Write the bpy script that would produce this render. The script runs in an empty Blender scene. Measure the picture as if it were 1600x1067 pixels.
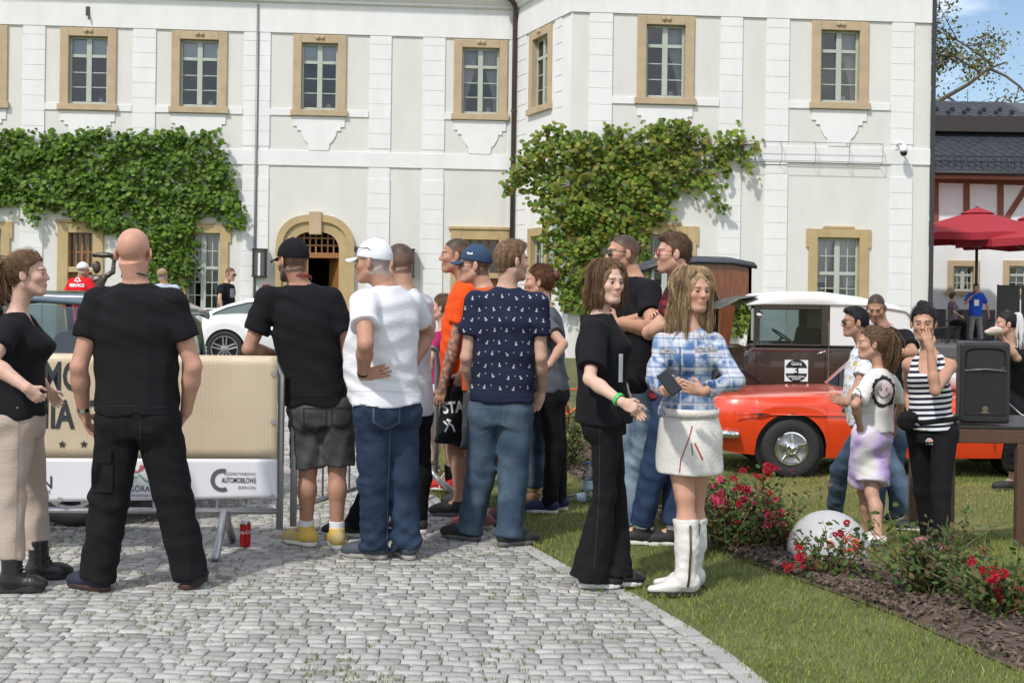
import bpy, bmesh, math, random
import numpy as np
from mathutils import Vector, Matrix
from mathutils.bvhtree import BVHTree
R = math.radians
random.seed(7); RNG = np.random.default_rng(7)
SC = bpy.context.scene
COL = SC.collection
# ------------------------------------------------------------------ camera
CAMZ, FPX, ROLL, HORY = 1.47, 2000.0, R(0.8), 460.0
cam_data = bpy.data.cameras.new("camera"); cam = bpy.data.objects.new("camera", cam_data); COL.objects.link(cam)
cam.matrix_world = Matrix.Translation((0, 0, CAMZ)) @ Matrix.Rotation(R(90), 4, 'X') @ Matrix.Rotation(ROLL, 4, 'Z')
cam_data.sensor_width = 36; cam_data.lens = 36 * FPX / 1600
cam_data.shift_y = -(533.5 - HORY) / 1600
cam_data.clip_start = 0.1; cam_data.clip_end = 3000
SC.camera = cam
# ------------------------------------------------------------------ sky, sun, exposure
SUN_EL, SUN_AZ = R(50), R(33)          # the sun stands behind the camera, 33 degrees to its left
sun_vec = Vector((-math.sin(SUN_AZ) * math.cos(SUN_EL), -math.cos(SUN_AZ) * math.cos(SUN_EL), math.sin(SUN_EL)))
W = bpy.data.worlds.new("World"); SC.world = W; W.use_nodes = True
wn, wl = W.node_tree.nodes, W.node_tree.links
wn.clear()
wo = wn.new('ShaderNodeOutputWorld'); bg = wn.new('ShaderNodeBackground'); sky = wn.new('ShaderNodeTexSky')
sky.sky_type = 'NISHITA'; sky.sun_disc = False; sky.sun_elevation = SUN_EL
sky.sun_rotation = math.atan2(sun_vec.x, sun_vec.y); sky.air_density = 1.0; sky.dust_density = 0.6; sky.ozone_density = 1.5
tc = wn.new('ShaderNodeTexCoord'); mp = wn.new('ShaderNodeMapping'); mp.inputs['Scale'].default_value = (1, 1, 2.2)
mp.inputs['Location'].default_value = (4.69, 2.48, 0.7)
cn = wn.new('ShaderNodeTexNoise'); cn.inputs['Scale'].default_value = 3.2; cn.inputs['Detail'].default_value = 9; cn.inputs['Roughness'].default_value = 0.55
cr = wn.new('ShaderNodeValToRGB'); cr.color_ramp.elements[0].position = 0.42; cr.color_ramp.elements[1].position = 0.66
mx = wn.new('ShaderNodeMix'); mx.data_type = 'RGBA'; mx.inputs['B'].default_value = (14.0, 14.0, 14.2, 1)
wl.new(tc.outputs['Generated'], mp.inputs['Vector']); wl.new(mp.outputs['Vector'], cn.inputs['Vector']); wl.new(cn.outputs['Fac'], cr.inputs['Fac'])
wl.new(cr.outputs['Color'], mx.inputs['Factor']); wl.new(sky.outputs['Color'], mx.inputs['A']); wl.new(mx.outputs['Result'], bg.inputs['Color'])
bg.inputs['Strength'].default_value = 0.115
wl.new(bg.outputs['Background'], wo.inputs['Surface'])
sd = bpy.data.lights.new("sun", 'SUN'); sd.energy = 2.7; sd.angle = R(2.5); sd.color = (1.0, 0.95, 0.88)
so = bpy.data.objects.new("sun", sd); COL.objects.link(so); so.rotation_euler = (-sun_vec).to_track_quat('-Z', 'Y').to_euler()
so.location = (0, 0, 30)
vs = SC.view_settings; vs.view_transform = 'Standard'; vs.look = 'None'; vs.exposure = 0.24; vs.gamma = 1.0; vs.use_curve_mapping = False
SC.cycles.max_bounces = 6; SC.cycles.transparent_max_bounces = 12; SC.cycles.use_denoising = True
SC.cycles.caustics_reflective = False; SC.cycles.caustics_refractive = False

# ------------------------------------------------------------------ helpers
def ray(px, py):
    u, v = (px - 800) / FPX, (HORY - py) / FPX
    c, s = math.cos(ROLL), math.sin(ROLL)
    return (u * c - v * s, u * s + v * c)          # dx, dz per metre of depth
def at(px, py, Y):
    dx, dz = ray(px, py)
    return Vector((dx * Y, Y, CAMZ + dz * Y))
def smooth(a, b, x):
    t = np.clip((np.asarray(x, float) - a) / (b - a), 0, 1); return t * t * (3 - 2 * t)
def ground_z(X, Y):                                  # the lawn falls away to the right
    X = np.asarray(X, float); Y = np.asarray(Y, float)
    return -0.5 * smooth(6.3, 12.5, Y) * smooth(0.6, 2.6, X) * (1 - smooth(20, 28, Y)) * (1 - .42 * smooth(3.5, 4.5, X) * (1 - smooth(12.2, 13.2, Y)))
def gnd(px, py):
    dx, dz = ray(px, py); Y = CAMZ / -dz
    for _ in range(30):
        Y = 0.5 * Y + 0.5 * (CAMZ - float(ground_z(dx * Y, Y))) / -dz
    return Vector((dx * Y, Y, float(ground_z(dx * Y, Y))))

MATS = {}
def S(nodes, kind, **kw):
    n = nodes.new(kind)
    for k, v in kw.items():
        if k in n.inputs: n.inputs[k].default_value = v
        else: setattr(n, k, v)
    return n
def mat(name, col=(.5, .5, .5), rough=.6, metal=0., spec=.5, var=0., vscale=8., bump=0., bscale=60., attr=None, rnd=0., coat=0., trans=0., emit=None,
        col2=None, dscale=None, stretch=None, bdist=.01):
    """principled material: base colour, optional second colour by noise, fine bump, attribute colour, per-object variation"""
    if name in MATS: return MATS[name]
    m = bpy.data.materials.new(name); m.use_nodes = True; MATS[name] = m
    N, L = m.node_tree.nodes, m.node_tree.links
    b = N['Principled BSDF']
    b.inputs['Base Color'].default_value = (*col, 1); b.inputs['Roughness'].default_value = rough; b.inputs['Metallic'].default_value = metal
    b.inputs['Specular IOR Level'].default_value = spec; b.inputs['Coat Weight'].default_value = coat; b.inputs['Coat Roughness'].default_value = .04
    if trans: b.inputs['Transmission Weight'].default_value = trans
    if emit: b.inputs['Emission Color'].default_value = (*emit[0], 1); b.inputs['Emission Strength'].default_value = emit[1]
    src = None
    tcn = S(N, 'ShaderNodeTexCoord'); mpn = S(N, 'ShaderNodeMapping'); L.new(tcn.outputs['Object'], mpn.inputs['Vector'])
    if stretch: mpn.inputs['Scale'].default_value = stretch
    if attr:
        a = S(N, 'ShaderNodeVertexColor', layer_name=attr); src = a.outputs['Color']
    if col2 is not None:
        n1 = S(N, 'ShaderNodeTexNoise', Scale=vscale, Detail=5.); L.new(mpn.outputs['Vector'], n1.inputs['Vector'])
        rp = S(N, 'ShaderNodeValToRGB'); rp.color_ramp.elements[0].position = .35; rp.color_ramp.elements[1].position = .68
        rp.color_ramp.elements[0].color = (*col, 1); rp.color_ramp.elements[1].color = (*col2, 1)
        L.new(n1.outputs['Fac'], rp.inputs['Fac']); src = rp.outputs['Color']
    if var or rnd:
        h = S(N, 'ShaderNodeHueSaturation', Color=(*col, 1))
        if src: L.new(src, h.inputs['Color'])
        val = None
        if var:
            n2 = S(N, 'ShaderNodeTexNoise', Scale=vscale, Detail=6., Roughness=.6); L.new(mpn.outputs['Vector'], n2.inputs['Vector'])
            mr = S(N, 'ShaderNodeMapRange'); mr.inputs['From Min'].default_value = .25; mr.inputs['From Max'].default_value = .75
            mr.inputs['To Min'].default_value = 1 - var; mr.inputs['To Max'].default_value = 1 + var
            L.new(n2.outputs['Fac'], mr.inputs['Value']); val = mr.outputs['Result']
        if rnd:
            oi = S(N, 'ShaderNodeObjectInfo'); mr2 = S(N, 'ShaderNodeMapRange'); mr2.inputs['To Min'].default_value = 1 - rnd; mr2.inputs['To Max'].default_value = 1 + rnd
            L.new(oi.outputs['Random'], mr2.inputs['Value'])
            if val:
                mu = S(N, 'ShaderNodeMath', operation='MULTIPLY'); L.new(val, mu.inputs[0]); L.new(mr2.outputs['Result'], mu.inputs[1]); val = mu.outputs[0]
            else: val = mr2.outputs['Result']
        L.new(val, h.inputs['Value']); src = h.outputs['Color']
    if src: L.new(src, b.inputs['Base Color'])
    if bump:
        n3 = S(N, 'ShaderNodeTexNoise', Scale=bscale, Detail=4.); L.new(mpn.outputs['Vector'], n3.inputs['Vector'])
        bp = S(N, 'ShaderNodeBump', Strength=bump, Distance=bdist); L.new(n3.outputs['Fac'], bp.inputs['Height']); L.new(bp.outputs['Normal'], b.inputs['Normal'])
    return m
def glass(name, tint=(.8, .85, .85), ior=1.5, rough=0.0, refl=1.0):
    if name in MATS: return MATS[name]
    m = bpy.data.materials.new(name); m.use_nodes = True; MATS[name] = m
    N, L = m.node_tree.nodes, m.node_tree.links; N.clear()
    o = S(N, 'ShaderNodeOutputMaterial'); mixn = S(N, 'ShaderNodeMixShader'); t = S(N, 'ShaderNodeBsdfTransparent', Color=(*tint, 1))
    g = S(N, 'ShaderNodeBsdfGlossy', Roughness=rough, Color=(refl, refl, refl, 1)); f = S(N, 'ShaderNodeFresnel', IOR=ior)
    ad = S(N, 'ShaderNodeMath', operation='ADD'); ad.inputs[1].default_value = .03
    L.new(f.outputs[0], ad.inputs[0]); L.new(ad.outputs[0], mixn.inputs[0]); L.new(t.outputs[0], mixn.inputs[1]); L.new(g.outputs[0], mixn.inputs[2]); L.new(mixn.outputs[0], o.inputs['Surface'])
    return m

def link(name, me, m=None, parent=None, kind=None):
    o = bpy.data.objects.new(name, me); COL.objects.link(o)
    if m is not None and len(me.materials) == 0: me.materials.append(m)
    if parent is not None:
        o.parent = parent
    if kind: o['kind'] = kind
    return o
def tag(o, label, cat, group=None):
    o['label'] = label; o['category'] = cat
    if group: o['group'] = group
    return o
def thing(name, label, cat, loc=(0, 0, 0), rotz=0., group=None, parent=None):
    o = bpy.data.objects.new(name, None); COL.objects.link(o); o.location = loc; o.rotation_euler = (0, 0, rotz); o.empty_display_size = .1
    if parent is not None: o.parent = parent
    if label: tag(o, label, cat, group)
    return o
def fastmesh(name, V, F, smooth_=False):
    """numpy verts (n,3), faces (m,k) all of one size, or a list of faces"""
    me = bpy.data.meshes.new(name)
    V = np.asarray(V, np.float32).reshape(-1, 3)
    if isinstance(F, np.ndarray) and F.ndim == 2:
        k = F.shape[1]; m = len(F)
        me.vertices.add(len(V)); me.vertices.foreach_set('co', V.ravel())
        me.loops.add(m * k); me.loops.foreach_set('vertex_index', F.astype(np.int32).ravel())
        me.polygons.add(m); me.polygons.foreach_set('loop_start', np.arange(m, dtype=np.int32) * k)
        try: me.polygons.foreach_set('loop_total', np.full(m, k, np.int32))
        except Exception: pass
        me.update(calc_edges=True)
    else:
        me.from_pydata(V.tolist(), [], [list(f) for f in F]); me.update()
    if smooth_: me.polygons.foreach_set('use_smooth', np.ones(len(me.polygons), bool))
    return me
def vcol(me, cols, name='cv'):
    a = me.color_attributes.new(name, 'FLOAT_COLOR', 'POINT')
    c = np.ones((len(me.vertices), 4), np.float32); c[:, :3] = cols; a.data.foreach_set('color', c.ravel())
def basis(d, ref=(0, 0, 1)):
    d = Vector(d).normalized(); r = Vector(ref)
    if abs(d.dot(r)) > .97: r = Vector((1, 0, 0))
    a = d.cross(r).normalized(); b = a.cross(d).normalized()
    return d, a, b
class MB:
    def __init__(s): s.v = []; s.f = []
    def add(s, vs, fs):
        k = len(s.v); s.v += [tuple(x) for x in vs]; s.f += [[i + k for i in f] for f in fs]; return s
    def box(s, c, size, M=None):
        x, y, z = [q / 2 for q in size]; c = Vector(c)
        P = [Vector((sx * x, sy * y, sz * z)) for sx in (-1, 1) for sy in (-1, 1) for sz in (-1, 1)]
        if M is not None: P = [M @ p for p in P]
        return s.add([p + c for p in P], [(0, 1, 3, 2), (4, 6, 7, 5), (0, 4, 5, 1), (2, 3, 7, 6), (0, 2, 6, 4), (1, 5, 7, 3)])
    def hexa(s, P):   # 8 points: bottom ring 4, top ring 4
        return s.add(P, [(3, 2, 1, 0), (4, 5, 6, 7), (0, 1, 5, 4), (1, 2, 6, 5), (2, 3, 7, 6), (3, 0, 4, 7)])
    def cyl(s, p0, p1, r0, r1=None, n=12, cap=True):
        r1 = r0 if r1 is None else r1
        p0, p1 = Vector(p0), Vector(p1); d, a, b = basis(p1 - p0)
        V = []
        for p, r in ((p0, r0), (p1, r1)):
            V += [p + (a * math.cos(2 * math.pi * i / n) + b * math.sin(2 * math.pi * i / n)) * r for i in range(n)]
        F = [(i, (i + 1) % n, n + (i + 1) % n, n + i) for i in range(n)]
        if cap: F += [tuple(range(n))[::-1], tuple(range(n, 2 * n))]
        return s.add(V, F)
    def tube(s, pts, r, n=6, cap=True):
        pts = [Vector(p) for p in pts]; m = len(pts); rr = r if hasattr(r, '__len__') else [r] * m
        V = []; F = []; prev = None
        for i, p in enumerate(pts):
            d = (pts[min(i + 1, m - 1)] - pts[max(i - 1, 0)])
            if d.length < 1e-9: d = Vector((0, 0, 1))
            d.normalize()
            if prev is None: _, a, b = basis(d)
            else:
                a = prev - d * prev.dot(d)
                if a.length < 1e-6: _, a, b = basis(d)
                a.normalize(); b = a.cross(d)
            prev = a
            V += [p + (a * math.cos(2 * math.pi * k / n) + b * math.sin(2 * math.pi * k / n)) * rr[i] for k in range(n)]
        for i in range(m - 1):
            F += [(i * n + k, i * n + (k + 1) % n, (i + 1) * n + (k + 1) % n, (i + 1) * n + k) for k in range(n)]
        if cap: F += [tuple(range(n))[::-1], tuple(range((m - 1) * n, m * n))]
        return s.add(V, F)
    def lathe(s, prof, n=24, M=None, c=(0, 0, 0), cap=True):   # prof: (r, z)
        V = []; F = []; c = Vector(c)
        for r, z in prof:
            for i in range(n):
                p = Vector((r * math.cos(2 * math.pi * i / n), r * math.sin(2 * math.pi * i / n), z)); V.append((M @ p if M is not None else p) + c)
        for j in range(len(prof) - 1):
            F += [(j * n + i, j * n + (i + 1) % n, (j + 1) * n + (i + 1) % n, (j + 1) * n + i) for i in range(n)]
        if cap: F += [tuple(range(n))[::-1], tuple(range((len(prof) - 1) * n, len(prof) * n))]
        return s.add(V, F)
    def prism(s, poly, d, P=None):       # poly: 3-D points in a plane, d: extrusion vector
        n = len(poly); d = Vector(d); V = [Vector(p) for p in poly] + [Vector(p) + d for p in poly]
        return s.add(V, [tuple(range(n))[::-1], tuple(range(n, 2 * n))] + [(i, (i + 1) % n, n + (i + 1) % n, n + i) for i in range(n)])
    def loft(s, rings, closed=True, cap=True):
        n = len(rings[0]); V = [p for r in rings for p in r]; F = []
        for j in range(len(rings) - 1):
            for i in range(n if closed else n - 1):
                F.append((j * n + i, j * n + (i + 1) % n, (j + 1) * n + (i + 1) % n, (j + 1) * n + i))
        if cap and closed: F += [tuple(range(n))[::-1], tuple(range((len(rings) - 1) * n, len(rings) * n))]
        return s.add(V, F)
    def build(s, name, m, parent=None, smooth_=False, kind=None, bevel=0., seg=2, auto=None, fixn=True):
        me = bpy.data.meshes.new(name); me.from_pydata([tuple(p) for p in s.v], [], s.f)
        if fixn or bevel:
            bm = bmesh.new(); bm.from_mesh(me)
            if fixn: bmesh.ops.recalc_face_normals(bm, faces=bm.faces)
            bm.to_mesh(me); bm.free()
        me.update()
        o = link(name, me, m, parent, kind)
        if smooth_:
            me.polygons.foreach_set('use_smooth', np.ones(len(me.polygons), bool))
        if auto: 
            me.polygons.foreach_set('use_smooth', np.ones(len(me.polygons), bool)); me.set_sharp_from_angle(angle=R(auto))
        if bevel:
            md = o.modifiers.new('bevel', 'BEVEL'); md.width = bevel; md.segments = seg; md.limit_method = 'ANGLE'; md.angle_limit = R(35)
        return o
def textmesh(txt, size, align='CENTER', bold=0., sx=1.0):
    """2-D mesh of a line of lettering: (verts n,2), faces"""
    cu = bpy.data.curves.new('lettering', 'FONT'); cu.body = txt; cu.size = size; cu.align_x = align; cu.align_y = 'CENTER'; cu.offset = bold; cu.resolution_u = 3
    ob = bpy.data.objects.new('lettering', cu); COL.objects.link(ob)
    me = bpy.data.meshes.new_from_object(ob); V = np.array([(v.co.x * sx, v.co.y) for v in me.vertices]).reshape(-1, 2); F = [list(p.vertices) for p in me.polygons]
    bpy.data.objects.remove(ob); bpy.data.curves.remove(cu); bpy.data.meshes.remove(me)
    return V, F
def put2d(V, F, O, ux, uy, name, m, parent=None):
    """lay a 2-D mesh on a plane at O"""
    O, ux, uy = Vector(O), Vector(ux), Vector(uy)
    me = fastmesh(name, [O + ux * float(a) + uy * float(b) for a, b in V], F); return link(name, me, m, parent)
def ringpoly(r0, r1, n=24, a0=0., a1=2 * math.pi, sx=1., sy=1., c=(0, 0)):
    V = []; F = []
    for i in range(n + 1):
        a = a0 + (a1 - a0) * i / n
        V += [(c[0] + sx * r0 * math.cos(a), c[1] + sy * r0 * math.sin(a)), (c[0] + sx * r1 * math.cos(a), c[1] + sy * r1 * math.sin(a))]
    for i in range(n): F.append([2 * i, 2 * i + 1, 2 * i + 3, 2 * i + 2])
    return np.array(V), F
def merge2d(*vf):
    V = []; F = []
    for v, f in vf:
        k = len(V); V += [tuple(p) for p in v]; F += [[i + k for i in q] for q in f]
    return np.array(V), F
def copy_tree(o, parent=None):
    c = o.copy(); COL.objects.link(c); c.parent = parent
    for ch in list(o.children): copy_tree(ch, c)
    return c
def rebase(root, loc):
    root.location = loc
    for ch in root.children:
        ch.location = Vector(ch.location) - Vector(loc)
# ------------------------------------------------------------------ ground
EDGE_PX = [(1215, 1075), (1130, 1010), (1055, 962), (985, 922), (905, 892), (838, 856), (760, 815), (700, 785), (640, 752), (585, 715), (555, 690)]
EDGE = [gnd(*p) for p in EDGE_PX]                       # right-hand edge of the cobbled drive
EDGE = [Vector((EDGE[0].x + (EDGE[0].x - EDGE[1].x) * 3, EDGE[0].y + (EDGE[0].y - EDGE[1].y) * 3, 0))] + EDGE + [Vector((-2.6, 17.0, 0))]
_ey = [p.y for p in EDGE]; _ex = [p.x for p in EDGE]
def edge_x(Y): return float(np.interp(Y, _ey, _ex))
def on_drive(X, Y): return X < np.interp(Y, _ey, _ex) and Y < 17.0
M_lawn = mat('lawn_soil', (.07, .085, .025), .95, col2=(.15, .15, .055), vscale=1.6, bump=.6, bscale=60)
xs = np.concatenate([np.linspace(-400, -20, 12), np.linspace(-16, 12, 70), np.linspace(16, 400, 12)])
ys = np.concatenate([np.linspace(-300, -5, 8), np.linspace(0, 30, 100), np.linspace(36, 900, 14)])
GX, GY = np.meshgrid(xs, ys, indexing='ij')
GZ = ground_z(GX, GY) - 0.03 * (1 - smooth(-.05, .10, GX - np.interp(GY, _ey, _ex))) * (GY < 17.5)
V = np.stack([GX, GY, GZ], -1).reshape(-1, 3); nx, ny = GX.shape
I = np.arange(nx * ny).reshape(nx, ny)
F = np.stack([I[:-1, :-1], I[1:, :-1], I[1:, 1:], I[:-1, 1:]], -1).reshape(-1, 4)
link('lawn', fastmesh('lawn', V, F, True), M_lawn, kind='structure')
# cobbled drive: earth bed, cobbles (the nearest ones single), edge stones
M_bed = mat('joint_earth', (.10, .095, .065), .95, col2=(.11, .12, .045), vscale=14, bump=.5, bscale=150)
M_cob = mat('granite_cobble', (.37, .362, .345), .75, var=.42, vscale=150, bump=.9, bscale=120, attr='cv', bdist=.006)
M_cob1 = mat('granite_cobble_single', (.37, .362, .345), .75, var=.42, vscale=150, bump=.9, bscale=120, rnd=.22, bdist=.006)
bl = []
yy = np.linspace(2.0, 17, 60)
V = []; F = []
for i, y in enumerate(yy):
    V += [(-14, y, -.0085), (edge_x(y), y, -.0085)]
    if i: F.append([2 * i - 2, 2 * i - 1, 2 * i + 1, 2 * i])
drive = link('cobbled_drive', fastmesh('cobbled_drive', V, F), M_bed, kind='structure')
def cobble_shape(rng, a, b):
    """irregular eight-cornered granite sett: outline points for half sizes a, b"""
    pts = []
    for (sx, sy, o) in ((-1, -1, 0), (1, -1, 1), (1, 1, 0), (-1, 1, 1)):
        cx, cy = sx * a * rng.uniform(.93, 1.05), sy * b * rng.uniform(.90, 1.06); k = rng.uniform(.04, .22)
        p = [(cx, cy - sy * b * k), (cx - sx * a * k, cy)]
        pts += p if o else p[::-1]
    # order: go round counter-clockwise
    ang = [math.atan2(p[1] / b, p[0] / a) for p in pts]
    return [pts[i] for i in np.argsort(ang)]
def cobble_vf(rng, a, b, h):
    P = cobble_shape(rng, a, b); n = len(P); t = rng.uniform(-.0004, .0004, 2)
    V = [(x, y, -.02) for x, y in P] + [(x * .985, y * .985, h - .003 + x * t[0] * 10 + y * t[1] * 10) for x, y in P]
    V += [(x * .955, y * .945, h - .0003 + x * t[0] * 10 + y * t[1] * 10) for x, y in P] + [(0, 0, h + .0005)]
    F = []
    for i in range(n):
        j = (i + 1) % n
        F += [(i, j, n + j), (i, n + j, n + i), (n + i, n + j, 2 * n + j), (n + i, 2 * n + j, 2 * n + i), (2 * n + i, 2 * n + j, 3 * n)]
    return np.array(V), np.array(F)
rng = np.random.default_rng(3)
variants = []
for k in range(16):
    v, f = cobble_vf(rng, .5, .5, 0.0)
    variants.append((v, f))
cells = []
y = 4.2
while y < 17.0:
    row = .060 + .018 * rng.random()
    ex = edge_x(y + row / 2) - .10
    x = ex - rng.uniform(0, .03)
    lim = -(.44 * (y + 1.0)) - .3
    while x > lim:
        wd = rng.uniform(.052, .115)
        wob = .030 * math.sin(x * 1.7 + y * .9) + .016 * math.sin(x * 5.3 + y * 3.1)
        cells.append((x - wd / 2, y + row / 2 + wob, wd - .002, row - .001 + rng.uniform(-.011, .008), rng.uniform(-.12, .12), rng.uniform(-.002, .002)))
        x -= wd
    y += row
cells.sort(key=lambda c: c[1])
def in_view(c):
    return abs(c[0]) < .405 * c[1]
near = [c for c in cells if in_view(c) and c[1] > 4.84][:300]
nearset = set(id(c) for c in near)
vmesh = []
for k, (v, f) in enumerate(variants):
    w = v.copy(); w[:, :2] *= 1.0
    vmesh.append(fastmesh('cobble', w * np.array([.1, .09, 1]), f)); vmesh[-1].materials.append(M_cob1)
for c in near:
    o = link('cobble', vmesh[rng.integers(16)], None, drive); o.location = (c[0], c[1], c[5]); o.rotation_euler = (0, 0, c[4]); o.scale = (c[2] / .1, c[3] / .09, 1)
AV, AF, AC, off = [], [], [], 0
for c in cells:
    if id(c) in nearset: continue
    v, f = variants[rng.integers(16)]
    q = v * np.array([c[2], c[3], 1]); ca, sa = math.cos(c[4]), math.sin(c[4])
    AV.append(np.stack([q[:, 0] * ca - q[:, 1] * sa + c[0], q[:, 0] * sa + q[:, 1] * ca + c[1], q[:, 2] + c[5]], -1)); AF.append(f + off); off += len(v)
    g = .37 * rng.choice([.72, .9, 1.0, 1.1, 1.22]) * rng.uniform(.92, 1.06); AC.append(np.tile([g, g * rng.uniform(.97, .99), g * rng.uniform(.89, .96)], (len(v), 1)))
me = fastmesh('far_cobbles', np.concatenate(AV), np.concatenate(AF)); vcol(me, np.concatenate(AC))
link('far_cobbles', me, M_cob, drive, kind='stuff')
# edge stones along the lawn
ee = [(edge_x(q), q) for q in np.arange(4.3, 16.9, .02)]
acc = 0; start = 0; stones = []
nxt = .3
for i in range(1, len(ee)):
    acc += math.dist(ee[i], ee[i - 1])
    if acc > nxt:
        stones.append((ee[start], ee[i])); start = i; acc = 0; nxt = rng.uniform(.09, .24)
for (a, b) in stones:
    a, b = Vector((*a, 0)), Vector((*b, 0)); d = (b - a).normalized(); n = Vector((-d.y, d.x, 0)); a = a + d * .005; b = b - d * .005
    if n.x > 0: n = -n
    j = [rng.uniform(-.006, .006) for _ in range(6)]
    mb = MB(); q = [a, b, b + n * (.10 + 3 * j[0]), a + n * (.10 + 3 * j[1])]
    h = .001 + j[2] * .5
    mb.hexa([p + Vector((0, 0, -.04)) for p in q] + [p + Vector((0, 0, h)) for p in q])
    mb.build('edge_stone', M_cob1, drive, bevel=.008)
# ------------------------------------------------------------------ the palace
M_white = mat('white_lime_wash', (.765, .765, .76), .9, var=.06, vscale=2.6, stretch=(1, 1, .3), bump=.12, bscale=45)
M_greyp = mat('grey_plaster', (.675, .668, .63), .92, var=.06, vscale=2.0, stretch=(1, 1, .35), bump=.25, bscale=70)
M_stone = mat('sandstone', (.50, .39, .25), .85, col2=(.43, .33, .22), vscale=3.5, bump=.35, bscale=55)
M_stone2 = mat('yellow_sandstone', (.50, .375, .19), .85, col2=(.42, .31, .17), vscale=3.5, bump=.35, bscale=55)
M_sash = mat('sage_paint', (.42, .47, .41), .5, var=.06, vscale=6)
M_glass = glass('window_glass', (.75, .8, .82), 1.5)
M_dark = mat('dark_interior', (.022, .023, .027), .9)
M_curt = mat('white_curtain', (.55, .55, .53), .9, bump=.2, bscale=25)
M_blind = mat('blind_fabric', (.70, .74, .76), .85)
M_lead = mat('brown_metal', (.075, .055, .045), .55, metal=.3)
M_wood = mat('varnished_oak', (.36, .16, .05), .45, col2=(.24, .10, .03), vscale=7, stretch=(6, 6, .7), bump=.15, bscale=40)
M_black = mat('black_paint', (.018, .018, .02), .5)
class Facade:
    def __init__(s, px, py, Y, k, sign=1):
        s.A = at(px, py, Y); s.k = k
        d = Vector((1, k, 0)).normalized(); s.t = d; s.n = Vector((d.y, -d.x, 0))
    def sz(s, px, py):
        dx, dz = ray(px, py); t = (s.A.y - s.k * s.A.x) / (1 - s.k * dx)
        p = Vector((dx * t, t, 0)); return ((p - Vector((s.A.x, s.A.y, 0))).dot(s.t), CAMZ + dz * t)
    def P(s, q, z, out=0.):
        return Vector((s.A.x, s.A.y, 0)) + s.t * q + s.n * out + Vector((0, 0, z))
    def rect(s, x0, y0, x1, y1):
        ym, xm = (y0 + y1) / 2, (x0 + x1) / 2
        return s.sz(x0, ym)[0], s.sz(x1, ym)[0], s.sz(xm, y1)[1], s.sz(xm, y0)[1]
    def box(s, mb, a, b, z0, z1, o0, o1):
        q = [s.P(a, z0, o0), s.P(b, z0, o0), s.P(b, z0, o1), s.P(a, z0, o1)]; r = [s.P(a, z1, o0), s.P(b, z1, o0), s.P(b, z1, o1), s.P(a, z1, o1)]
        return mb.hexa(q + r)
FR = Facade(891, 230, 30.0, .08)
FSx = Facade(891, 230, 30.0, -1 / .38)           # canted side face between the wings
inner = Vector((FR.A.x, FR.A.y, 0)) + Vector((-.355, .935, 0)) * 3.62
FL = Facade(808, 230, inner.y, .08)
def wall_with_holes(F, a, b, z0, z1, holes, parent, m):
    S_ = sorted(set([a, b] + [h[0] for h in holes] + [h[1] for h in holes])); Z_ = sorted(set([z0, z1] + [h[2] for h in holes] + [h[3] for h in holes]))
    V = []; Fc = []
    idx = {}
    def vid(i, j):
        if (i, j) not in idx: idx[(i, j)] = len(V); V.append(F.P(S_[i], Z_[j], 0.))
        return idx[(i, j)]
    for i in range(len(S_) - 1):
        for j in range(len(Z_) - 1):
            cx, cz = (S_[i] + S_[i + 1]) / 2, (Z_[j] + Z_[j + 1]) / 2
            if any(h[0] < cx < h[1] and h[2] < cz < h[3] for h in holes): continue
            Fc.append([vid(i, j), vid(i + 1, j), vid(i + 1, j + 1), vid(i, j + 1)])
    return link('wall', fastmesh('wall', V, Fc), m, parent)
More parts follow.
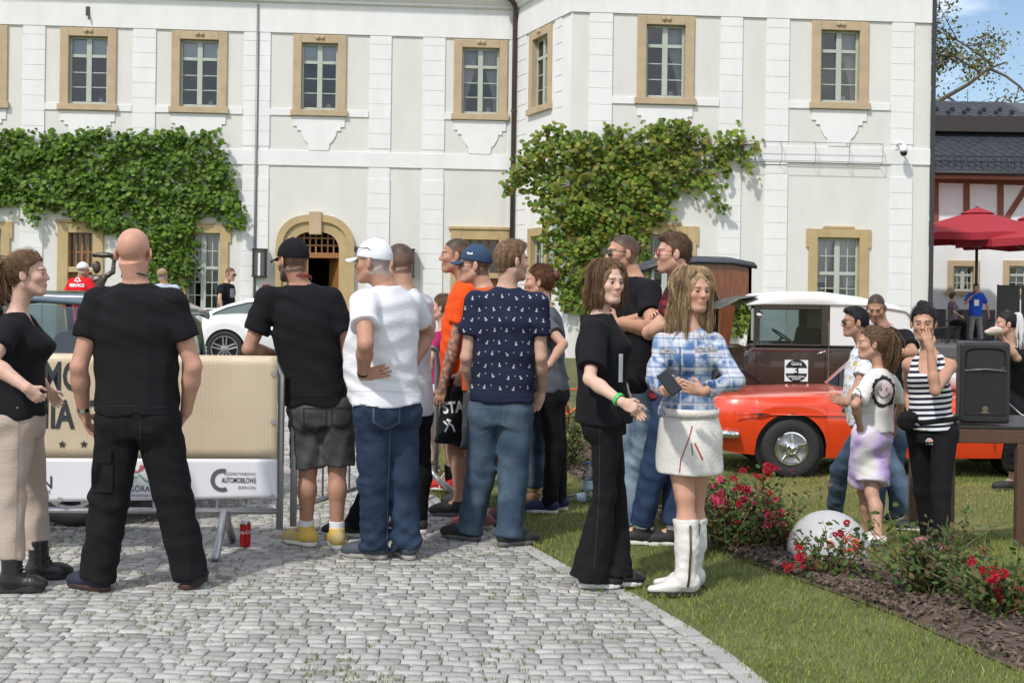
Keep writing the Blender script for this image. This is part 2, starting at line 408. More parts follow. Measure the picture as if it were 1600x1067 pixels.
def window(F, r, parent, cols, rows, stone, fw=.215, sill=.16, top=.21, transom=None, curtain=0, blind=0, key=True, vase=0, deep=.20, ear=False):
    """stone surround > sill, sash, panes, curtain; r: outer rectangle of the surround"""
    a, b, z0, z1 = r; ia, ib, iz0, iz1 = a + fw, b - fw, z0 + sill, z1 - top
    mb = MB()
    F.box(mb, a, ia, z0 + sill, z1, -deep, .055); F.box(mb, ib, b, z0 + sill, z1, -deep, .055); F.box(mb, ia, ib, iz1, z1, -deep, .054)
    if ear:
        F.box(mb, a - .06, a + .10, z1 - .45, z1 + .0, -.02, .05); F.box(mb, b - .10, b + .06, z1 - .45, z1, -.02, .05)
        F.box(mb, a + .35, b - .35, z1 + .002, z1 + .07, -.02, .058)
    win = mb.build('window', stone, parent, bevel=.012)
    m2 = MB(); F.box(m2, a - .05, b + .05, z0, z0 + sill, -deep, .10); m2.build('sill', stone, win, bevel=.012)
    if key:
        m3 = MB(); c = (a + b) / 2
        for sx in (-1, 1):
            M3 = Matrix.Rotation(math.pi / 2, 3, 'X'); m3.lathe([(.02, -.02), (.05, -.02), (.055, 0), (.05, .02), (.02, .02)], 10, M3, F.P(c + sx * .06, z1 - .07, .07))
        m3.build('carved_bow', stone, win, smooth_=True)
    # sash
    ms = MB(); o0, o1 = -.15, -.09; fr = .055
    F.box(ms, ia, ia + fr, iz0, iz1, o0, o1); F.box(ms, ib - fr, ib, iz0, iz1, o0, o1); F.box(ms, ia + fr, ib - fr, iz1 - fr, iz1, o0, o1); F.box(ms, ia + fr, ib - fr, iz0, iz0 + fr * 1.3, o0, o1 + .01)
    c = (ia + ib) / 2
    F.box(ms, c - .065, c + .065, iz0 + fr * 1.3, iz1 - fr, o0, o1 + .015)
    zs = [iz0 + fr * 1.3]; H = iz1 - fr - zs[0]
    fr_rows = rows
    tz = zs[0] + H * (transom or .73)
    F.box(ms, ia + fr, c - .065, tz - .04, tz + .04, o0, o1 + .01); F.box(ms, c + .065, ib - fr, tz - .04, tz + .04, o0, o1 + .01)
    sash = ms.build('sash', M_sash, win, bevel=.006)
    mm = MB(); nl, nt = rows
    zz = [zs[0] + (tz - .04 - zs[0]) * i / nl for i in range(nl + 1)]; zt = [tz + .04 + (iz1 - fr - tz - .04) * i / nt for i in range(nt + 1)]
    spans = [(ia + fr, c - .065), (c + .065, ib - fr)]
    for (u, v) in spans:
        for z in zz[1:-1] + zt[1:-1]: F.box(mm, u, v, z - .012, z + .012, -.135, -.105)
        for i in range(1, cols):
            x = u + (v - u) * i / cols; F.box(mm, x - .012, x + .012, zz[0], zz[-1], -.134, -.106); F.box(mm, x - .012, x + .012, zt[0], zt[-1], -.134, -.106)
    mm.build('glazing_bars', M_sash, win, kind='stuff')
    for (u, v) in spans:
        for zl in (zz, zt):
            for j in range(len(zl) - 1):
                for i in range(cols):
                    p = MB(); x0, x1 = u + (v - u) * i / cols, u + (v - u) * (i + 1) / cols
                    jt = random.uniform(-.004, .004), random.uniform(-.004, .004), -.120
                    p.add([F.P(x0, zl[j], jt[2] + jt[0]), F.P(x1, zl[j], jt[2] - jt[0]), F.P(x1, zl[j + 1], jt[2] - jt[0] + jt[1]), F.P(x0, zl[j + 1], jt[2] + jt[0] + jt[1])], [(0, 1, 2, 3)])
                    p.build('pane', M_glass, win, fixn=False)
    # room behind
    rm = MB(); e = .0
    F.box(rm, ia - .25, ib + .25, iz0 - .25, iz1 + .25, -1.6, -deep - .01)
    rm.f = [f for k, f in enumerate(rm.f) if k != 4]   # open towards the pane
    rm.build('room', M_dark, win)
    if blind:
        mbk = MB()
        for (u, v) in spans: F.box(mbk, u, v, tz + .02, iz1 - .02, -.20, -.19)
        mbk.build('blind', M_blind, win)
    for sgn in ((1,) if curtain == 1 else (-1, 1) if curtain == 2 else ()):
        V = []; Fc = []; n = 22; h = 14
        for j in range(h + 1):
            t = j / h; z = iz1 - t * (iz1 - iz0)
            wdt = (ib - ia) * (.46 - .30 * math.sin(math.pi * min(t * .55, .5)) ** 2 - .04 * t)
            for i in range(n + 1):
                s_ = i / n; x = (ib - wdt * s_) if sgn > 0 else (ia + wdt * s_)
                V.append(F.P(x, z, -.27 + .025 * math.sin(s_ * 30 + t * 2)))
        for j in range(h):
            for i in range(n): Fc.append([j * (n + 1) + i, j * (n + 1) + i + 1, (j + 1) * (n + 1) + i + 1, (j + 1) * (n + 1) + i])
        link('curtain', fastmesh('curtain', V, Fc, True), M_curt, win)
    if vase:
        mv = MB(); mv.lathe([(.001, 0), (.06, 0), (.08, .10), (.05, .17), (.06, .19)], 10, None, F.P(ib - .25, iz0 + .03, -.42)); mv.build('table_lamp', M_blind, win, smooth_=True)
    return win
def pilaster(F, x0, x1, ybot, parent, xm=None):
    """white rusticated strip: backing and single blocks"""
    a, _ = F.sz(x0, 230); b, _ = F.sz(x1, 230)
    ztop = ZF(F, (x0 + x1) / 2); zmid = ZB(F); mb = MB(); F.box(mb, a + .01, b - .01, -.7, ztop, 0., .022); mb.build('pilaster_backing', M_white, parent)
    z = -.6; h = .385
    while z < ztop - .05:
        zt = min(z + h, ztop)
        if not (z < zmid[1] and zt > zmid[0]):
            m = MB(); F.box(m, a, b, z + .004, zt - .004, .001, .034); m.build('block', M_white, parent, bevel=.006)
        z += h
    return a, b
def ZF(F, px): return F.ztop
def ZB(F): return F.band
def facade_common(F, parent, a, b, name_band=True):
    z0, z1 = F.band; m = MB(); F.box(m, a, b, z0, z1, .0, .036); m.build('storey_band', M_white, parent, bevel=.005)
    m = MB(); F.box(m, a, b, F.ztop, F.ztop + .75, 0., .045); m.build('frieze', M_white, parent, bevel=.005)
    m = MB()
    prof = [(.045, 0), (.12, .04), (.12, .10), (.20, .16), (.26, .28), (.36, .34), (.36, .44), (.42, .50), (.42, .60), (0, .60), (0, 0)]
    m.prism([F.P(a, F.ztop + .75 + z, o) for o, z in prof], F.t * (b - a)); m.build('cornice', M_white, parent, auto=30)
    m = MB(); m.tube([F.P(a, F.ztop + 1.42, .50), F.P(b, F.ztop + 1.42, .50)], .075, 10); m.build('gutter', M_lead, parent, smooth_=True)
def apron(F, r, parent, zb):
    """scalloped white panel under an upper window"""
    a, b, z0, z1 = r; c = (a + b) / 2; w = (b - a) / 2 - .02; t = z0 - .01; d = t - zb
    prof = [(w, t), (w, t - d * .30), (w - .10, t - d * .30), (w - .10, t - d * .42), (w - .20, t - d * .42), (w - .22, t - d * .55), (w - .30, t - d * .72), (w - .38, t - d * .80), (w - .40, t - d), (0, t - d)]
    pts = [(c + x, z) for x, z in prof] + [(c - x, z) for x, z in prof[::-1][1:]]
    m = MB(); m.prism([F.P(x, z, .001) for x, z in pts], F.n * .03); m.build('apron_panel', M_white, parent, bevel=.004)
FR.ztop = FR.sz(1170, 28)[1]; FL.ztop = FR.ztop; FR.band = (FR.sz(1300, 255)[1], FR.sz(1300, 230)[1]); FL.band = FR.band; FSx.ztop = FR.ztop; FSx.band = FR.band
ZS = FR.sz(1300, 171)[1]     # upper sill line
def sillstrip(F, x0, x1, parent, gaps):
    a, b = F.sz(x0, 170)[0], F.sz(x1, 170)[0]; g = sorted(gaps); cur = a
    for (u, v) in g + [(b, b)]:
        if u - cur > .05:
            m = MB(); F.box(m, cur, u, ZS, ZS + .17, 0., .030); m.build('sill_strip', M_white, parent, bevel=.004)
        cur = v
WZ = (FR.sz(1300, 171)[1], FR.sz(1300, 34)[1])          # outer surround of upper windows
LZ0, LZ1 = -.35, FR.sz(1310, 358)[1]                    # lower windows
def upwin(F, x0, x1): return (F.sz(x0, 110)[0], F.sz(x1, 110)[0], WZ[0], WZ[1])
def lowwin(F, x0, x1, z0=LZ0): return (F.sz(x0, 400)[0], F.sz(x1, 400)[0], z0, LZ1)

right = thing('palace_wing', 'white palace wing with rusticated pilasters, half covered by yellowing vine', 'building')
rw = [upwin(FR, 995, 1084), upwin(FR, 1268, 1356)]
rl = [lowwin(FR, 992, 1087, .55), lowwin(FR, 1263, 1356, .55)]
aR, bR = 0., FR.sz(1453, 230)[0]
wall_with_holes(FR, aR, bR, -.8, FR.ztop + 1.3, [(r[0] + .1, r[1] - .1, r[2] + .05, r[3] - .1) for r in rw + rl], right, M_greyp)
for i, r in enumerate(rw):
    window(FR, r, right, 1, (3, 1), M_stone, curtain=1, vase=1); apron(FR, r, right, FR.band[1] + .02)
for r in rl: window(FR, r, right, 2, (4, 2), M_stone2, curtain=2 if r is rl[1] else 0, transom=.62, key=False, ear=True)
for (x0, x1) in ((919, 955), (1123, 1158), (1195, 1231), (1391, 1426)): pilaster(FR, x0, x1, 480, right)
sillstrip(FR, 955, 1123, right, [rw[0][:2]]); sillstrip(FR, 1231, 1391, right, [rw[1][:2]])
facade_common(FR, right, aR - .0, bR)
# canted face
sL = 3.62
FS2 = FSx; tdir = Vector((-.355, .935, 0)).normalized(); FS2.t = -tdir; FS2.n = Vector((FS2.t.y, -FS2.t.x, 0))
if FS2.n.y > 0: FS2.n = -FS2.n
FS2.A = FR.A
sw = (-2.62, -1.17, WZ[0], WZ[1]); sl = (-2.55, -1.2, .55, LZ1)
wall_with_holes(FS2, -sL, 0, -.8, FR.ztop + 1.3, [(r[0] + .1, r[1] - .1, r[2] + .05, r[3] - .1) for r in (sw, sl)], right, M_white)
window(FS2, sw, right, 1, (3, 1), M_stone); window(FS2, sl, right, 2, (4, 2), M_stone2, transom=.62, key=False)
for a_, b_ in ((-3.5, -2.85), (-.95, -.55)):
    z = -.6
    while z < FR.ztop - .05:
        zt = min(z + .385, FR.ztop); m = MB(); FS2.box(m, a_, b_, z + .006, zt - .006, .001, .028); m.build('block', M_white, right, bevel=.006); z += .385
facade_common(FS2, right, -sL, -.0)
# end wall round the right corner and a plain hipped roof
bz = FR.ztop + 1.35
def quadobj(name, pts, m, parent): return link(name, fastmesh(name, pts, [list(range(len(pts)))]), m, parent)
c0, c1 = FR.P(bR, 0), FR.P(bR, 0, -14)
quadobj('end_wall', [c0 + Vector((0, 0, -.8)), c1 + Vector((0, 0, -.8)), c1 + Vector((0, 0, bz)), c0 + Vector((0, 0, bz))], M_white, right)
M_rooft = mat('red_roof_tiles', (.22, .06, .04), .8, var=.2, vscale=3, bump=.6, bscale=20)
e0 = FR.P(-.2, bz, .55); e1 = FR.P(bR + .5, bz, .55); e2 = FR.P(bR + .5, bz, -14); e3 = FR.P(-4.5, bz, -14); rz = Vector((0, 0, 4.5))
quadobj('roof', [e0, e1, FR.P(bR - 3, bz, -6) + rz, FR.P(3, bz, -6) + rz], M_rooft, right)
quadobj('roof', [e1, e2, FR.P(bR - 3, bz, -6) + rz], M_rooft, right); quadobj('roof', [FS2.P(-sL, bz, .5), e0, FR.P(3, bz, -6) + rz], M_rooft, right)
# corner drainpipe
M_pipe = mat('dark_corner_pipe', (.03, .03, .033), .5)
m = MB(); p0 = FR.P(bR + .06, -.6, .02); m.cyl(p0, p0 + Vector((0, 0, FR.ztop + 1.9)), .055, n=12)
dp2 = m.build('corner_downpipe', M_pipe, right, smooth_=False)

left = thing('palace_wing', 'long white palace wing with arched oak portal and green vine', 'building')
lw = [upwin(FL, -62, 12), upwin(FL, 94, 182), upwin(FL, 268, 355), upwin(FL, 458, 541), upwin(FL, 709, 793)]
ll = [lowwin(FL, -70, 16, .45), lowwin(FL, 278, 357, .45)]
door1 = lowwin(FL, 90, 162, -.5); portal = (FL.sz(432, 400)[0], FL.sz(553, 400)[0], -.5, FL.sz(500, 352)[1]); door3 = lowwin(FL, 704, 795, -.5)
aL, bL = FL.sz(-140, 230)[0], 0.02
holes = [(r[0] + .1, r[1] - .1, r[2] + .05, r[3] - .1) for r in lw + ll + [door1, door3]] + [(portal[0] + .2, portal[1] - .2, portal[2], portal[3] - .05)]
wall_with_holes(FL, aL, bL, -.8, FL.ztop + 1.3, holes, left, M_greyp)
for i, r in enumerate(lw):
    window(FL, r, left, 1, (3, 1), M_stone, blind=(i < 4), curtain=2 if i == 4 else 0, vase=1); apron(FL, r, left, FL.band[1] + .02)
for r in ll: window(FL, r, left, 2, (4, 2), M_stone2, curtain=2, transom=.62, key=False, ear=True)
for (x0, x1) in ((34, 69), (206, 242), (379, 399), (403, 421), (576, 610), (659, 694)): pilaster(FL, x0, x1, 480, left)
m = MB(); a_, b_ = FL.sz(794, 230)[0], 0.0; FL.box(m, a_, b_, -.7, FL.ztop, 0, .035); m.build('corner_strip', M_white, left)
for x0, x1, rr in ((69, 206, lw[1]), (242, 379, lw[2]), (421, 576, lw[3]), (694, 800, lw[4])): sillstrip(FL, x0, x1, left, [rr[:2]])
facade_common(FL, left, aL, bL)
q0, q1 = FL.P(aL, bz, .55), FL.P(bL - .3, bz, .5)
quadobj('roof', [q0, q1, FL.P(bL + 1, bz + 4.5, -6), FL.P(aL, bz + 4.5, -6)], M_rooft, left)
# drainpipes: slim cable pipe and the big corner pipe with a swan neck
m = MB(); s_ = FL.sz(401, 200)[0]; m.cyl(FL.P(s_, -.5, .06), FL.P(s_, FL.ztop + .7, .06), .03, n=10); m.build('slim_downpipe', mat('grey_zinc', (.25, .26, .27), .5, metal=.4), left, smooth_=True)
pipe = thing('downpipe', 'dark brown downpipe with swan neck in the corner between the wings', 'pipe')
s_ = FL.sz(801, 250)[0]; zt = FL.ztop + 1.35
pts = [FL.P(s_ - .45, zt + .05, .55), FL.P(s_ - .45, zt - .12, .55), FL.P(s_ - .36, zt - .26, .5), FL.P(s_ - .1, zt - .42, .38), FL.P(s_ - .0, zt - .58, .28), FL.P(s_, zt - .9, .16), FL.P(s_, -.6, .16)]
m = MB(); m.tube(pts, .062, 12); m.build('pipe', M_lead, pipe, smooth_=True)
for z in (.8, 2.6, 4.4, 6.2):
    m = MB(); m.cyl(FL.P(s_, z, .16), FL.P(s_, z + .06, .16), .075, n=12); m.build('bracket', M_lead, pipe)
m = MB(); m.lathe([(.05, -.12), (.14, .05), (.16, .16), (.16, .2)], 12, None, FL.P(s_ - .45, zt + .05, .55)); m.build('hopper', M_lead, pipe, smooth_=True)
# ---- doors
def door_frame(r, fw=.27):
    a, b, z0, z1 = r; mb = MB()
    FL.box(mb, a, a + fw, z0, z1 - .0, -.3, .06); FL.box(mb, b - fw, b, z0, z1, -.3, .06); FL.box(mb, a + fw, b - fw, z1 - .26, z1, -.3, .058); FL.box(mb, a - .06, b + .06, z1 + .002, z1 + .08, -.1, .09)
    zt = z1 - 1.12; FL.box(mb, a + fw, b - fw, zt - .14, zt, -.28, .04)
    d = mb.build('side_door', M_stone2, left, bevel=.012)
    m2 = MB(); FL.box(m2, a + fw, b - fw, z0, zt - .142, -.2, -.14); leaf = m2.build('door_leaf', M_wood, d)
    for i in range(2):
        for z_ in ((z0 + .3, z0 + 1.1), (z0 + 1.3, zt - .4)):
            w = (b - a - 2 * fw) / 2; m3 = MB(); x = a + fw + w * i
            FL.box(m3, x + .08, x + w - .08, z_[0], z_[1], -.139, -.115); m3.build('door_panel', M_wood, d, bevel=.02)
    m4 = MB(); FL.box(m4, a + fw + .0, b - fw, zt, z1 - .262, -.2, -.19); m4.build('transom_glass', mat('dark_glass', (.03, .035, .04), .08, spec=.8), d)
    m5 = MB(); n = 4
    for i in range(n + 1): x = a + fw + (b - a - 2 * fw) * i / n; FL.box(m5, x - .03, x + .03, zt, z1 - .264, -.188, -.13)
    FL.box(m5, a + fw, b - fw, zt + .36, zt + .40, -.187, -.132); m5.build('transom_bars', M_wood, d, kind='stuff')
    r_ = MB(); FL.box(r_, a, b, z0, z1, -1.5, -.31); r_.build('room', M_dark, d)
    return d
door_frame(door1); door_frame(door3)
# main portal: basket arch of sandstone with a carved keystone, barred fanlight, one leaf open
a, b, z0, z1 = portal; c = (a + b) / 2; hw = (b - a) / 2
zsp = FL.sz(500, 396)[1]; ztp = FL.sz(500, 337)[1]
def arch(hw_, ztop_, n=16, exp=2.6):
    return [(c + hw_ * math.copysign(abs(math.cos(t)) ** (2 / exp), math.cos(t)), zsp + (ztop_ - zsp) * abs(math.sin(t)) ** (2 / exp)) for t in [math.pi * i / n for i in range(n + 1)]]
def archring(w0, w1, t0, t1, o0, o1, name, m_, par, jamb=True):
    A, B = arch(w0, t0), arch(w1, t1); mb = MB(); n = len(A)
    rings = []
    P = [(c + w0, z0)] + A + [(c - w0, z0)]; Q = [(c + w1, z0)] + B + [(c - w1, z0)]
    for (p, q) in zip(P, Q): rings.append([FL.P(p[0], p[1], o0), FL.P(p[0], p[1], o1), FL.P(q[0], q[1], o1), FL.P(q[0], q[1], o0)])
    return mb.loft(rings).build(name, m_, par, auto=40)
po = archring(hw - .38, hw - .12, ztp - .42, ztp - .14, -.35, .07, 'portal', M_stone2, left)
archring(hw - .14, hw + .02, ztp - .16, ztp + .02, -.05, .13, 'outer_moulding', M_stone2, po)
mb = MB(); FL.box(mb, c - .16, c + .16, ztp - .5, ztp + .10, -.05, .17); mb.build('keystone', M_stone, po, bevel=.02)
iw = hw - .38
mb = MB(); FL.box(mb, c - iw, c + iw, zsp - .12, zsp + .02, -.26, -.10); mb.build('transom_beam', M_wood, po, bevel=.01)
mb = MB()
for i in range(1, 8):
    x = c - iw + 2 * iw * i / 8; t = 1 - abs((x - c) / iw) ** 2.6; zt_ = zsp + (ztp - .42 - zsp) * max(t, 0) ** (1 / 2.6); FL.box(mb, x - .022, x + .022, zsp + .02, zt_, -.2, -.16)
for f_ in (.38, .72):
    z_ = zsp + (ztp - .42 - zsp) * f_; xw = iw * (1 - f_ ** 2.6) ** (1 / 2.6); FL.box(mb, c - xw, c + xw, z_ - .022, z_ + .022, -.205, -.165)
mb.build('fanlight_bars', M_wood, po, kind='stuff')
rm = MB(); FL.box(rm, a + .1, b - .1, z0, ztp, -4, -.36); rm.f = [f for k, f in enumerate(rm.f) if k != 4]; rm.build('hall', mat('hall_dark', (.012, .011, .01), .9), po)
mb = MB(); FL.box(mb, c - iw, c - iw * .30, z0, zsp - .122, -.2, -.14); mb.build('door_leaf', M_wood, po, bevel=.01)
mb = MB(); P_ = [FL.P(c + iw - .02, z0, -.16), FL.P(c + iw - .30, z0, -.75), FL.P(c + iw - .25, z0, -.78), FL.P(c + iw + .03, z0, -.18)]
mb.hexa(P_ + [p + Vector((0, 0, zsp - .13 - z0)) for p in P_]); mb.build('door_leaf', M_wood, po)
# wall lanterns
def lantern(px, py, lab):
    t = thing('wall_lantern', lab, 'lantern', group='black wall lanterns beside the portal'); s, z = FL.sz(px, py)
    mb = MB()
    for dx in (-.15, .15):
        for do in (.08, .30): FL.box(mb, s + dx - .018, s + dx + .018, z - .33, z + .33, do, do + .036)
    mb.build('frame', M_black, t)
    mb = MB(); FL.box(mb, s - .19, s + .19, z - .36, z - .33, .05, .36); mb.build('bottom_plate', M_black, t); mb = MB(); FL.box(mb, s - .19, s + .19, z + .33, z + .36, .05, .36); mb.build('top_plate', M_black, t)
    mb = MB(); FL.box(mb, s - .14, s + .14, z - .33, z + .33, .12, .30); mb.build('smoked_glass', mat('smoked_glass', (.06, .06, .065), .12, spec=.8), t)
    mb = MB(); FL.box(mb, s - .1, s + .1, z - .2, z + .2, .022, .06); mb.build('wall_plate', M_black, t)
    mb = MB(); FL.box(mb, s - .03, s + .03, z - .33, z + .25, .301, .315); mb.build('inner_bar', M_blind, t)
lantern(407, 411, 'black box wall lantern left of the arched portal'); lantern(637, 411, 'black box wall lantern right of the arched portal')
# small cross-shaped wall hook, extinguisher sign, cctv, trellis
w = thing('flag_holder', 'small grey iron flag holder high on the frieze', 'holder'); s, z = FL.sz(138, 22)
mb = MB(); mb.cyl(FL.P(s, z + .12, .04), FL.P(s + .05, z - .16, .12), .025, n=8); mb.build('socket', M_lead, w); mb = MB(); FL.box(mb, s - .05, s + .05, z - .05, z + .17, .046, .06); mb.build('plate', M_lead, w)
w = thing('fire_sign', 'small red and white fire extinguisher sign by the portal', 'sign'); s, z = FL.sz(416, 452)
mb = MB(); FL.box(mb, s - .09, s + .09, z - .12, z + .12, .045, .055); mb.build('plate', mat('sign_red', (.5, .02, .02), .5), w)
mb = MB(); FL.box(mb, s - .03, s + .005, z - .06, z + .03, .056, .058); mb.build('pictogram', mat('sign_white', (.8, .8, .8), .5), w)
w = thing('security_camera', 'white dome security camera on the right wing wall', 'camera'); s, z = FR.sz(1404, 235)
M_wp = mat('white_plastic', (.75, .75, .75), .35)
mb = MB(); FR.box(mb, s - .11, s - .02, z + .0, z + .22, .002, .05); mb.build('wall_bracket', M_wp, w, bevel=.01)
mb = MB(); mb.tube([FR.P(s - .065, z + .12, .05), FR.P(s - .04, z + .16, .18), FR.P(s, z + .14, .3), FR.P(s, z + .06, .32)], .028, 8); mb.build('arm', M_wp, w, smooth_=True)
mb = MB(); mb.lathe([(.001, .10), (.05, .09), (.09, .04), (.095, -.04), (.09, -.07)], 16, None, FR.P(s, z, .32)); mb.build('housing', M_wp, w, smooth_=True)
mb = MB(); mb.lathe([(.085, -.06), (.088, -.10), (.07, -.15), (.03, -.175), (.001, -.18)], 16, None, FR.P(s, z, .32)); mb.build('lens_dome', mat('black_gloss', (.01, .01, .012), .1, spec=.8), w, smooth_=True)
w = thing('wire_trellis', 'thin grey wire trellis frame fixed below the storey band', 'trellis')
M_wire = mat('galvanised_wire', (.33, .34, .34), .5, metal=.5)
sA, zA = FR.sz(1165, 222); sB, zB = FR.sz(1374, 256)
for z_, o in ((zA, .22), (zB, .22), (zB - .08, .03)):
    mb = MB(); mb.tube([FR.P(sA, z_, o), FR.P(sB, z_, o)], .008, 5); mb.build('wire', M_wire, w)
for i in range(5):
    s_ = sA + (sB - sA) * i / 4; mb = MB(); mb.tube([FR.P(s_, zA, .04), FR.P(s_, zA, .22), FR.P(s_, zB, .22), FR.P(s_, zB - .08, .03)], .008, 5); mb.build('bracket', M_wire, w)
# ------------------------------------------------------------------ half-timbered building with slate mansard
hall = thing('timbered_hall', 'half-timbered hall with dark slate mansard roof behind the red parasol', 'building')
FH = Facade(1450, 330, 43.0, .0); M_tim = mat('red_timber', (.20, .065, .03), .7, var=.15, vscale=5, bump=.2)
M_slate = mat('slate', (.035, .04, .05), .5, var=.35, vscale=6, bump=.3, bscale=30, rnd=.0)
sa, sb = FH.sz(1380, 400)[0], FH.sz(1800, 400)[0]
ze = FH.sz(1520, 276)[1]; zm0 = FH.sz(1520, 198)[1]; zm1 = FH.sz(1520, 180)[1]; zr = FH.sz(1520, 137)[1]
wr = [(FH.sz(1480, 440)[0], FH.sz(1530, 440)[0], FH.sz(1505, 462)[1], FH.sz(1505, 407)[1]), (FH.sz(1567, 440)[0], FH.sz(1640, 440)[0], FH.sz(1600, 462)[1], FH.sz(1600, 407)[1])]
wall_with_holes(FH, sa, sb, -1, ze + .3, [(r[0] + .1, r[1] - .1, r[2] + .1, r[3] - .1) for r in wr], hall, M_white)
for r in wr: window(FH, r, hall, 2, (2, 1), M_stone, fw=.2, sill=.15, top=.2, transom=.66, key=False)
def beam(p0, p1, w=.2):
    mb = MB(); (x0, y0), (x1, y1) = p0, p1; A_, B_ = FH.sz(x0, y0), FH.sz(x1, y1); dx, dz = B_[0] - A_[0], B_[1] - A_[1]; L_ = math.hypot(dx, dz); nx_, nz_ = -dz / L_ * w / 2, dx / L_ * w / 2
    q = [(A_[0] + nx_, A_[1] + nz_), (B_[0] + nx_, B_[1] + nz_), (B_[0] - nx_, B_[1] - nz_), (A_[0] - nx_, A_[1] - nz_)]
    mb.prism([FH.P(x, z, .002) for x, z in q], FH.n * (.04 + .002 * random.random())); mb.build('timber', M_tim, hall)
beam((1440, 280), (1640, 286), .22); beam((1510, 284), (1510, 345)); beam((1563, 285), (1563, 345)); beam((1606, 290), (1570, 345), .18); beam((1462, 284), (1462, 345), .18); beam((1440, 350), (1640, 356), .2)
# roof planes with real slates laid in diamonds
def slate_roof(z0, o0, z1, o1, name):
    mb = MB(); mb.add([FH.P(sa, z0, o0), FH.P(sb, z0, o0), FH.P(sb, z1, o1), FH.P(sa, z1, o1)], [(0, 1, 2, 3)]); base = mb.build(name, M_slate, hall, fixn=False)
    up = (FH.P(0, z1, o1) - FH.P(0, z0, o0)); L_ = up.length; up.normalize(); nn = FH.t.cross(up).normalized()
    if nn.y > 0: nn = -nn
    V = []; Fc = []; w, h = .34, .30; j = 0; v = 0.
    s0, s1 = FH.sz(1448, 250)[0], FH.sz(1625, 250)[0]
    while v < L_ - .05:
        x = s0 + (j % 2) * w / 2
        while x < s1:
            O = FH.P(x, z0, o0) + up * v; k = len(V); li = .012 + random.uniform(0, .008)
            V += [O + nn * (li + .010), O + FH.t * w * .5 + up * h * .5 + nn * .012, O + up * h * 1.02 + nn * .004, O - FH.t * w * .5 + up * h * .5 + nn * .012]
            V += [O + nn * .001, O + FH.t * w * .5 + up * h * .5 + nn * .001, O - FH.t * w * .5 + up * h * .5 + nn * .001]
            Fc += [[k, k + 1, k + 2, k + 3], [k + 4, k + 5, k + 1, k], [k + 6, k + 4, k, k + 3]]
            x += w
        v += h * .5; j += 1
    link('slates', fastmesh('slates', V, Fc), M_slate, base, kind='stuff')
    return base, up, nn
slate_roof(ze, .75, zm0, -.9, 'lower_roof'); slate_roof(zm1, -.55, zr, -3.2, 'upper_roof')
mb = MB(); FH.box(mb, sa, sb, zm0 - .1, zm1 + .05, -1.2, -.50); mb.build('ridge_board', mat('dark_board', (.035, .03, .03), .7), hall)
mb = MB(); FH.box(mb, sa, sb, ze - .14, ze + .02, .3, .85); mb.build('eaves', M_tim, hall)
mb = MB(); mb.tube([FH.P(sa, ze + .03, .88), FH.P(sb, ze + .03, .88)], .07, 8); mb.build('gutter', M_black, hall, smooth_=True)
mb = MB(); mb.tube([FH.P(sa, ze + .62, .50), FH.P(sb, ze + .62, .50)], .02, 6); mb.tube([FH.P(sa, ze + .45, .58), FH.P(sb, ze + .45, .58)], .02, 6)
x = FH.sz(1452, 250)[0]
while x < FH.sz(1620, 250)[0]: mb.tube([FH.P(x, ze + .62, .52), FH.P(x, ze + .25, .60)], .012, 4); x += .22
mb.build('snow_guard', M_black, hall, kind='stuff')
mb = MB(); s, z = FH.sz(1592, 232); P_ = [FH.P(s, z - .5, .3), FH.P(s + 1.5, z - .5, .3), FH.P(s + 1.5, z + 1.0, .3)]; mb.prism(P_, FH.n * -2); mb.build('dormer', M_slate, hall)
quadobj('side_wall', [FH.P(sa, -1), FH.P(sa, -1, -8), FH.P(sa, ze, -8), FH.P(sa, ze)], M_white, hall)
# chimney-like snow hooks on the upper roof, lightning rod
for i in range(12):
    t_ = (i % 6) / 5; px_ = 1462 + 130 * t_ + (i // 6) * 11; py_ = 162 + (i // 6) * 8
    fr_ = (FH.sz(px_, py_)[1] - zm1) / (zr - zm1); s = FH.sz(px_, py_)[0]; o = -.55 - 2.65 * fr_; mb = MB(); FH.box(mb, s - .05, s + .05, zm1 + fr_ * (zr - zm1), zm1 + fr_ * (zr - zm1) + .10, o - .04, o + .14); mb.build('snow_hook', M_black, hall)
mb = MB(); s = FH.sz(1565, 130)[0]; mb.cyl(FH.P(s, zr - .1, -3.2), FH.P(s, zr + .45, -3.2), .012, n=6); mb.build('lightning_rod', M_black, hall)
# terrace of the hall
mb = MB(); z_t = .24; P_ = [Vector((10.5, 33.5, -.7)), Vector((40, 33.5, -.7)), Vector((40, 43.0, -.7)), Vector((10.5, 43.0, -.7))]
mb.hexa(P_ + [Vector((p.x, p.y, z_t)) for p in P_]); mb.build('terrace', mat('terrace_slabs', (.28, .27, .26), .8, var=.1, vscale=3), None, kind='structure')
# ------------------------------------------------------------------ plants
def leafmat(name, rough=.45, trans=.3, attr='cv'):
    if name in MATS: return MATS[name]
    m = bpy.data.materials.new(name); m.use_nodes = True; MATS[name] = m
    N, L = m.node_tree.nodes, m.node_tree.links; b = N['Principled BSDF']; o = N['Material Output']
    a = S(N, 'ShaderNodeVertexColor', layer_name=attr); L.new(a.outputs['Color'], b.inputs['Base Color']); b.inputs['Roughness'].default_value = rough; b.inputs['Specular IOR Level'].default_value = .22
    t = S(N, 'ShaderNodeBsdfTranslucent'); L.new(a.outputs['Color'], t.inputs['Color']); mx_ = S(N, 'ShaderNodeMixShader'); mx_.inputs[0].default_value = trans
    L.new(b.outputs[0], mx_.inputs[1]); L.new(t.outputs[0], mx_.inputs[2]); L.new(mx_.outputs[0], o.inputs['Surface']); return m
M_leaf = leafmat('leaf'); M_grass = leafmat('grass_blade', .6, .25); M_petal = leafmat('petal', .55, .25)
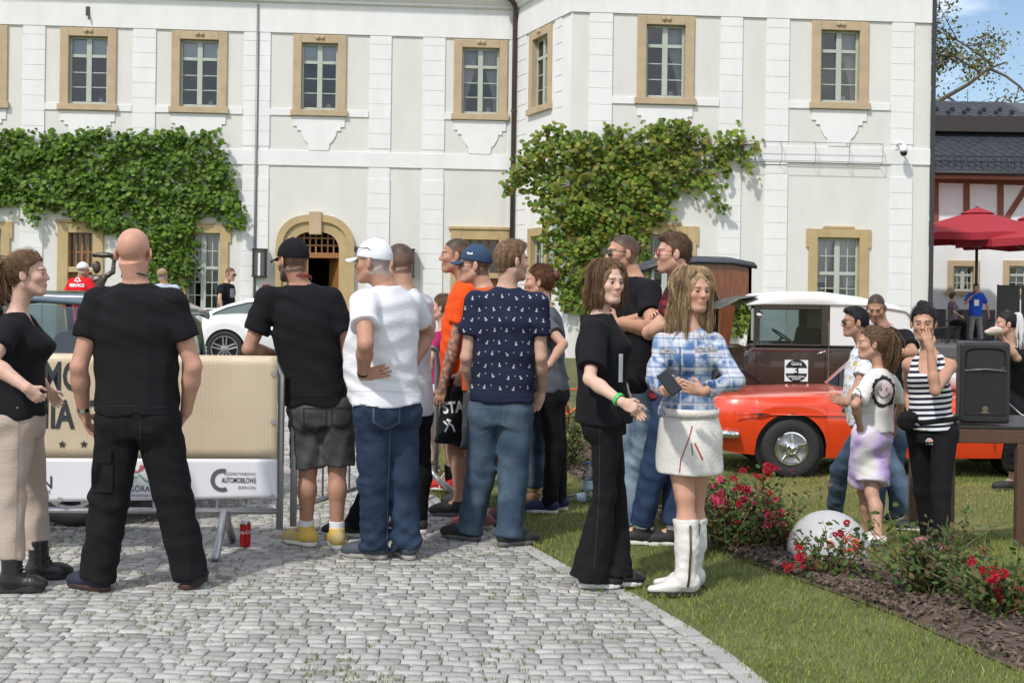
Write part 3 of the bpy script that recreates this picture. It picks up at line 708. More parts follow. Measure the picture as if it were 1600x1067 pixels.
M_bark = mat('bark', (.10, .075, .055), .9, var=.25, vscale=12, bump=.6, bscale=25)
def inpoly(pts, x, y):
    c = np.zeros(len(x), bool); n = len(pts); j = n - 1
    for i in range(n):
        xi, yi = pts[i]; xj, yj = pts[j]
        c ^= ((yi > y) != (yj > y)) & (x < (xj - xi) * (y - yi) / (yj - yi + 1e-12) + xi); j = i
    return c
LOBED = np.array([(0, -.5), (.32, -.42), (.52, -.05), (.30, .05), (.34, .33), (.08, .22), (0, .55), (-.08, .22), (-.34, .33), (-.30, .05), (-.52, -.05), (-.32, -.42)])
OVAL = np.array([(0, -.5), (.22, -.3), (.30, 0), (.2, .3), (0, .5), (-.2, .3), (-.30, 0), (-.22, -.3)])
def leaves(C, N_, size, cols, shape, rng, fold=.12):
    """C centres (n,3), N_ normals (n,3), size (n), cols (n,3) -> verts, tris, vertex colours; each leaf is a folded fan"""
    n = len(C); k = len(shape)
    N_ = N_ / np.linalg.norm(N_, axis=1, keepdims=True); r = rng.normal(size=(n, 3)); A = np.cross(N_, r); A /= np.linalg.norm(A, axis=1, keepdims=True); B = np.cross(N_, A)
    P = C[:, None, :] + (A[:, None, :] * shape[None, :, 0, None] + B[:, None, :] * shape[None, :, 1, None]) * size[:, None, None] - N_[:, None, :] * (np.abs(shape[None, :, 0, None]) * fold * 2 * size[:, None, None])
    V = np.concatenate([P, C[:, None, :] + N_[:, None, :] * (fold * .3 * size)[:, None, None]], 1)
    base = (np.arange(n) * (k + 1))[:, None]; F = np.concatenate([np.stack([base[:, 0] + i, base[:, 0] + (i + 1) % k, base[:, 0] + k], -1) for i in range(k)], 0)
    return V.reshape(-1, 3), F, np.repeat(cols, k + 1, 0)
def vine(F, poly, n, lab, cols, name_seed, parent_stems, out=(.05, .42)):
    rng = np.random.default_rng(name_seed); t = thing('climbing_vine', lab, 'vine')
    P = np.array(poly, float);  x = rng.uniform(P[:, 0].min(), P[:, 0].max(), n * 4); y = rng.uniform(P[:, 1].min(), P[:, 1].max(), n * 4)
    jx, jy = x + rng.normal(0, 6, n * 4), y + rng.normal(0, 6, n * 4); k = inpoly(poly, jx, jy) & ((x < 1085) | (rng.random(n * 4) < .5)); k &= (np.sin(x * .11 + 2 * np.sin(y * .09)) * np.sin(y * .13 + 1.7 * np.sin(x * .07)) < .62) | (rng.random(n * 4) < .35); x, y = x[k][:n], y[k][:n]
    C = []; 
    lump = .5 + .5 * np.sin(x * .055 + 1.3 * np.sin(y * .05)) * np.cos(y * .07 + .9 * np.sin(x * .04))
    for a, b, l in zip(x, y, lump):
        s, z = F.sz(a, b); C.append(F.P(s, z, rng.uniform(*out) * (.35 + .65 * l)))
    C = np.array(C); nn = np.array(F.n) + np.array([0, 0, .55]); N_ = nn[None] + rng.normal(0, .42, (len(C), 3))
    cc = np.array(cols); w = rng.random(len(C)) ** 1.3; pick = rng.integers(0, len(cc), len(C)); col = cc[pick] * rng.uniform(.65, 1.25, (len(C), 1))
    V, Fc, vc = leaves(C, N_, rng.uniform(.07, .18, len(C)), col, LOBED, rng); me = fastmesh('foliage', V, Fc); vcol(me, vc); link('foliage', me, M_leaf, t, kind='stuff')
    for pts in parent_stems:
        mb = MB(); q = [F.P(*F.sz(a, b), .05 + .04 * rng.random()) for a, b in pts]; q[0].z = -.3; mb.tube(q, [.05 - .035 * i / (len(q) - 1) for i in range(len(q))], 6); mb.build('stem', M_bark, t, smooth_=True)
VL = [(-60, 215), (40, 208), (90, 214), (180, 203), (195, 214), (262, 210), (275, 200), (300, 214), (335, 208), (345, 235), (362, 268), (372, 310), (386, 340), (374, 362), (352, 345), (330, 330), (310, 335), (304, 352), (308, 372), (300, 400), (306, 422), (285, 450), (250, 462), (226, 450), (220, 400), (198, 372), (160, 358), (120, 342), (100, 322), (70, 330), (62, 356), (50, 332), (30, 316), (0, 320), (-60, 315)]
vine(FL, VL, 6600, 'dense green vine over the left windows and oak side door', [(.085, .165, .016), (.115, .21, .024), (.065, .13, .014), (.15, .24, .035)], 11, [[(250, 480), (252, 400), (240, 320), (150, 260), (40, 250)], [(258, 480), (262, 380), (290, 300), (340, 250)], [(245, 480), (236, 400), (250, 260), (240, 225)]])
VR = [(815, 240), (830, 215), (858, 188), (872, 207), (895, 210), (930, 216), (955, 203), (980, 210), (1000, 200), (1035, 194), (1060, 188), (1085, 207), (1110, 214), (1135, 210), (1150, 203), (1162, 224), (1197, 217), (1178, 240), (1166, 260), (1191, 282), (1170, 272), (1148, 256), (1130, 266), (1122, 300), (1129, 334), (1117, 330), (1110, 300), (1085, 302), (1060, 290), (1045, 322), (1043, 352), (1025, 346), (1005, 368), (1012, 420), (990, 470), (940, 480), (905, 480), (878, 490), (870, 440), (856, 400), (843, 365), (850, 335), (828, 325), (836, 292), (808, 290), (783, 312), (793, 280)]
vine(FR, VR, 5600, 'yellowing ragged vine climbing the corner of the right wing', [(.12, .20, .02), (.15, .23, .026), (.09, .16, .018), (.25, .26, .04), (.17, .24, .035), (.12, .19, .03), (.19, .16, .03)], 12, [[(905, 500), (915, 400), (905, 300), (850, 230), (830, 240)], [(912, 500), (935, 380), (990, 280), (1080, 235), (1185, 225)], [(908, 500), (922, 380), (960, 260), (1040, 210)]], out=(.05, .5))
# ---- tree behind the hall
def tree(name, lab, base, h, nleaf, seed, cols, spread=4.0, group=None, leaf=.16, bare=0.5):
    rng = np.random.default_rng(seed); t = thing(name, lab, 'tree', group=group); mb = MB(); tips = []
    def branch(p, d, L_, r, lev):
        n = 5; pts = [p]; q = Vector(p); dd = Vector(d)
        for i in range(n):
            dd = (dd + Vector(rng.normal(0, .16, 3)) + Vector((0, 0, -.03 * lev))).normalized(); q = q + dd * (L_ / n); pts.append(q.copy())
            if lev >= 2: tips.append((q.copy(), L_ * .28))
        mb.tube(pts, [r * (1 - .7 * i / n) for i in range(n + 1)], 6 if lev < 2 else 4)
        if lev < 4:
            for k in range((7 if lev == 0 else 4)):
                f = rng.uniform(.35, 1.0) if lev else rng.uniform(.45, 1.0); i = min(int(f * n), n - 1); b = pts[i].lerp(pts[i + 1], f * n - i)
                nd = (dd * .5 + Vector(rng.normal(0, .75, 3)) + Vector((0, 0, .1))).normalized(); branch(b, nd, L_ * rng.uniform(.45, .68), r * .45, lev + 1)
    branch(Vector(base), (0, 0, 1), h * .62, h * .018, 0); mb.build('trunk', M_bark, t, smooth_=True)
    C = []; 
    for _ in range(nleaf):
        p, s = tips[rng.integers(len(tips))]; C.append(np.array(p) + rng.normal(0, s * .5 + .1, 3))
    C = np.array(C); col = np.array(cols)[rng.integers(0, len(cols), len(C))] * rng.uniform(.7, 1.25, (len(C), 1))
    V, Fc, vc = leaves(C, rng.normal(0, 1, (len(C), 3)) + np.array([0, 0, .6]), rng.uniform(.7, 1.3, len(C)) * leaf, col, OVAL, rng); me = fastmesh('crown', V, Fc); vcol(me, vc); link('crown', me, M_leaf, t, kind='stuff'); return t
TB = at(1395, 440, 62); tree('maple_tree', 'thin-leaved tree rising behind the slate roof', (TB.x, 62, -.5), 19.5, 26000, 5, [(.16, .16, .04), (.20, .17, .045), (.12, .13, .035)], leaf=.17)
# ---- rose bed
BED_C = [gnd(1790, 1085), gnd(1500, 962), gnd(1400, 925), gnd(1290, 890), gnd(1200, 862), gnd(1110, 822), gnd(1040, 785), gnd(960, 750), gnd(900, 718), gnd(868, 690)]
BED_W = [.30, .30, .32, .32, .32, .34, .34, .34, .34, .3]
M_mulch = mat('bark_mulch', (.06, .04, .03), .95, col2=(.11, .075, .055), vscale=18, bump=.8, bscale=60)
M_chip = mat('bark_chip', (.1, .07, .05), .9, attr='cv', bump=.3, bscale=60)
V = []; Fc = []
for i, c in enumerate(BED_C):
    a = BED_C[max(i - 1, 0)]; b = BED_C[min(i + 1, len(BED_C) - 1)]; d = (b - a).normalized(); n = Vector((-d.y, d.x, 0))
    for k in range(5):
        q = c + n * BED_W[i] * (k / 2 - 1); V.append((q.x, q.y, float(ground_z(q.x, q.y)) + (.008 if k in (0, 4) else .03)))
    if i:
        for k in range(4): Fc.append([(i - 1) * 5 + k, (i - 1) * 5 + k + 1, i * 5 + k + 1, i * 5 + k])
link('rose_bed', fastmesh('rose_bed', V, Fc, True), M_mulch, kind='structure')
def bed_pt(u, w):
    i = min(int(u), len(BED_C) - 2); f = u - i; c = BED_C[i].lerp(BED_C[i + 1], f); d = (BED_C[i + 1] - BED_C[i]).normalized(); n = Vector((-d.y, d.x, 0)); q = c + n * BED_W[i] * w
    return Vector((q.x, q.y, float(ground_z(q.x, q.y))))
rng = np.random.default_rng(21); AV, AF, AC, off = [], [], [], 0
for _ in range(5200):
    q = bed_pt(rng.uniform(0, 8.9), rng.uniform(-.98, .98)); L_, w_ = rng.uniform(.008, .026), rng.uniform(.004, .010); M3 = Matrix.Rotation(rng.uniform(0, 6.3), 3, 'Z') @ Matrix.Rotation(rng.normal(0, .35), 3, 'X') @ Matrix.Rotation(rng.normal(0, .35), 3, 'Y')
    P = [M3 @ Vector(p) for p in ((-L_, -w_, 0), (L_, -w_ * .7, 0), (L_ * .9, w_, 0), (-L_, w_ * .8, 0), (-L_ * .9, -w_ * .8, .005), (L_ * .9, -w_ * .5, .005), (L_ * .8, w_ * .8, .005), (-L_ * .9, w_ * .6, .005))]
    AV.append(np.array([(p + q + Vector((0, 0, .03 + .01 * rng.random()))) for p in P])); AF.append(np.array([(4, 5, 6, 7), (0, 1, 5, 4), (1, 2, 6, 5), (2, 3, 7, 6), (3, 0, 4, 7)]) + off); off += 8
    AC.append(np.tile(np.array([.085, .06, .045]) * rng.uniform(.4, 2.0), (8, 1)))
me = fastmesh('bark_chips', np.concatenate(AV), np.concatenate(AF)); vcol(me, np.concatenate(AC)); o = link('bark_mulch', me, M_chip, kind='stuff')
o['label'] = 'brown bark mulch covering the rose bed'
ROSE_RED = [(.36, .008, .022), (.44, .012, .035), (.28, .006, .016)]; ROSE_PINK = [(.55, .05, .13), (.62, .10, .2), (.48, .02, .07)]; ROSE_CORAL = [(.70, .12, .06), (.72, .2, .1), (.62, .05, .05)]
def flower_mesh(seed, cols):
    rng = np.random.default_rng(seed); V = []; F = []; C = []
    for ringi, (np_, r, tilt, sz) in enumerate(((7, .022, .25, .022), (6, .013, .7, .019), (4, .006, 1.15, .015))):
        for i in range(np_):
            a = 2 * math.pi * (i + .5 * ringi) / np_ + rng.normal(0, .15); ca, sa = math.cos(a), math.sin(a); rd = Vector((ca, sa, 0)); tn = Vector((-sa, ca, 0)); up = Vector((0, 0, 1)); out = rd * math.cos(tilt) + up * math.sin(tilt)
            b = rd * r * .4; k = len(V); w = sz * .62
            for (u, v) in ((0, 0), (-w, sz * .55), (w, sz * .55), (-w * .7, sz), (w * .7, sz), (0, sz * .6)):
                V.append(b + tn * u + out * v + up * (.006 * ringi - (.004 if abs(u) > .001 else 0)))
            F += [[k, k + 5, k + 1], [k, k + 2, k + 5], [k + 1, k + 5, k + 3], [k + 5, k + 2, k + 4], [k + 3, k + 5, k + 4]]
            c = np.array(cols[rng.integers(len(cols))]) * rng.uniform(.75, 1.3); C += [c] * 6
    me = fastmesh('flower', V, F); vcol(me, np.array(C)); me.materials.append(M_petal); return me
FLW = {'red': [flower_mesh(k, ROSE_RED) for k in range(3)], 'pink': [flower_mesh(k + 9, ROSE_PINK) for k in range(3)], 'coral': [flower_mesh(k + 19, ROSE_CORAL) for k in range(3)]}
M_stem = mat('rose_stem', (.09, .10, .035), .6, col2=(.16, .06, .035), vscale=14)
def rose(px, py, lab, flowers, hgt=.45, nst=16, nleaf=260, wid=.30, seed=0, w=None, kinds='red'):
    """bush rooted at ground pixel (px, py); flowers: pixel, colour, number in the cluster"""
    rng = np.random.default_rng(seed + 40); b = gnd(px, py); t = thing('rose_bush', lab, 'rose bush', group='rose bushes in the mulched bed'); mb = MB(); tips = []; C = []
    ends = []
    for (fx, fy, kd, nn) in flowers:
        e = at(fx, fy, b.y + rng.uniform(-.12, .12)); ends.append((e, kd, nn))
    for _ in range(nst): ends.append((b + Vector((rng.normal(0, wid * .62), rng.normal(0, wid * .5), hgt * rng.uniform(.45, 1.1))), None, 0))
    for e, kd, nn in ends:
        r0 = b + Vector((rng.normal(0, .05), rng.normal(0, .05), 0)); mid = r0.lerp(e, .5) + Vector((rng.normal(0, .04), rng.normal(0, .04), .05)); pts = []
        for i in range(7):
            f = i / 6; pts.append(r0 * (1 - f) ** 2 + mid * 2 * f * (1 - f) + e * f * f)
        mb.tube(pts, [.0045 * (1 - .6 * i / 6) for i in range(7)], 4)
        for _k in range(max(9, int(nleaf * 1.6) // len(ends))):
            f = rng.uniform(.15, .97); i = int(f * 6); C.append(np.array(pts[i].lerp(pts[i + 1], f * 6 - i)) + rng.normal(0, .032, 3))
        for k in range(nn):
            o = link('flower', FLW[kd][rng.integers(3)], None, t); o.location = e + Vector(rng.normal(0, .020 + .0045 * nn, 3)); s = rng.uniform(.5, .85); o.scale = (s, s, s)
            o.rotation_euler = (rng.uniform(.1, 1.1), rng.normal(0, .4), rng.normal(0, .8))
    mb.build('stems', M_stem, t, kind='stuff', fixn=False)
    C = np.array(C); C[:, 2] = np.maximum(C[:, 2], b.z + .02); col = np.array([(.06, .11, .025), (.045, .085, .02), (.09, .13, .035), (.12, .09, .035)])[rng.integers(0, 4, len(C))] * rng.uniform(.7, 1.3, (len(C), 1))
    V, Fc, vc = leaves(C, rng.normal(0, .6, (len(C), 3)) + np.array([0, -.3, .8]), rng.uniform(.022, .045, len(C)), col, OVAL, rng, .1); me = fastmesh('leaves', V, Fc); vcol(me, vc); link('foliage', me, M_leaf, t, kind='stuff')
    rebase(t, b)
rose(1305, 905, 'rose bush with coral blooms in front of the granite ball', [(1318, 850, 'coral', 4), (1338, 860, 'coral', 4), (1245, 872, 'red', 3), (1228, 877, 'red', 2), (1264, 876, 'red', 3), (1320, 836, 'red', 2), (1308, 843, 'red', 1), (1226, 887, 'red', 1), (1306, 908, 'red', 1), (1268, 880, 'red', 2)], .26, 12, 240, .26, 1)
rose(1450, 935, 'rose bush with two red buds before the striped top woman', [(1536, 858, 'red', 1), (1445, 877, 'red', 2), (1440, 877, 'red', 1), (1410, 927, 'red', 2), (1433, 932, 'red', 4), (1437, 940, 'red', 3), (1424, 930, 'pink', 1)], .42, 32, 640, .50, 2)
rose(1560, 965, 'rose bush with deep red clusters at the right edge', [(1552, 905, 'red', 6), (1560, 912, 'red', 5), (1537, 897, 'red', 4), (1566, 918, 'red', 4), (1554, 925, 'red', 2), (1597, 918, 'red', 2), (1532, 914, 'red', 2), (1555, 890, 'red', 2)], .36, 28, 560, .42, 3)
rose(1205, 860, 'tall rose bush with a column of red clusters before the orange car', [(1195, 732, 'red', 7), (1190, 752, 'red', 6), (1182, 760, 'red', 3), (1199, 762, 'red', 3), (1190, 785, 'pink', 8), (1186, 806, 'pink', 7), (1204, 800, 'pink', 7), (1220, 817, 'pink', 5), (1196, 822, 'red', 4), (1226, 842, 'pink', 7), (1188, 834, 'red', 2), (1230, 838, 'red', 3)], .40, 20, 420, .30, 4)
rose(1140, 862, 'broad rose bush with pink clusters beside the white boots', [(1145, 785, 'pink', 8), (1135, 790, 'pink', 6), (1155, 778, 'red', 5), (1128, 805, 'pink', 5), (1155, 826, 'red', 7), (1165, 828, 'red', 5), (1148, 822, 'pink', 4), (1150, 745, 'red', 3), (1155, 755, 'red', 3), (1125, 760, 'pink', 3), (1120, 790, 'pink', 4), (1148, 840, 'coral', 2)], .42, 26, 560, .34, 5)
rose(1075, 825, 'leafy rose bush half hidden behind the woman in white boots', [(1110, 768, 'pink', 3), (1112, 800, 'red', 4), (1060, 805, 'red', 2)], .42, 24, 460, .34, 6)
rose(890, 735, 'dark leafy rose bush between the girl and the bun-haired woman', [(888, 705, 'red', 2), (905, 690, 'red', 1)], .72, 24, 560, .34, 8)
rose(1030, 795, 'low rose bush behind the men in jeans', [(1068, 760, 'red', 2)], .4, 18, 380, .3, 9)
# ---- grass blades
def grass(n, seed, xr, yr, h, w, keep):
    rng = np.random.default_rng(seed); X = rng.uniform(*xr, n); Y = yr[0] + (yr[1] - yr[0]) * rng.random(n) ** 1.45; k = (np.abs(X) < .44 * Y + .4) & keep(X, Y, rng); X, Y = X[k], Y[k]; Z = ground_z(X, Y); m = len(X)
    a = rng.uniform(0, 6.28, m); hh = h * rng.uniform(.5, 1.35, m); lean = rng.normal(0, .4, (m, 2)) * hh[:, None]; ww = w * rng.uniform(.7, 1.3, m) * (.7 + .05 * Y)
    dx, dy = np.cos(a) * ww, np.sin(a) * ww; B = np.stack([X, Y, Z], -1)
    V = np.stack([B + np.stack([-dx, -dy, 0 * X], -1), B + np.stack([dx, dy, 0 * X], -1), B + np.stack([dx * .6 + lean[:, 0] * .5, dy * .6 + lean[:, 1] * .5, hh * .6], -1), B + np.stack([lean[:, 0], lean[:, 1], hh], -1)], 1)
    i = (np.arange(m) * 4)[:, None]; F = np.concatenate([i + np.array([[0, 1, 2]]), i + np.array([[0, 2, 3]])], 0)
    patch = .5 + .5 * np.sin(X * 1.9 + 2 * np.sin(Y * .8)) * np.sin(Y * 1.3 + 1.5 * np.sin(X * 1.1)); dry = np.clip(.36 + .55 * smooth(6.5, 10, Y) * patch + rng.normal(0, .22, m), 0, 1)
    col = np.array([.135, .225, .034])[None] * (1 - dry[:, None]) + np.array([.38, .345, .12])[None] * dry[:, None]; col = col * rng.uniform(.65, 1.3, (m, 1))
    return V.reshape(-1, 3), F, np.repeat(col, 4, 0)
def in_bed(X, Y):
    d = np.full(len(X), 9.)
    for i in range(len(BED_C) - 1):
        a, b = np.array(BED_C[i])[:2], np.array(BED_C[i + 1])[:2]; ab = b - a; t = np.clip(((X - a[0]) * ab[0] + (Y - a[1]) * ab[1]) / ab.dot(ab), 0, 1); d = np.minimum(d, np.hypot(X - a[0] - ab[0] * t, Y - a[1] - ab[1] * t))
    return d < .21 + .06 * np.sin(X * 9 + Y * 7) 
edge_np = lambda Y: np.interp(Y, _ey, _ex)
V1, F1, C1 = grass(330000, 31, (-1.2, 6.5), (4.4, 16), .024, .0022, lambda X, Y, r: (X > edge_np(Y) - .05 + .07 * r.random(len(X))) & ~in_bed(X, Y))
me = fastmesh('grass', V1, F1); vcol(me, C1); o = link('grass', me, M_grass, kind='stuff'); o['label'] = 'short mown lawn grass with dry patches'
V1, F1, C1 = grass(230000, 32, (-6, 2), (4.4, 12), .017, .0022, lambda X, Y, r: (X < edge_np(Y)) & (np.sin(X * 23 + 3 * np.sin(Y * 17)) * np.sin(Y * 29 + 2 * np.sin(X * 13)) + .3 * np.sin(X * 3) * np.sin(Y * 2.3) > .76))
me = fastmesh('joint_weeds', V1, F1); vcol(me, C1 * .8); o = link('weeds', me, M_grass, kind='stuff'); o['label'] = 'tufts of moss and weeds between the cobbles'
# ------------------------------------------------------------------ vehicles (built nose towards -x, then turned into place)
def paint(name, col, rough=.28): return mat(name, col, rough, coat=.9, spec=.5, var=.02, vscale=3)
CHROME = mat('chrome', (.72, .72, .73), .08, metal=1.0); TYRE = mat('tyre', (.022, .022, .023), .8, var=.2, vscale=20, bump=.2, bscale=80); CARBLK = mat('car_black', (.012, .012, .013), .5); CARGL = glass('car_glass', (.45, .52, .53), 1.5); ALLOY = mat('alloy', (.42, .42, .43), .3, metal=.9)
def car_body(root, name, m, L, hwf, low, belt, top, crown, arches, sill, n=110, crease=.5, tuck=.06):
    """half-section loft: plan half width, arch cut-outs, belt line, hood or deck height, all functions of x along the car"""
    xs_ = sorted(set([L[0] + (L[1] - L[0]) * i / n for i in range(n + 1)] + [a[0] + a[1] * k for a in arches for k in (-1, -.97, -.9, .9, .97, 1)])); rings = []
    for x in xs_:
        zl = low(x)
        for (cx, r, cz) in arches:
            d = abs(x - cx)
            if d < r: zl = max(zl, cz + math.sqrt(max(r * r - d * d, 0)))
        hw, zb, zt = hwf(x), belt(x), top(x); zl = min(zl, zb - .04); half = []
        zs_ = [zl, zl + (zb - zl) * .25, zl + (zb - zl) * crease * .96, zl + (zb - zl) * crease, zl + (zb - zl) * .8, zb]
        for z in zs_:
            f = (z - zl) / max(zb - zl, 1e-6); under = tuck * max(0, (sill + .30 - z) / .30) ** 1.5; shoulder = .035 * max(0, (f - .7) / .3) ** 2; half.append((hw - under - shoulder, z))
        half += [(hw - .07, zb + (zt - zb) * .45 + .012), (hw * .72, zb + (zt - zb) * .8 + .012), (hw * .38, zt - crown * .25), (0, zt)]
        rings.append([Vector((x, -y, z)) for y, z in half] + [Vector((x, y, z)) for y, z in half[::-1][1:]])
    mb = MB(); mb.loft(rings, closed=False, cap=False)
    k = len(rings[0]); mb.f += [list(range(k))[::-1], list(range(len(mb.v) - k, len(mb.v)))]
    return mb.build(name, m, root, auto=38)
def wheel(root, x, y, r, w, rim_r, style, sgn):
    """sgn -1: the side facing the camera"""
    M3 = Matrix.Rotation(R(90), 3, 'X'); c = Vector((x, y, r)); hub = thing('wheel', None, None, (0, 0, 0), parent=root); mb = MB(); ro = rim_r
    mb.lathe([(ro, -w * .42), (ro + .015, -w * .5), (r * .90, -w * .52), (r * .975, -w * .44), (r, -w * .3), (r, w * .3), (r * .975, w * .44), (r * .9, w * .52), (ro + .015, w * .5), (ro, w * .42)], 40, M3, c, cap=False); mb.build('tyre', TYRE, hub, smooth_=True)
    mb = MB(); f = sgn * -1; z_ = w * .44
    def disc(p, nm, m_, n=36): q = MB(); q.lathe([(a, b) for a, b in p], n, M3, c, cap=False); return q.build(nm, m_, hub, auto=30)
    face = w * .5
    S_ = 1   # local +z of the lathe points to -y (camera side)
    if style == 'mustang':
        disc([(ro + .004, face - .012), (ro + .002, face + .004), (ro - .012, face + .006), (ro - .022, face - .008)], 'trim_ring', CHROME)
        pr_ = [(ro - .022, face - .008)] + [(ro - .022 - i * .0105, face - .008 - .012 * i / 10 + (.004 if i % 2 else 0)) for i in range(1, 11)] + [(.06, face - .02)]; disc(pr_, 'hub_cap', mat('brushed_steel', (.42, .42, .42), .3, metal=1.0))
        for i in range(5):
            a = 2 * math.pi * i / 5 + math.pi / 2; q = MB(); d_ = Vector((math.cos(a), 0, math.sin(a))); t_ = Vector((-math.sin(a), 0, math.cos(a))); n_ = Vector((0, -1, 0)); b0 = c + n_ * (face - .014)
            P_ = [b0 + d_ * .055 - t_ * .020, b0 + d_ * .055 + t_ * .020, b0 + d_ * (ro - .02) + t_ * .010, b0 + d_ * (ro - .02) - t_ * .010]; q.hexa(P_ + [P_[0] + n_ * .02, P_[1] + n_ * .02, P_[2] + n_ * .014, P_[3] + n_ * .014]); q.build('spoke', CHROME, hub, bevel=.004)
        disc([(.066, face - .012), (.064, face + .02), (.052, face + .026), (.046, face + .016), (.030, face + .018), (.001, face + .022)], 'hub_centre', CHROME)
    elif style == 'spokes5':
        disc([(ro + .004, face - .02), (ro + .001, face + .0), (ro - .018, face - .0), (ro - .02, face - .08), (.05, face - .09), (.001, face - .09)], 'rim', mat('rim_dark', (.05, .05, .05), .4, metal=.6))
        disc([(ro + .004, face - .02), (ro + .001, face + .002), (ro - .02, face + .001), (ro - .022, face - .03)], 'rim_lip', ALLOY)
        for i in range(5):
            a = 2 * math.pi * i / 5 + math.pi / 2; d_ = Vector((math.cos(a), 0, math.sin(a))); t_ = Vector((-math.sin(a), 0, math.cos(a))); n_ = Vector((0, -1, 0)); b0 = c + n_ * (face - .03)
            for off in (-1, 1):
                q = MB(); P_ = [b0 + d_ * .04 + t_ * (off * .024 - .016), b0 + d_ * .04 + t_ * (off * .024 + .016), b0 + d_ * (ro - .01) + t_ * (off * .036 + .012), b0 + d_ * (ro - .01) + t_ * (off * .036 - .012)]; q.hexa(P_ + [p + n_ * .025 for p in P_]); q.build('spoke', ALLOY, hub, bevel=.004)
        disc([(.07, face - .02), (.068, face + .0), (.03, face + .006), (.001, face + .008)], 'hub_centre', ALLOY)
    elif style == 'wire':
        disc([(ro + .004, face - .02), (ro + .0, face + .004), (ro - .03, face - .005), (ro - .03, face - .05)], 'rim', mat('red_rim', (.30, .05, .02), .4))
        q = MB()
        for i in range(20):
            a = 2 * math.pi * i / 20; q.cyl(c + Vector((.05 * math.cos(a + .4), -face + .03, .05 * math.sin(a + .4))), c + Vector(((ro - .02) * math.cos(a), -face + .03, (ro - .02) * math.sin(a))), .005, n=5)
        q.build('wire_spokes', mat('red_rim', (.30, .05, .02), .4), hub, kind='stuff'); disc([(.065, face - .04), (.06, face + .02), (.03, face + .035), (.001, face + .04)], 'hub_centre', CHROME)
    return hub
def sheet(root, pts, name, m, thick=.0):
    mb = MB(); mb.add(pts, [tuple(range(len(pts)))]); o = mb.build(name, m, root, fixn=False)
    if thick: md = o.modifiers.new('t', 'SOLIDIFY'); md.thickness = thick; md.offset = 0
    return o
def lerpf(P): xs_, ys_ = [p[0] for p in P], [p[1] for p in P]; return lambda x: float(np.interp(x, xs_, ys_))
def smoothf(P, k=.12):
    f = lerpf(P); return lambda x: (f(x - k) + 2 * f(x) + f(x + k)) / 4
# ---- orange convertible (4.6 m), nose to the left
p0 = gnd(1232, 747); mus = thing('orange_convertible', 'orange classic convertible with chrome wheel covers on the lawn', 'car'); ORG = paint('orange_paint', (.70, .050, .008))
wb, wf, r_ = 2.74, 0.0, .325
body = car_body(mus, 'body', ORG, (-.86, 3.72), smoothf([(-.9, .62), (-.80, .70), (-.6, .80), (-.2, .855), (.5, .87), (2.8, .87), (3.4, .84), (3.75, .74)]), smoothf([(-.9, .36), (-.7, .27), (0, .22), (2.7, .24), (3.3, .33), (3.75, .38)]), smoothf([(-.9, .70), (-.85, .80), (-.6, .835), (.6, .85), (1.5, .85), (2.6, .85), (3.5, .80), (3.75, .70)], .05), smoothf([(-.9, .72), (-.85, .85), (-.6, .90), (.4, .945), (.9, .955), (1.05, .90), (2.7, .90), (2.9, .95), (3.4, .90), (3.75, .74)], .05), .05, [(0, .39, .325), (wb, .39, .325)], .25, crease=.62)
for x in (0, wb): 
    wheel(mus, x, -.76, r_, .19, .185, 'mustang', -1); wheel(mus, x, .76, r_, .19, .185, 'mustang', 1)
    mb = MB(); mb.lathe([(.385, -.2), (.385, .16), (.05, .16)], 24, Matrix.Rotation(R(90), 3, 'X'), Vector((x, -.60, .325)), cap=False); mb.build('wheel_well', CARBLK, mus)
mb = MB(); mb.box((1.37, 0, .28), (2.0, 1.4, .12)); mb.box((1.37, 0, .34), (4.2, 1.1, .1)); mb.build('underbody', CARBLK, mus)
mb = MB(); mb.tube([(-.58, -.845, .475), (-.75, -.80, .475), (-.90, -.65, .475), (-.95, -.3, .475), (-.95, .3, .475), (-.90, .65, .475), (-.75, .80, .475)], .045, 10); b = mb.build('bumper', CHROME, mus, smooth_=True)
mb = MB(); mb.tube([(3.45, -.84, .50), (3.68, -.76, .50), (3.80, -.4, .50), (3.80, .4, .5), (3.68, .76, .5)], .045, 10); mb.build('bumper', CHROME, mus, smooth_=True)
for y in (-.62, .62):
    mb = MB(); mb.lathe([(.10, -.02), (.10, .02), (.08, .03)], 20, Matrix.Rotation(R(-90), 3, 'Y'), Vector((-.83, y, .66))); hl = mb.build('headlight', CHROME, mus, smooth_=True); mb = MB(); mb.lathe([(.085, .025), (.06, .05), (.001, .06)], 20, Matrix.Rotation(R(-90), 3, 'Y'), Vector((-.83, y, .66)), cap=False); mb.build('lens', mat('lamp_glass', (.6, .62, .62), .08), hl, smooth_=True)
mb = MB(); mb.box((-.90, 0, .63), (.02, .98, .16)); mb.build('grille', CARBLK, mus)
mb = MB(); mb.add([(-.42, -.862, .70), (-.36, -.866, .715), (-.30, -.869, .70), (-.36, -.866, .685), (-.47, -.86, .707), (-.25, -.871, .707)], [(0, 1, 4), (0, 3, 2, 1), (1, 2, 5)]); o_ = mb.build('fender_badge', CHROME, mus, fixn=False); md = o_.modifiers.new('t', 'SOLIDIFY'); md.thickness = .01; md.offset = 0
mb = MB(); mb.tube([(-.62, -.848, .70), (.4, -.884, .700), (1.5, -.886, .70), (2.6, -.886, .71), (3.3, -.86, .72)], .008, 6); mb.build('side_crease', ORG, mus, smooth_=True)
for x in (.92, 2.25):
    mb = MB(); mb.box((x, -.874, .58), (.006, .006, .48)); mb.build('door_gap', CARBLK, mus)
mb = MB(); mb.box((2.05, -.895, .74), (.14, .02, .022)); mb.build('door_handle', CHROME, mus, bevel=.006)
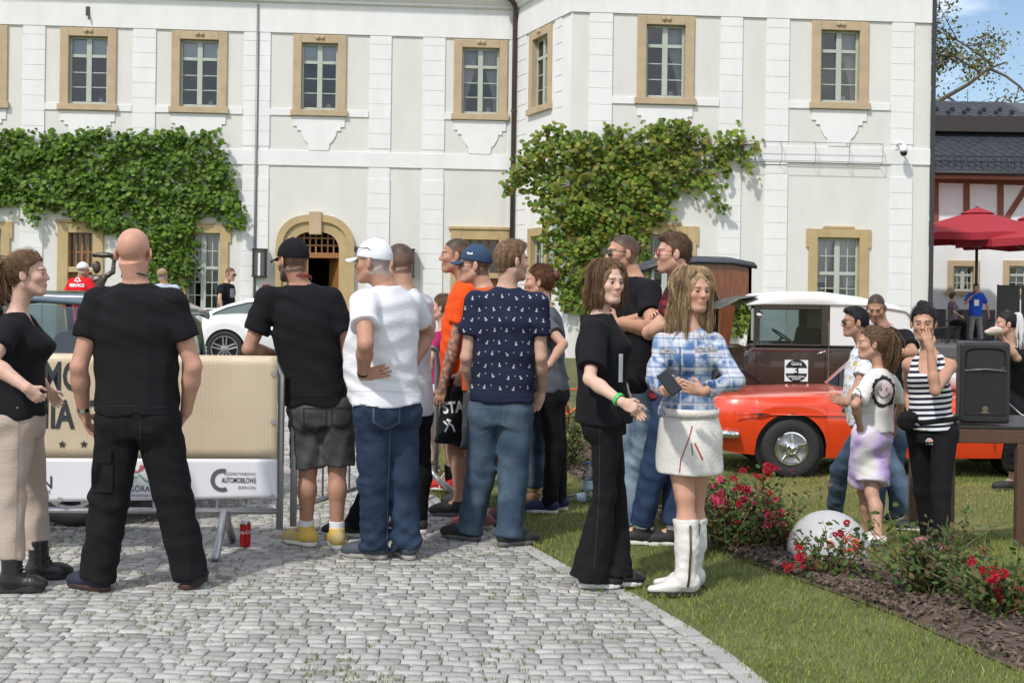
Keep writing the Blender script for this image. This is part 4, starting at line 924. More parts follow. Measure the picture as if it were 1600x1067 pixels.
mb = MB(); mb.tube([(.80, -.70, .95), (1.12, -.60, 1.27), (1.12, .60, 1.27), (.80, .70, .95)], .018, 8); mb.build('windscreen_frame', CHROME, mus, smooth_=True); sheet(mus, [(.80, -.69, .95), (.80, .69, .95), (1.11, .59, 1.26), (1.11, -.59, 1.26)], 'windscreen', CARGL)
WV = mat('white_vinyl', (.6, .59, .56), .5, bump=.2)
for y in (-.36, .36):
    mb = MB(); mb.box((1.75, y, .98), (.16, .48, .30), Matrix.Rotation(R(14), 3, 'Y')); mb.build('seat_back', WV, mus, bevel=.05, seg=3)
mb = MB(); mb.box((2.45, 0, 1.0), (.5, 1.25, .20)); mb.build('folded_roof', WV, mus, bevel=.08, seg=3)
mb = MB(); mb.tube([(.45, -.66, .90), (.45, -.66, 1.72)], .004, 5); mb.build('aerial', CHROME, mus)
mb = MB(); mb.box((.72, -.90, 1.0), (.10, .12, .07)); mb.build('wing_mirror', CHROME, mus, bevel=.03, seg=3)
mus.location = (p0.x, p0.y + .86, float(ground_z(p0.x, p0.y)) - .005); mus.rotation_euler = (0, 0, R(2))
# ---- white sports coupe behind the barrier, nose to the right
pz = gnd(351, 567); por = thing('white_sports_coupe', 'white sports coupe with five-spoke wheels parked before the portal', 'car'); WPT = paint('white_paint', (.78, .79, .80), .2)
car_body(por, 'body', WPT, (-1.0, 3.42), smoothf([(-1.02, .60), (-.9, .74), (-.5, .88), (0, .92), (1.0, .86), (2.3, .89), (2.9, .82), (3.42, .5)]), smoothf([(-1.0, .40), (-.8, .30), (0, .20), (2.4, .2), (3.1, .24), (3.42, .32)]), smoothf([(-1.0, .55), (-.9, .76), (-.4, .86), (.2, .88), (1.5, .86), (2.5, .80), (3.1, .62), (3.42, .42)]), smoothf([(-1.0, .56), (-.95, .80), (-.5, .94), (.2, 1.02), (.9, .99), (1.6, .94), (2.5, .84), (3.1, .68), (3.42, .44)]), .04, [(0, .365, .33), (2.35, .36, .33)], .25, crease=.55)
roofx = [(-.72, .88), (-.4, 1.00), (0.0, 1.15), (.35, 1.25), (.7, 1.295), (1.0, 1.29), (1.3, 1.20), (1.65, 1.02), (1.85, .90)]
rings = []
for x, z in roofx:
    hw = .60 if z > 1.0 else .66; zb = .84; k = max(0, min(1, (z - .86) / .4)); hw = .74 - .16 * k
    rings.append([Vector((x, -(hw), z - .035 - .03 * k)), Vector((x, -hw * .88, z - .008)), Vector((x, -hw * .4, z)), Vector((x, 0, z + .004)), Vector((x, hw * .4, z)), Vector((x, hw * .88, z - .008)), Vector((x, hw, z - .035 - .03 * k))])
mb = MB(); mb.loft(rings, closed=False, cap=False); rf_ = mb.build('roof', WPT, por, auto=40); md = rf_.modifiers.new('t', 'SOLIDIFY'); md.thickness = .03
for sg in (-1, 1):
    bot = [(-.30, .90), (-.1, .89), (.3, .885), (1.2, .88), (1.62, .88)]; topc = [(1.5, .98), (1.2, 1.13), (.95, 1.195), (.7, 1.205), (.35, 1.165), (0, 1.075), (-.22, .98)]; P_ = [(x, sg * (.785 - .40 * (z - .86)), z) for x, z in bot + topc]; sheet(por, P_, 'side_window', mat('car_window_dark', (.10, .125, .125), .06, spec=.7), .008)
    out_ = [(x, sg * (.79 - .40 * (z - .86)), z) for x, z in bot + topc + bot[:1]]; mb = MB(); mb.tube(out_, .012, 6); mb.build('window_trim', CARBLK, por, smooth_=True)
    fill = [(-.74, .86), (-.3, .89), (1.62, .87), (1.86, .88), (1.66, 1.0), (1.3, 1.17), (.95, 1.25), (.5, 1.245), (0, 1.115), (-.4, .975)]; sheet(por, [(x, sg * (.765 - .40 * (z - .86)), z) for x, z in fill], 'side_frame', WPT, .01)
for x in (0, 2.35):
    wheel(por, x, -.79, .33, .25, .245, 'spokes5', -1); wheel(por, x, .79, .33, .25, .245, 'spokes5', 1)
    mb = MB(); mb.lathe([(.36, -.2), (.36, .16), (.05, .16)], 24, Matrix.Rotation(R(90), 3, 'X'), Vector((x, -.6, .33)), cap=False); mb.build('wheel_well', CARBLK, por)
mb = MB(); mb.box((1.2, 0, .26), (2.2, 1.4, .1)); mb.build('underbody', CARBLK, por)
for y in (-.66, .66): mb = MB(); mb.box((-.93, y, .70), (.16, .28, .10)); mb.build('tail_light', mat('tail_red', (.4, .01, .01), .2), por, bevel=.03)
por.location = (ray(351, 540)[0] * 23.1, 24.0, .08)
# ---- dark blue-grey hatchback right behind the banner
hb = thing('grey_blue_hatchback', 'grey-blue car parked close behind the banner barrier', 'car'); BPT = paint('blue_grey_paint', (.10, .145, .185), .2)
car_body(hb, 'body', BPT, (-3.2, .72), smoothf([(-3.2, .7), (-2.9, .82), (-2, .86), (0, .86), (.5, .80), (.72, .66)]), smoothf([(-3.2, .35), (-2.6, .24), (0, .24), (.4, .26), (.72, .38)]), smoothf([(-3.2, .6), (-2.8, .84), (-1, .92), (.4, .94), (.65, .9), (.72, .7)], .04), smoothf([(-3.2, .62), (-2.8, .9), (-1.5, .97), (.4, .98), (.66, .93), (.72, .72)], .04), .04, [(0, .36, .31), (-2.5, .36, .31)], .25)
rings = []
for x, z in [(-1.75, 1.06), (-1.4, 1.28), (-1.05, 1.41), (-.5, 1.455), (.0, 1.45), (.35, 1.40), (.50, 1.33)]:
    hw = .60 + .08 * max(0, (1.455 - z) / .4); rings.append([Vector((x, -hw, z - .055)), Vector((x, -hw * .93, z - .015)), Vector((x, -hw * .4, z)), Vector((x, hw * .4, z)), Vector((x, hw * .93, z - .015)), Vector((x, hw, z - .055))])
mb = MB(); mb.loft(rings, closed=False, cap=False); o_ = mb.build('roof', BPT, hb, auto=40); md = o_.modifiers.new('t', 'SOLIDIFY'); md.thickness = .03
for sg in (-1, 1):
    yv = lambda z: sg * (.80 - .36 * (z - .9))
    for nm, P_ in (('front_window', [(-1.70, .95), (-.58, .95), (-.58, 1.37), (-1.02, 1.355), (-1.36, 1.22)]), ('rear_window', [(-.50, .95), (.30, .96), (.36, 1.20), (.22, 1.34), (-.5, 1.37)])): sheet(hb, [(x, yv(z), z) for x, z in P_], nm, glass('car_glass_light', (.62, .7, .7), 1.5), .006)
    for P_ in ([(-1.8, .94), (-1.38, 1.25), (-1.03, 1.39), (-.5, 1.41), (.25, 1.37), (.40, 1.22), (.42, .96)], [(-.54, .94), (-.54, 1.39)], [(-1.8, .945), (.42, .955)]):
        mb = MB(); mb.tube([(x, yv(z), z) for x, z in P_], .026, 6); mb.build('window_pillar', BPT if len(P_) != 2 else CARBLK, hb, smooth_=True)
sheet(hb, [(.42, -.66, .96), (.42, .66, .96), (.46, .56, 1.33), (.46, -.56, 1.33)], 'tailgate_glass', CARGL); sheet(hb, [(-1.85, -.7, .97), (-1.85, .7, .97), (-1.10, .56, 1.39), (-1.10, -.56, 1.39)], 'windscreen', CARGL)
for x, y in ((-1.05, -.36), (-1.05, .36), (-.1, -.36), (-.1, .36)):
    mb = MB(); mb.box((x, y, .95), (.16, .46, .5), Matrix.Rotation(R(-12), 3, 'Y')); st = mb.build('seat_back', mat('seat_cloth', (.05, .055, .06), .9), hb, bevel=.05, seg=3); mb = MB(); mb.box((x + .06, y, 1.26), (.09, .26, .15)); mb.build('head_rest', mat('seat_cloth', (.05, .055, .06), .9), st, bevel=.04, seg=3)
for x in (0, -2.5):
    wheel(hb, x, -.74, .31, .2, .20, 'spokes5', -1); wheel(hb, x, .74, .31, .2, .2, 'spokes5', 1)
mb = MB(); mb.box((-1.2, 0, .27), (3.4, 1.5, .14)); mb.build('underbody', CARBLK, hb)
for y in (-.68, .68): mb = MB(); mb.box((.60, y, .78), (.14, .2, .24)); mb.build('tail_light', mat('tail_red', (.4, .01, .01), .2), hb, bevel=.03)
hb.location = (-2.70, 8.72, 0)
# ---- brown vintage pickup with white soft roof, nose to the left
tr = thing('brown_vintage_truck', 'brown vintage truck with white roof and rally number plate', 'truck'); BRN = paint('brown_paint', (.032, .021, .015), .25); BK = paint('black_fender', (.012, .012, .013), .25); SOFT = mat('white_canvas_roof', (.70, .70, .69), .8, bump=.2, bscale=60)
D_ = 18.0; px_m = FPX / D_; zg = -.42
def tp(px, py, y=0.): p = at(px, py, D_); return p.x, p.z - zg
TX0 = at(1300, 600, D_).x
def q2(px, py): x, z = tp(px, py); return (x - TX0, z)
def side_prism(name, pts, y0, y1, m, bev=.0, par=None): mb = MB(); mb.prism([(x, y0, z) for x, z in pts], (0, y1 - y0, 0)); return mb.build(name, m, par or tr, bevel=bev)
cab = [q2(1180, 470), q2(1188, 610), q2(1330, 612), q2(1330, 468)]
zbelt = q2(1240, 541)[1]; zsill = q2(1240, 640)[1]; xl, xr = q2(1180, 540)[0], q2(1294, 540)[0]; xrr = q2(1425, 540)[0]; zt_ = q2(1240, 474)[1]
mb = MB(); mb.prism([(xl - .15, -.72, zsill), (xrr, -.72, zsill), (xrr, -.72, zbelt), (xl - .02, -.72, zbelt), (xl - .15, -.72, zbelt - .1)], (0, 1.44, 0)); mb.build('cab_body', BRN, tr, bevel=.05, seg=3)
for sg in (-1, 1):
    y = sg * .72; th = .05
    for P_ in ([(xl - .02, zbelt), (xl + .06, zbelt), (xl + .06, zt_), (xl - .02, zt_)], [(xr - .10, zbelt), (xr + .02, zbelt), (xr + .02, zt_), (xr - .10, zt_)], [(xl + .06, zt_ - .09), (xr - .1, zt_ - .09), (xr - .1, zt_), (xl + .06, zt_)], [(xl + .06, zbelt), (xr - .1, zbelt), (xr - .1, zbelt + .03), (xl + .06, zbelt + .03)]):
        mb = MB(); mb.prism([(x, y - sg * .06, z) for x, z in P_], (0, sg * .075, 0)); mb.build('door_pillar', BRN, tr, bevel=.012)
    sheet(tr, [(xl + .06, y, zbelt), (xr - .1, y, zbelt), (xr - .1, y, zt_ - .09), (xl + .06, y, zt_ - .09)], 'door_glass', CARGL)
    mb = MB(); mb.prism([(xr + .02, y - sg * .02, zbelt + .02), (xrr, y - sg * .02, zbelt + .02), (xrr, y - sg * .02, zt_ - .10), (xr + .25, y - sg * .02, zt_ + .03), (xr + .02, y - sg * .02, zt_)], (0, sg * .03, 0)); mb.build('soft_side', SOFT, tr)
    for xx in (xl + .02, xr - .04): mb = MB(); mb.box((xx, sg * .724, (zbelt + zsill) / 2 - .02), (.008, .012, zbelt - zsill - .1)); mb.build('door_gap', CARBLK, tr)
    mb = MB(); mb.box(((xl + xr) / 2, sg * .722, zbelt - .06), (xr - xl + .1, .014, .03)); mb.build('belt_moulding', mat('dark_red_stripe', (.10, .015, .015), .3), tr, bevel=.005)
    mb = MB(); mb.tube([(xr - .16, sg * .73, zbelt - .10), (xr - .16, sg * .78, zbelt - .10), (xr - .05, sg * .79, zbelt - .06)], .014, 8); mb.build('door_handle', CHROME, tr, smooth_=True)
rings = []
for x, dz in ((xl - .12, -.01), (xl + .1, .08), (xl + .6, .12), (xr, .12), (xr + .5, .06), (xrr - .1, -.06), (xrr, -.16)):
    z = zt_ + dz; rings.append([Vector((x, -.76, zt_ + min(dz, 0) - .01)), Vector((x, -.72, z - .02)), Vector((x, -.3, z + .05)), Vector((x, .3, z + .05)), Vector((x, .72, z - .02)), Vector((x, .76, zt_ + min(dz, 0) - .01))])
mb = MB(); mb.loft(rings, closed=False, cap=False); o_ = mb.build('soft_roof', SOFT, tr, auto=50); md = o_.modifiers.new('t', 'SOLIDIFY'); md.thickness = .03
mb = MB(); v0, v1 = q2(1185, 462), q2(1125, 482)
V = []
for i in range(9):
    y = -.72 + 1.44 * i / 8; V += [(v0[0], y, v0[1] - .0), ((v0[0] + v1[0]) / 2, y, (v0[1] + v1[1]) / 2 + .05), (v1[0], y, v1[1])]
mb.add(V, [(3 * i + j, 3 * i + j + 1, 3 * i + 4 + j, 3 * i + 3 + j) for i in range(8) for j in range(2)]); o_ = mb.build('sun_visor', mat('smoked_visor', (.10, .10, .10), .3), tr, smooth_=True); md = o_.modifiers.new('t', 'SOLIDIFY'); md.thickness = .012
sheet(tr, [(xl - .12, -.68, zbelt - .02), (xl - .12, .68, zbelt - .02), (xl - .04, .68, zt_), (xl - .04, -.68, zt_)], 'windscreen', CARGL)
bx0 = q2(1080, 560)[0]
mb = MB(); rings = []
for x, hw, z in ((xl - .12, .66, zbelt - .02), (xl - .6, .46, zbelt - .05), (bx0 - .15, .34, zbelt - .08)): rings.append([Vector((x, -hw, zsill + .1)), Vector((x, -hw, z - .12)), Vector((x, -hw * .7, z - .02)), Vector((x, 0, z + .02)), Vector((x, hw * .7, z - .02)), Vector((x, hw, z - .12)), Vector((x, hw, zsill + .1))])
mb.loft(rings); mb.build('bonnet', BRN, tr, auto=40)
mb = MB(); mb.box((bx0 - .2, 0, zbelt - .42), (.08, .62, .62)); mb.build('radiator', CHROME, tr, bevel=.04)
fx = q2(1148, 600)[0]; rw_ = .38
for sg in (-1, 1):
    rings = []
    for a in range(-10, 191, 10):
        t = R(a); x = fx + .47 * math.cos(t); z = rw_ + .50 * max(math.sin(t), -.2) + .0
        if a < 30: x = fx + .47 * math.cos(t) + (30 - a) * .006
        y0 = sg * .46; y1 = sg * .74; rings.append([Vector((x, y0, z)), Vector((x, (y0 + y1) / 2, z + .04)), Vector((x, y1, z)), Vector((x, y1, z - .04)), Vector((x, y0, z - .03))])
    mb = MB(); mb.loft(rings); mb.build('fender', BK, tr, auto=50)
    mb = MB(); mb.box(((xl + xrr) / 2 - .1, sg * .80, zsill - .06), (xrr - xl - .2, .22, .05)); mb.build('running_board', BK, tr, bevel=.015)
    wheel(tr, fx, sg * .62, rw_, .13, .24, 'wire', sg); wheel(tr, xrr - .1, sg * .62, rw_, .13, .24, 'wire', sg)
    mb = MB(); mb.lathe([(.02, -.1), (.10, -.06), (.115, .02), (.11, .04)], 18, Matrix.Rotation(R(-90), 3, 'Y'), Vector((bx0 - .1, sg * .42, zbelt - .18))); mb.build('headlight', CHROME, tr, smooth_=True)
mb = MB(); mb.lathe([(.02, -.05), (.045, -.01), (.045, .01)], 14, Matrix.Rotation(R(60), 3, 'X'), Vector((xl + .04, -.80, q2(1188, 491)[1]))); mb.tube([(xl + .04, -.72, q2(1188, 500)[1]), (xl + .04, -.80, q2(1188, 495)[1])], .008, 6); mb.build('wing_mirror', CHROME, tr, smooth_=True)
mb = MB(); mb.tube([(xl + .55, .1, zbelt + .10), (xl + .30, .1, zbelt - .2)], .018, 8); stw = mb.build('steering_column', BK, tr); mb = MB(); mb.lathe([(.17, -.012), (.185, 0), (.17, .012), (.155, 0), (.17, -.012)], 24, Matrix.Rotation(R(35), 3, 'Y'), Vector((xl + .55, .1, zbelt + .12)), cap=False); mb.build('steering_wheel', BK, tr, smooth_=True)
mb = MB(); mb.box((xr - .12, 0, zbelt), (.18, 1.2, .5), Matrix.Rotation(R(10), 3, 'Y')); mb.build('seat_back', mat('truck_seat', (.06, .05, .045), .6), tr, bevel=.05)
# rally plate on the door
s0, s1 = q2(1226, 562), q2(1262, 596); cx_, cz_ = (s0[0] + s1[0]) / 2, (s0[1] + s1[1]) / 2; hw_ = (s1[0] - s0[0]) / 2; hh_ = (s0[1] - s1[1]) / 2; Oy = -.729
mb = MB(); mb.box((cx_, Oy, cz_), (2 * hw_, .006, 2 * hh_)); pl = mb.build('rally_plate', WHITEP_ if False else mat('plate_white', (.75, .75, .75), .4), tr)
ux_, uy_ = (1, 0, 0), (0, 0, 1); INK0 = mat('plate_ink', (.012, .012, .013), .5)
up_ = [(hw_ * .96 * math.cos(R(a)), hw_ * .96 * math.sin(R(a))) for a in range(14, 167, 8)]; put2d(np.array(up_), [list(range(len(up_)))], (cx_, Oy - .0045, cz_), ux_, uy_, 'plate_arc', INK0, pl); put2d(np.array([(x, -y) for x, y in up_]), [list(range(len(up_)))], (cx_, Oy - .0045, cz_), ux_, uy_, 'plate_arc', INK0, pl)
V2, F2 = textmesh('3', .17, bold=.004); put2d(V2, F2, (cx_, Oy - .0045, cz_ + .002), ux_, uy_, 'plate_number', INK0, pl)
for k_, (tx, zz, sz) in enumerate((('JELENIA GÓRA', -.135, .035), ('KLASYKI', -.185, .032), ('Góra', .155, .07))): V2, F2 = textmesh(tx, sz, bold=.001); put2d(V2, F2, (cx_, Oy - .006, cz_ + zz * hh_ / .15 * .62), ux_, uy_, 'plate_lettering', pl.data.materials[0], pl)
tr.location = (TX0, D_ + .72, zg)
# ---- wooden-bodied vintage van behind
wv = thing('wooden_vintage_van', 'dark-roofed vintage van with varnished wooden cab behind the truck', 'van'); Dv = 21.0; VW = mat('mahogany', (.20, .06, .022), .3, col2=(.12, .035, .015), vscale=5, stretch=(5, 5, .6), coat=.5)
def v2(px, py): p = at(px, py, Dv); return (p.x, p.z)
xa, xb = v2(1000, 440)[0], v2(1174, 440)[0]; za, zb_ = v2(1170, 455)[1], v2(1170, 413)[1]
mb = MB(); P_ = [(xb - .9, -.45), (xb, -.45), (xb, zb_), (xb - 1.4, zb_)]; arcp = [(xb - .48 - .5 * math.cos(R(a)), za - .35 + .62 * math.sin(R(a))) for a in range(80, -1, -10)]
side = [(xb, -.3), (xb, zb_), (xa + .2, zb_), (xa + .2, zb_ - .12), (xb - 1.1, zb_ - .12)] + [(xb - .62 + .55 * math.sin(R(a)) - .45, zb_ - .12 - (1 - math.cos(R(a))) * .55) for a in range(10, 91, 10)] + [(xb - .52, -.3)]
for y in (0, 1.45): mb = MB(); mb.prism([(x, y, z) for x, z in side], (0, .05, 0)); mb.build('wooden_side', VW, wv)
mb = MB(); mb.box((xb - .02, .75, (zb_ - .3) / 2), (.05, 1.5, zb_ + .3)); mb.build('wooden_back', VW, wv)
rings = []
for x, dz in ((xa - .05, -.10), (xa + .3, .02), ((xa + xb) / 2, .08), (xb - .3, .07), (xb + .08, .0)): z = zb_ + dz; rings.append([Vector((x, -.08, z - .03)), Vector((x, .2, z + .04)), Vector((x, .75, z + .07)), Vector((x, 1.3, z + .04)), Vector((x, 1.58, z - .03))])
mb = MB(); mb.loft(rings, closed=False, cap=False); o_ = mb.build('roof', mat('black_roof_cloth', (.04, .045, .055), .6), wv, smooth_=True); md = o_.modifiers.new('t', 'SOLIDIFY'); md.thickness = .05
mb = MB(); mb.box(((xa + xb) / 2 - .3, .75, -.02), (xb - xa, 1.4, .5)); mb.build('body', BK, wv, bevel=.06)
sheet(wv, [(xa + .15, .05, .25), (xa + .15, 1.45, .25), (xa + .22, 1.45, zb_ - .1), (xa + .22, .05, zb_ - .1)], 'windscreen', CARGL)
for y in (.05, 1.42): mb = MB(); mb.tube([(xa + .15, y, .25), (xa + .22, y, zb_ - .02)], .03, 6); mb.build('windscreen_pillar', mat('sage_paint', (.42, .47, .41), .5), wv)
for x in (xa - .4, xb - .5): wheel(wv, x, .12, .38, .13, .24, 'wire', -1).location = (0, 0, -.5); 
for x in (xa - .4, xb - .5): wheel(wv, x, 1.4, .38, .13, .24, 'wire', 1).location = (0, 0, -.5)
for ch in wv.children: ch.location = Vector(ch.location)
wv.location = (0, Dv, 0)
# ------------------------------------------------------------------ things on the ground and terrace
GALV = mat('galvanised_steel', (.42, .43, .44), .42, metal=.75, var=.08, vscale=20)
YB = 7.22
def bar_barrier(lab, P0, P1, h, zb, grp, legs, nbar=14, m=GALV, rr=.02):
    t = thing('crowd_barrier', lab, 'barrier', group=grp); P0, P1 = Vector(P0), Vector(P1); d = (P1 - P0).normalized(); n = Vector((-d.y, d.x, 0)); up = Vector((0, 0, 1)); z = P0.z
    mb = MB(); q = [P0 + up * zb, P0 + up * (h - .08), P0 + up * (h - .02) + d * .03, P0 + up * h + d * .09, P1 + up * h - d * .09, P1 + up * (h - .02) - d * .03, P1 + up * (h - .08), P1 + up * zb]; mb.tube(q, rr, 10); mb.build('frame', m, t, smooth_=True)
    mb = MB(); mb.tube([P0 + up * (zb + .10), P1 + up * (zb + .10)], rr * .85, 8); mb.build('bottom_rail', m, t, smooth_=True)
    for i in range(1, nbar): b = P0.lerp(P1, i / nbar); mb = MB(); mb.tube([b + up * (zb + .10), b + up * h], .007, 6); mb.build('bar', m, t)
    for f in legs:
        b = P0.lerp(P1, f); mb = MB(); mb.tube([b - n * .02 + up * (zb + .10), b - n * .10 + up * .14, b - n * .28 + up * .015], rr * 1.15, 8); mb.tube([b + n * .02 + up * (zb + .10), b + n * .10 + up * .14, b + n * .28 + up * .015], rr * 1.15, 8); mb.build('foot', m, t, smooth_=True)
    return t
A0 = at(437, 800, YB); A1 = at(-260, 800, YB - .12)
bar_barrier('galvanised barrier carrying the cream event banner', (A1.x, A1.y, 0), (A0.x, A0.y, 0), 1.07, .13, None, (.1, .875))
bar_barrier('next barrier section standing past the banner edge', (A0.x + .06, A0.y + .10, 0), (A0.x + .75, A0.y + 2.2, 0), 1.07, .13, None, (.9,), 12)
ban = thing('event_banner', 'cream and white printed event banner on the barrier', 'banner')
yb = YB - .045
def bp(px, py, off=0.): p = at(px, py, yb - off); p.y = yb - off + (px - 437) / 2000 * YB * .0478 * 1.0 - .0; dx, dz = ray(px, py); return Vector((dx * p.y, p.y, CAMZ + dz * p.y))
def _weave(N, L, v):
    mp_ = S(N, 'ShaderNodeMapping'); mp_.inputs['Scale'].default_value = (12, 1, 26); L.new(v, mp_.inputs['Vector']); br = S(N, 'ShaderNodeTexBrick', Scale=1.0); br.inputs['Color1'].default_value = (.60, .50, .36, 1); br.inputs['Color2'].default_value = (.56, .465, .33, 1); br.inputs['Mortar'].default_value = (.44, .35, .24, 1); br.inputs['Mortar Size'].default_value = .045
    sx_ = S(N, 'ShaderNodeSeparateXYZ'); L.new(mp_.outputs[0], sx_.inputs[0]); cb = S(N, 'ShaderNodeCombineXYZ'); L.new(sx_.outputs['X'], cb.inputs['X']); L.new(sx_.outputs['Z'], cb.inputs['Y']); L.new(cb.outputs[0], br.inputs['Vector'])
    n = S(N, 'ShaderNodeTexNoise', Scale=5.); L.new(v, n.inputs['Vector']); mxn = S(N, 'ShaderNodeMix', data_type='RGBA'); r = S(N, 'ShaderNodeValToRGB'); r.color_ramp.elements[0].position = .2; r.color_ramp.elements[1].position = .95; L.new(n.outputs['Fac'], r.inputs['Fac']); L.new(r.outputs['Color'], mxn.inputs['Factor']); L.new(br.outputs['Color'], mxn.inputs['A']); mxn.inputs['B'].default_value = (.60, .50, .36, 1); return mxn.outputs['Result']
def pvc(name, build_):
    m = bpy.data.materials.new(name); m.use_nodes = True; N, L = m.node_tree.nodes, m.node_tree.links; b = N['Principled BSDF']; b.inputs['Roughness'].default_value = .45; t = S(N, 'ShaderNodeTexCoord'); L.new(build_(N, L, t.outputs['Object']), b.inputs['Base Color']); return m
def banner_piece(x0, x1, ya, yb_, nm, m):
    V = []; F = []; nx_, ny_ = 60, 10
    for j in range(ny_ + 1):
        for i in range(nx_ + 1):
            px = x0 + (x1 - x0) * i / nx_; py = ya(px) + (yb_(px) - ya(px)) * j / ny_; V.append(bp(px, py, .0015 * math.sin(px * .06 + py * .015) + .001 * math.sin(px * .13 - py * .03)))
    for j in range(ny_):
        for i in range(nx_): F.append([j * (nx_ + 1) + i, j * (nx_ + 1) + i + 1, (j + 1) * (nx_ + 1) + i + 1, (j + 1) * (nx_ + 1) + i])
    o = link(nm, fastmesh(nm, V, F, True), m, ban); md = o.modifiers.new('t', 'SOLIDIFY'); md.thickness = .002; return o
top_ = lambda x: 556 + (x - 433) * .012; mid_ = lambda x: 717 + (x - 433) * .004; bot_ = lambda x: 778 + (433 - x) * .016
banner_piece(-240, 433, top_, mid_, 'cream_field', pvc('banner_cream', _weave)); banner_piece(-240, 433, mid_, bot_, 'white_strip', mat('banner_white', (.72, .72, .76), .45))
DK = mat('banner_ink', (.03, .035, .04), .5)
def btext(txt, px, py, hpx, m=DK, bold=.0, sx=1.0, align='CENTER', nm='lettering'):
    sc_ = yb / FPX; V2, F2 = textmesh(txt, hpx * 1.38 * sc_, align, bold, sx); O = bp(px, py, .006); return put2d(V2, F2, O, (1, .0478, math.tan(-R(.5))), (0, 0, 1), nm, m, ban)
btext('MO', 98, 590, 44, bold=.006, sx=.62); btext('I', 287, 578, 44, bold=.006, sx=.62); btext('NIA GÓ', 118, 650, 44, bold=.006, sx=.66)
for px in (97, 131, 165):
    st = [((.024 if i % 2 == 0 else .010) * math.cos(R(90 + 36 * i)), (.024 if i % 2 == 0 else .010) * math.sin(R(90 + 36 * i))) for i in range(10)]; put2d(np.array(st + [(0, 0)]), [[i, (i + 1) % 10, 10] for i in range(10)], bp(px, 694, .006), (1, .0478, 0), (0, 0, 1), 'star', DK, ban)
btext('N', 72, 754, 20); btext('YCH', 68, 768, 7); btext('GÓRA', 218, 764, 10, sx=.8); btext('KARKONOSZY', 216, 774, 4)
GRN = mat('logo_green', (.10, .35, .18), .5); RED_ = mat('logo_red', (.55, .05, .05), .5)
def bline(pts, w, m, nm):
    V = []; F = []
    for i, (x, y) in enumerate(pts):
        a = pts[max(i - 1, 0)]; b = pts[min(i + 1, len(pts) - 1)]; dx, dy = b[0] - a[0], b[1] - a[1]; l = math.hypot(dx, dy); V += [(x - dy / l * w, y + dx / l * w), (x + dy / l * w, y - dx / l * w)]
        if i: F.append([2 * i - 2, 2 * i - 1, 2 * i + 1, 2 * i])
    me = fastmesh(nm, [bp(x, y, .006) for x, y in V], F); return link(nm, me, m, ban)
bline([(196, 752), (206, 742), (212, 747), (218, 741), (226, 750), (232, 753)], 1.2, GRN, 'mountain_logo'); bline([(206, 736), (214, 737), (222, 733), (227, 722)], 1.2, RED_, 'antler_logo'); bline([(216, 737), (221, 726)], 1.0, RED_, 'antler_logo'); bline([(210, 736), (207, 724)], 1.0, RED_, 'antler_logo')
gear = [(347 + 15 * math.cos(R(a)), 750 + 15 * math.sin(R(a))) for a in range(62, 300, 10)]; bline(gear, 3.2, mat('logo_grey', (.10, .10, .11), .5), 'wreath_logo')
btext('KRÓLEWSKIE TOWARZYSTWO', 400, 741, 5, sx=.5, align='RIGHT'); btext('AUTOMOBILOWE', 400, 751, 8.5, sx=.56, align='RIGHT', bold=.0006); btext('JELENIA GÓRA', 400, 762, 5, sx=.6, align='RIGHT')
for px, py in ((427, 584), (427, 659), (426, 776), (93, 780)):
    mb = MB(); mb.lathe([(.006, 0), (.013, 0), (.013, .004), (.006, .004)], 14, Matrix.Rotation(R(90), 3, 'X'), bp(px, py, .008)); mb.build('eyelet', GALV, ban)
# ---- drinks can
c = gnd(383, 853); can = thing('drinks_can', 'red drinks can with white script standing by the barrier foot', 'can', c); RC = mat('can_red', (.50, .008, .010), .3, metal=.2)
mb = MB(); mb.lathe([(.022, 0), (.026, .004), (.031, .012), (.031, .126), (.0305, .13)], 28); mb.build('can_body', RC, can, auto=40); mb = MB(); mb.lathe([(.0305, .13), (.026, .140), (.0265, .143), (.024, .143), (.023, .138), (.001, .138)], 28, cap=False); mb.build('lid', ALLOY, can, smooth_=True)
V2, F2 = textmesh('Coca-Cola', .030, bold=.0006, sx=.9); me = fastmesh('script', [(.0316 * math.sin(x / .0316), -.0316 * math.cos(x / .0316), .085 + y) for x, y in V2], F2); link('script', me, WHITE_ if False else mat('can_white', (.7, .7, .7), .4), can)
# ---- water bottle
c = gnd(918, 782); wbt = thing('water_bottle', 'clear plastic water bottle with blue label standing in the grass', 'bottle', c); mb = MB(); mb.lathe([(.03, 0), (.042, .006), (.043, .05), (.041, .06), (.043, .07), (.043, .16), (.040, .185), (.026, .225), (.015, .245), (.0145, .262)], 20); mb.build('bottle_body', glass('bottle_plastic', (.80, .88, .92), 1.35), wbt, smooth_=True)
mb = MB(); mb.lathe([(.0438, .085), (.0438, .15)], 20, cap=False); mb.build('label', mat('bottle_label', (.25, .45, .6), .5, col2=(.6, .65, .7), vscale=30), wbt, smooth_=True); mb = MB(); mb.lathe([(.016, .255), (.016, .278), (.014, .280)], 14); mb.build('bottle_cap', mat('blue_cap', (.05, .15, .45), .4), wbt)
c = gnd(908, 785); wb2 = thing('water_pack', 'pale blue crushed plastic bottle lying beside the upright one', 'bottle', c); mb = MB(); mb.lathe([(.026, -.09), (.036, -.085), (.037, .05), (.028, .08), (.012, .10), (.012, .115)], 16, Matrix.Rotation(R(78), 3, 'Y'), Vector((0, -.02, .036))); mb.build('bottle_body', glass('bottle_plastic', (.80, .88, .92), 1.35), wb2, smooth_=True); mb = MB(); mb.lathe([(.0375, -.03), (.0375, .03)], 16, Matrix.Rotation(R(78), 3, 'Y'), Vector((0, -.02, .036)), cap=False); mb.build('label', mat('bottle_label', (.25, .45, .6), .5), wb2, smooth_=True)
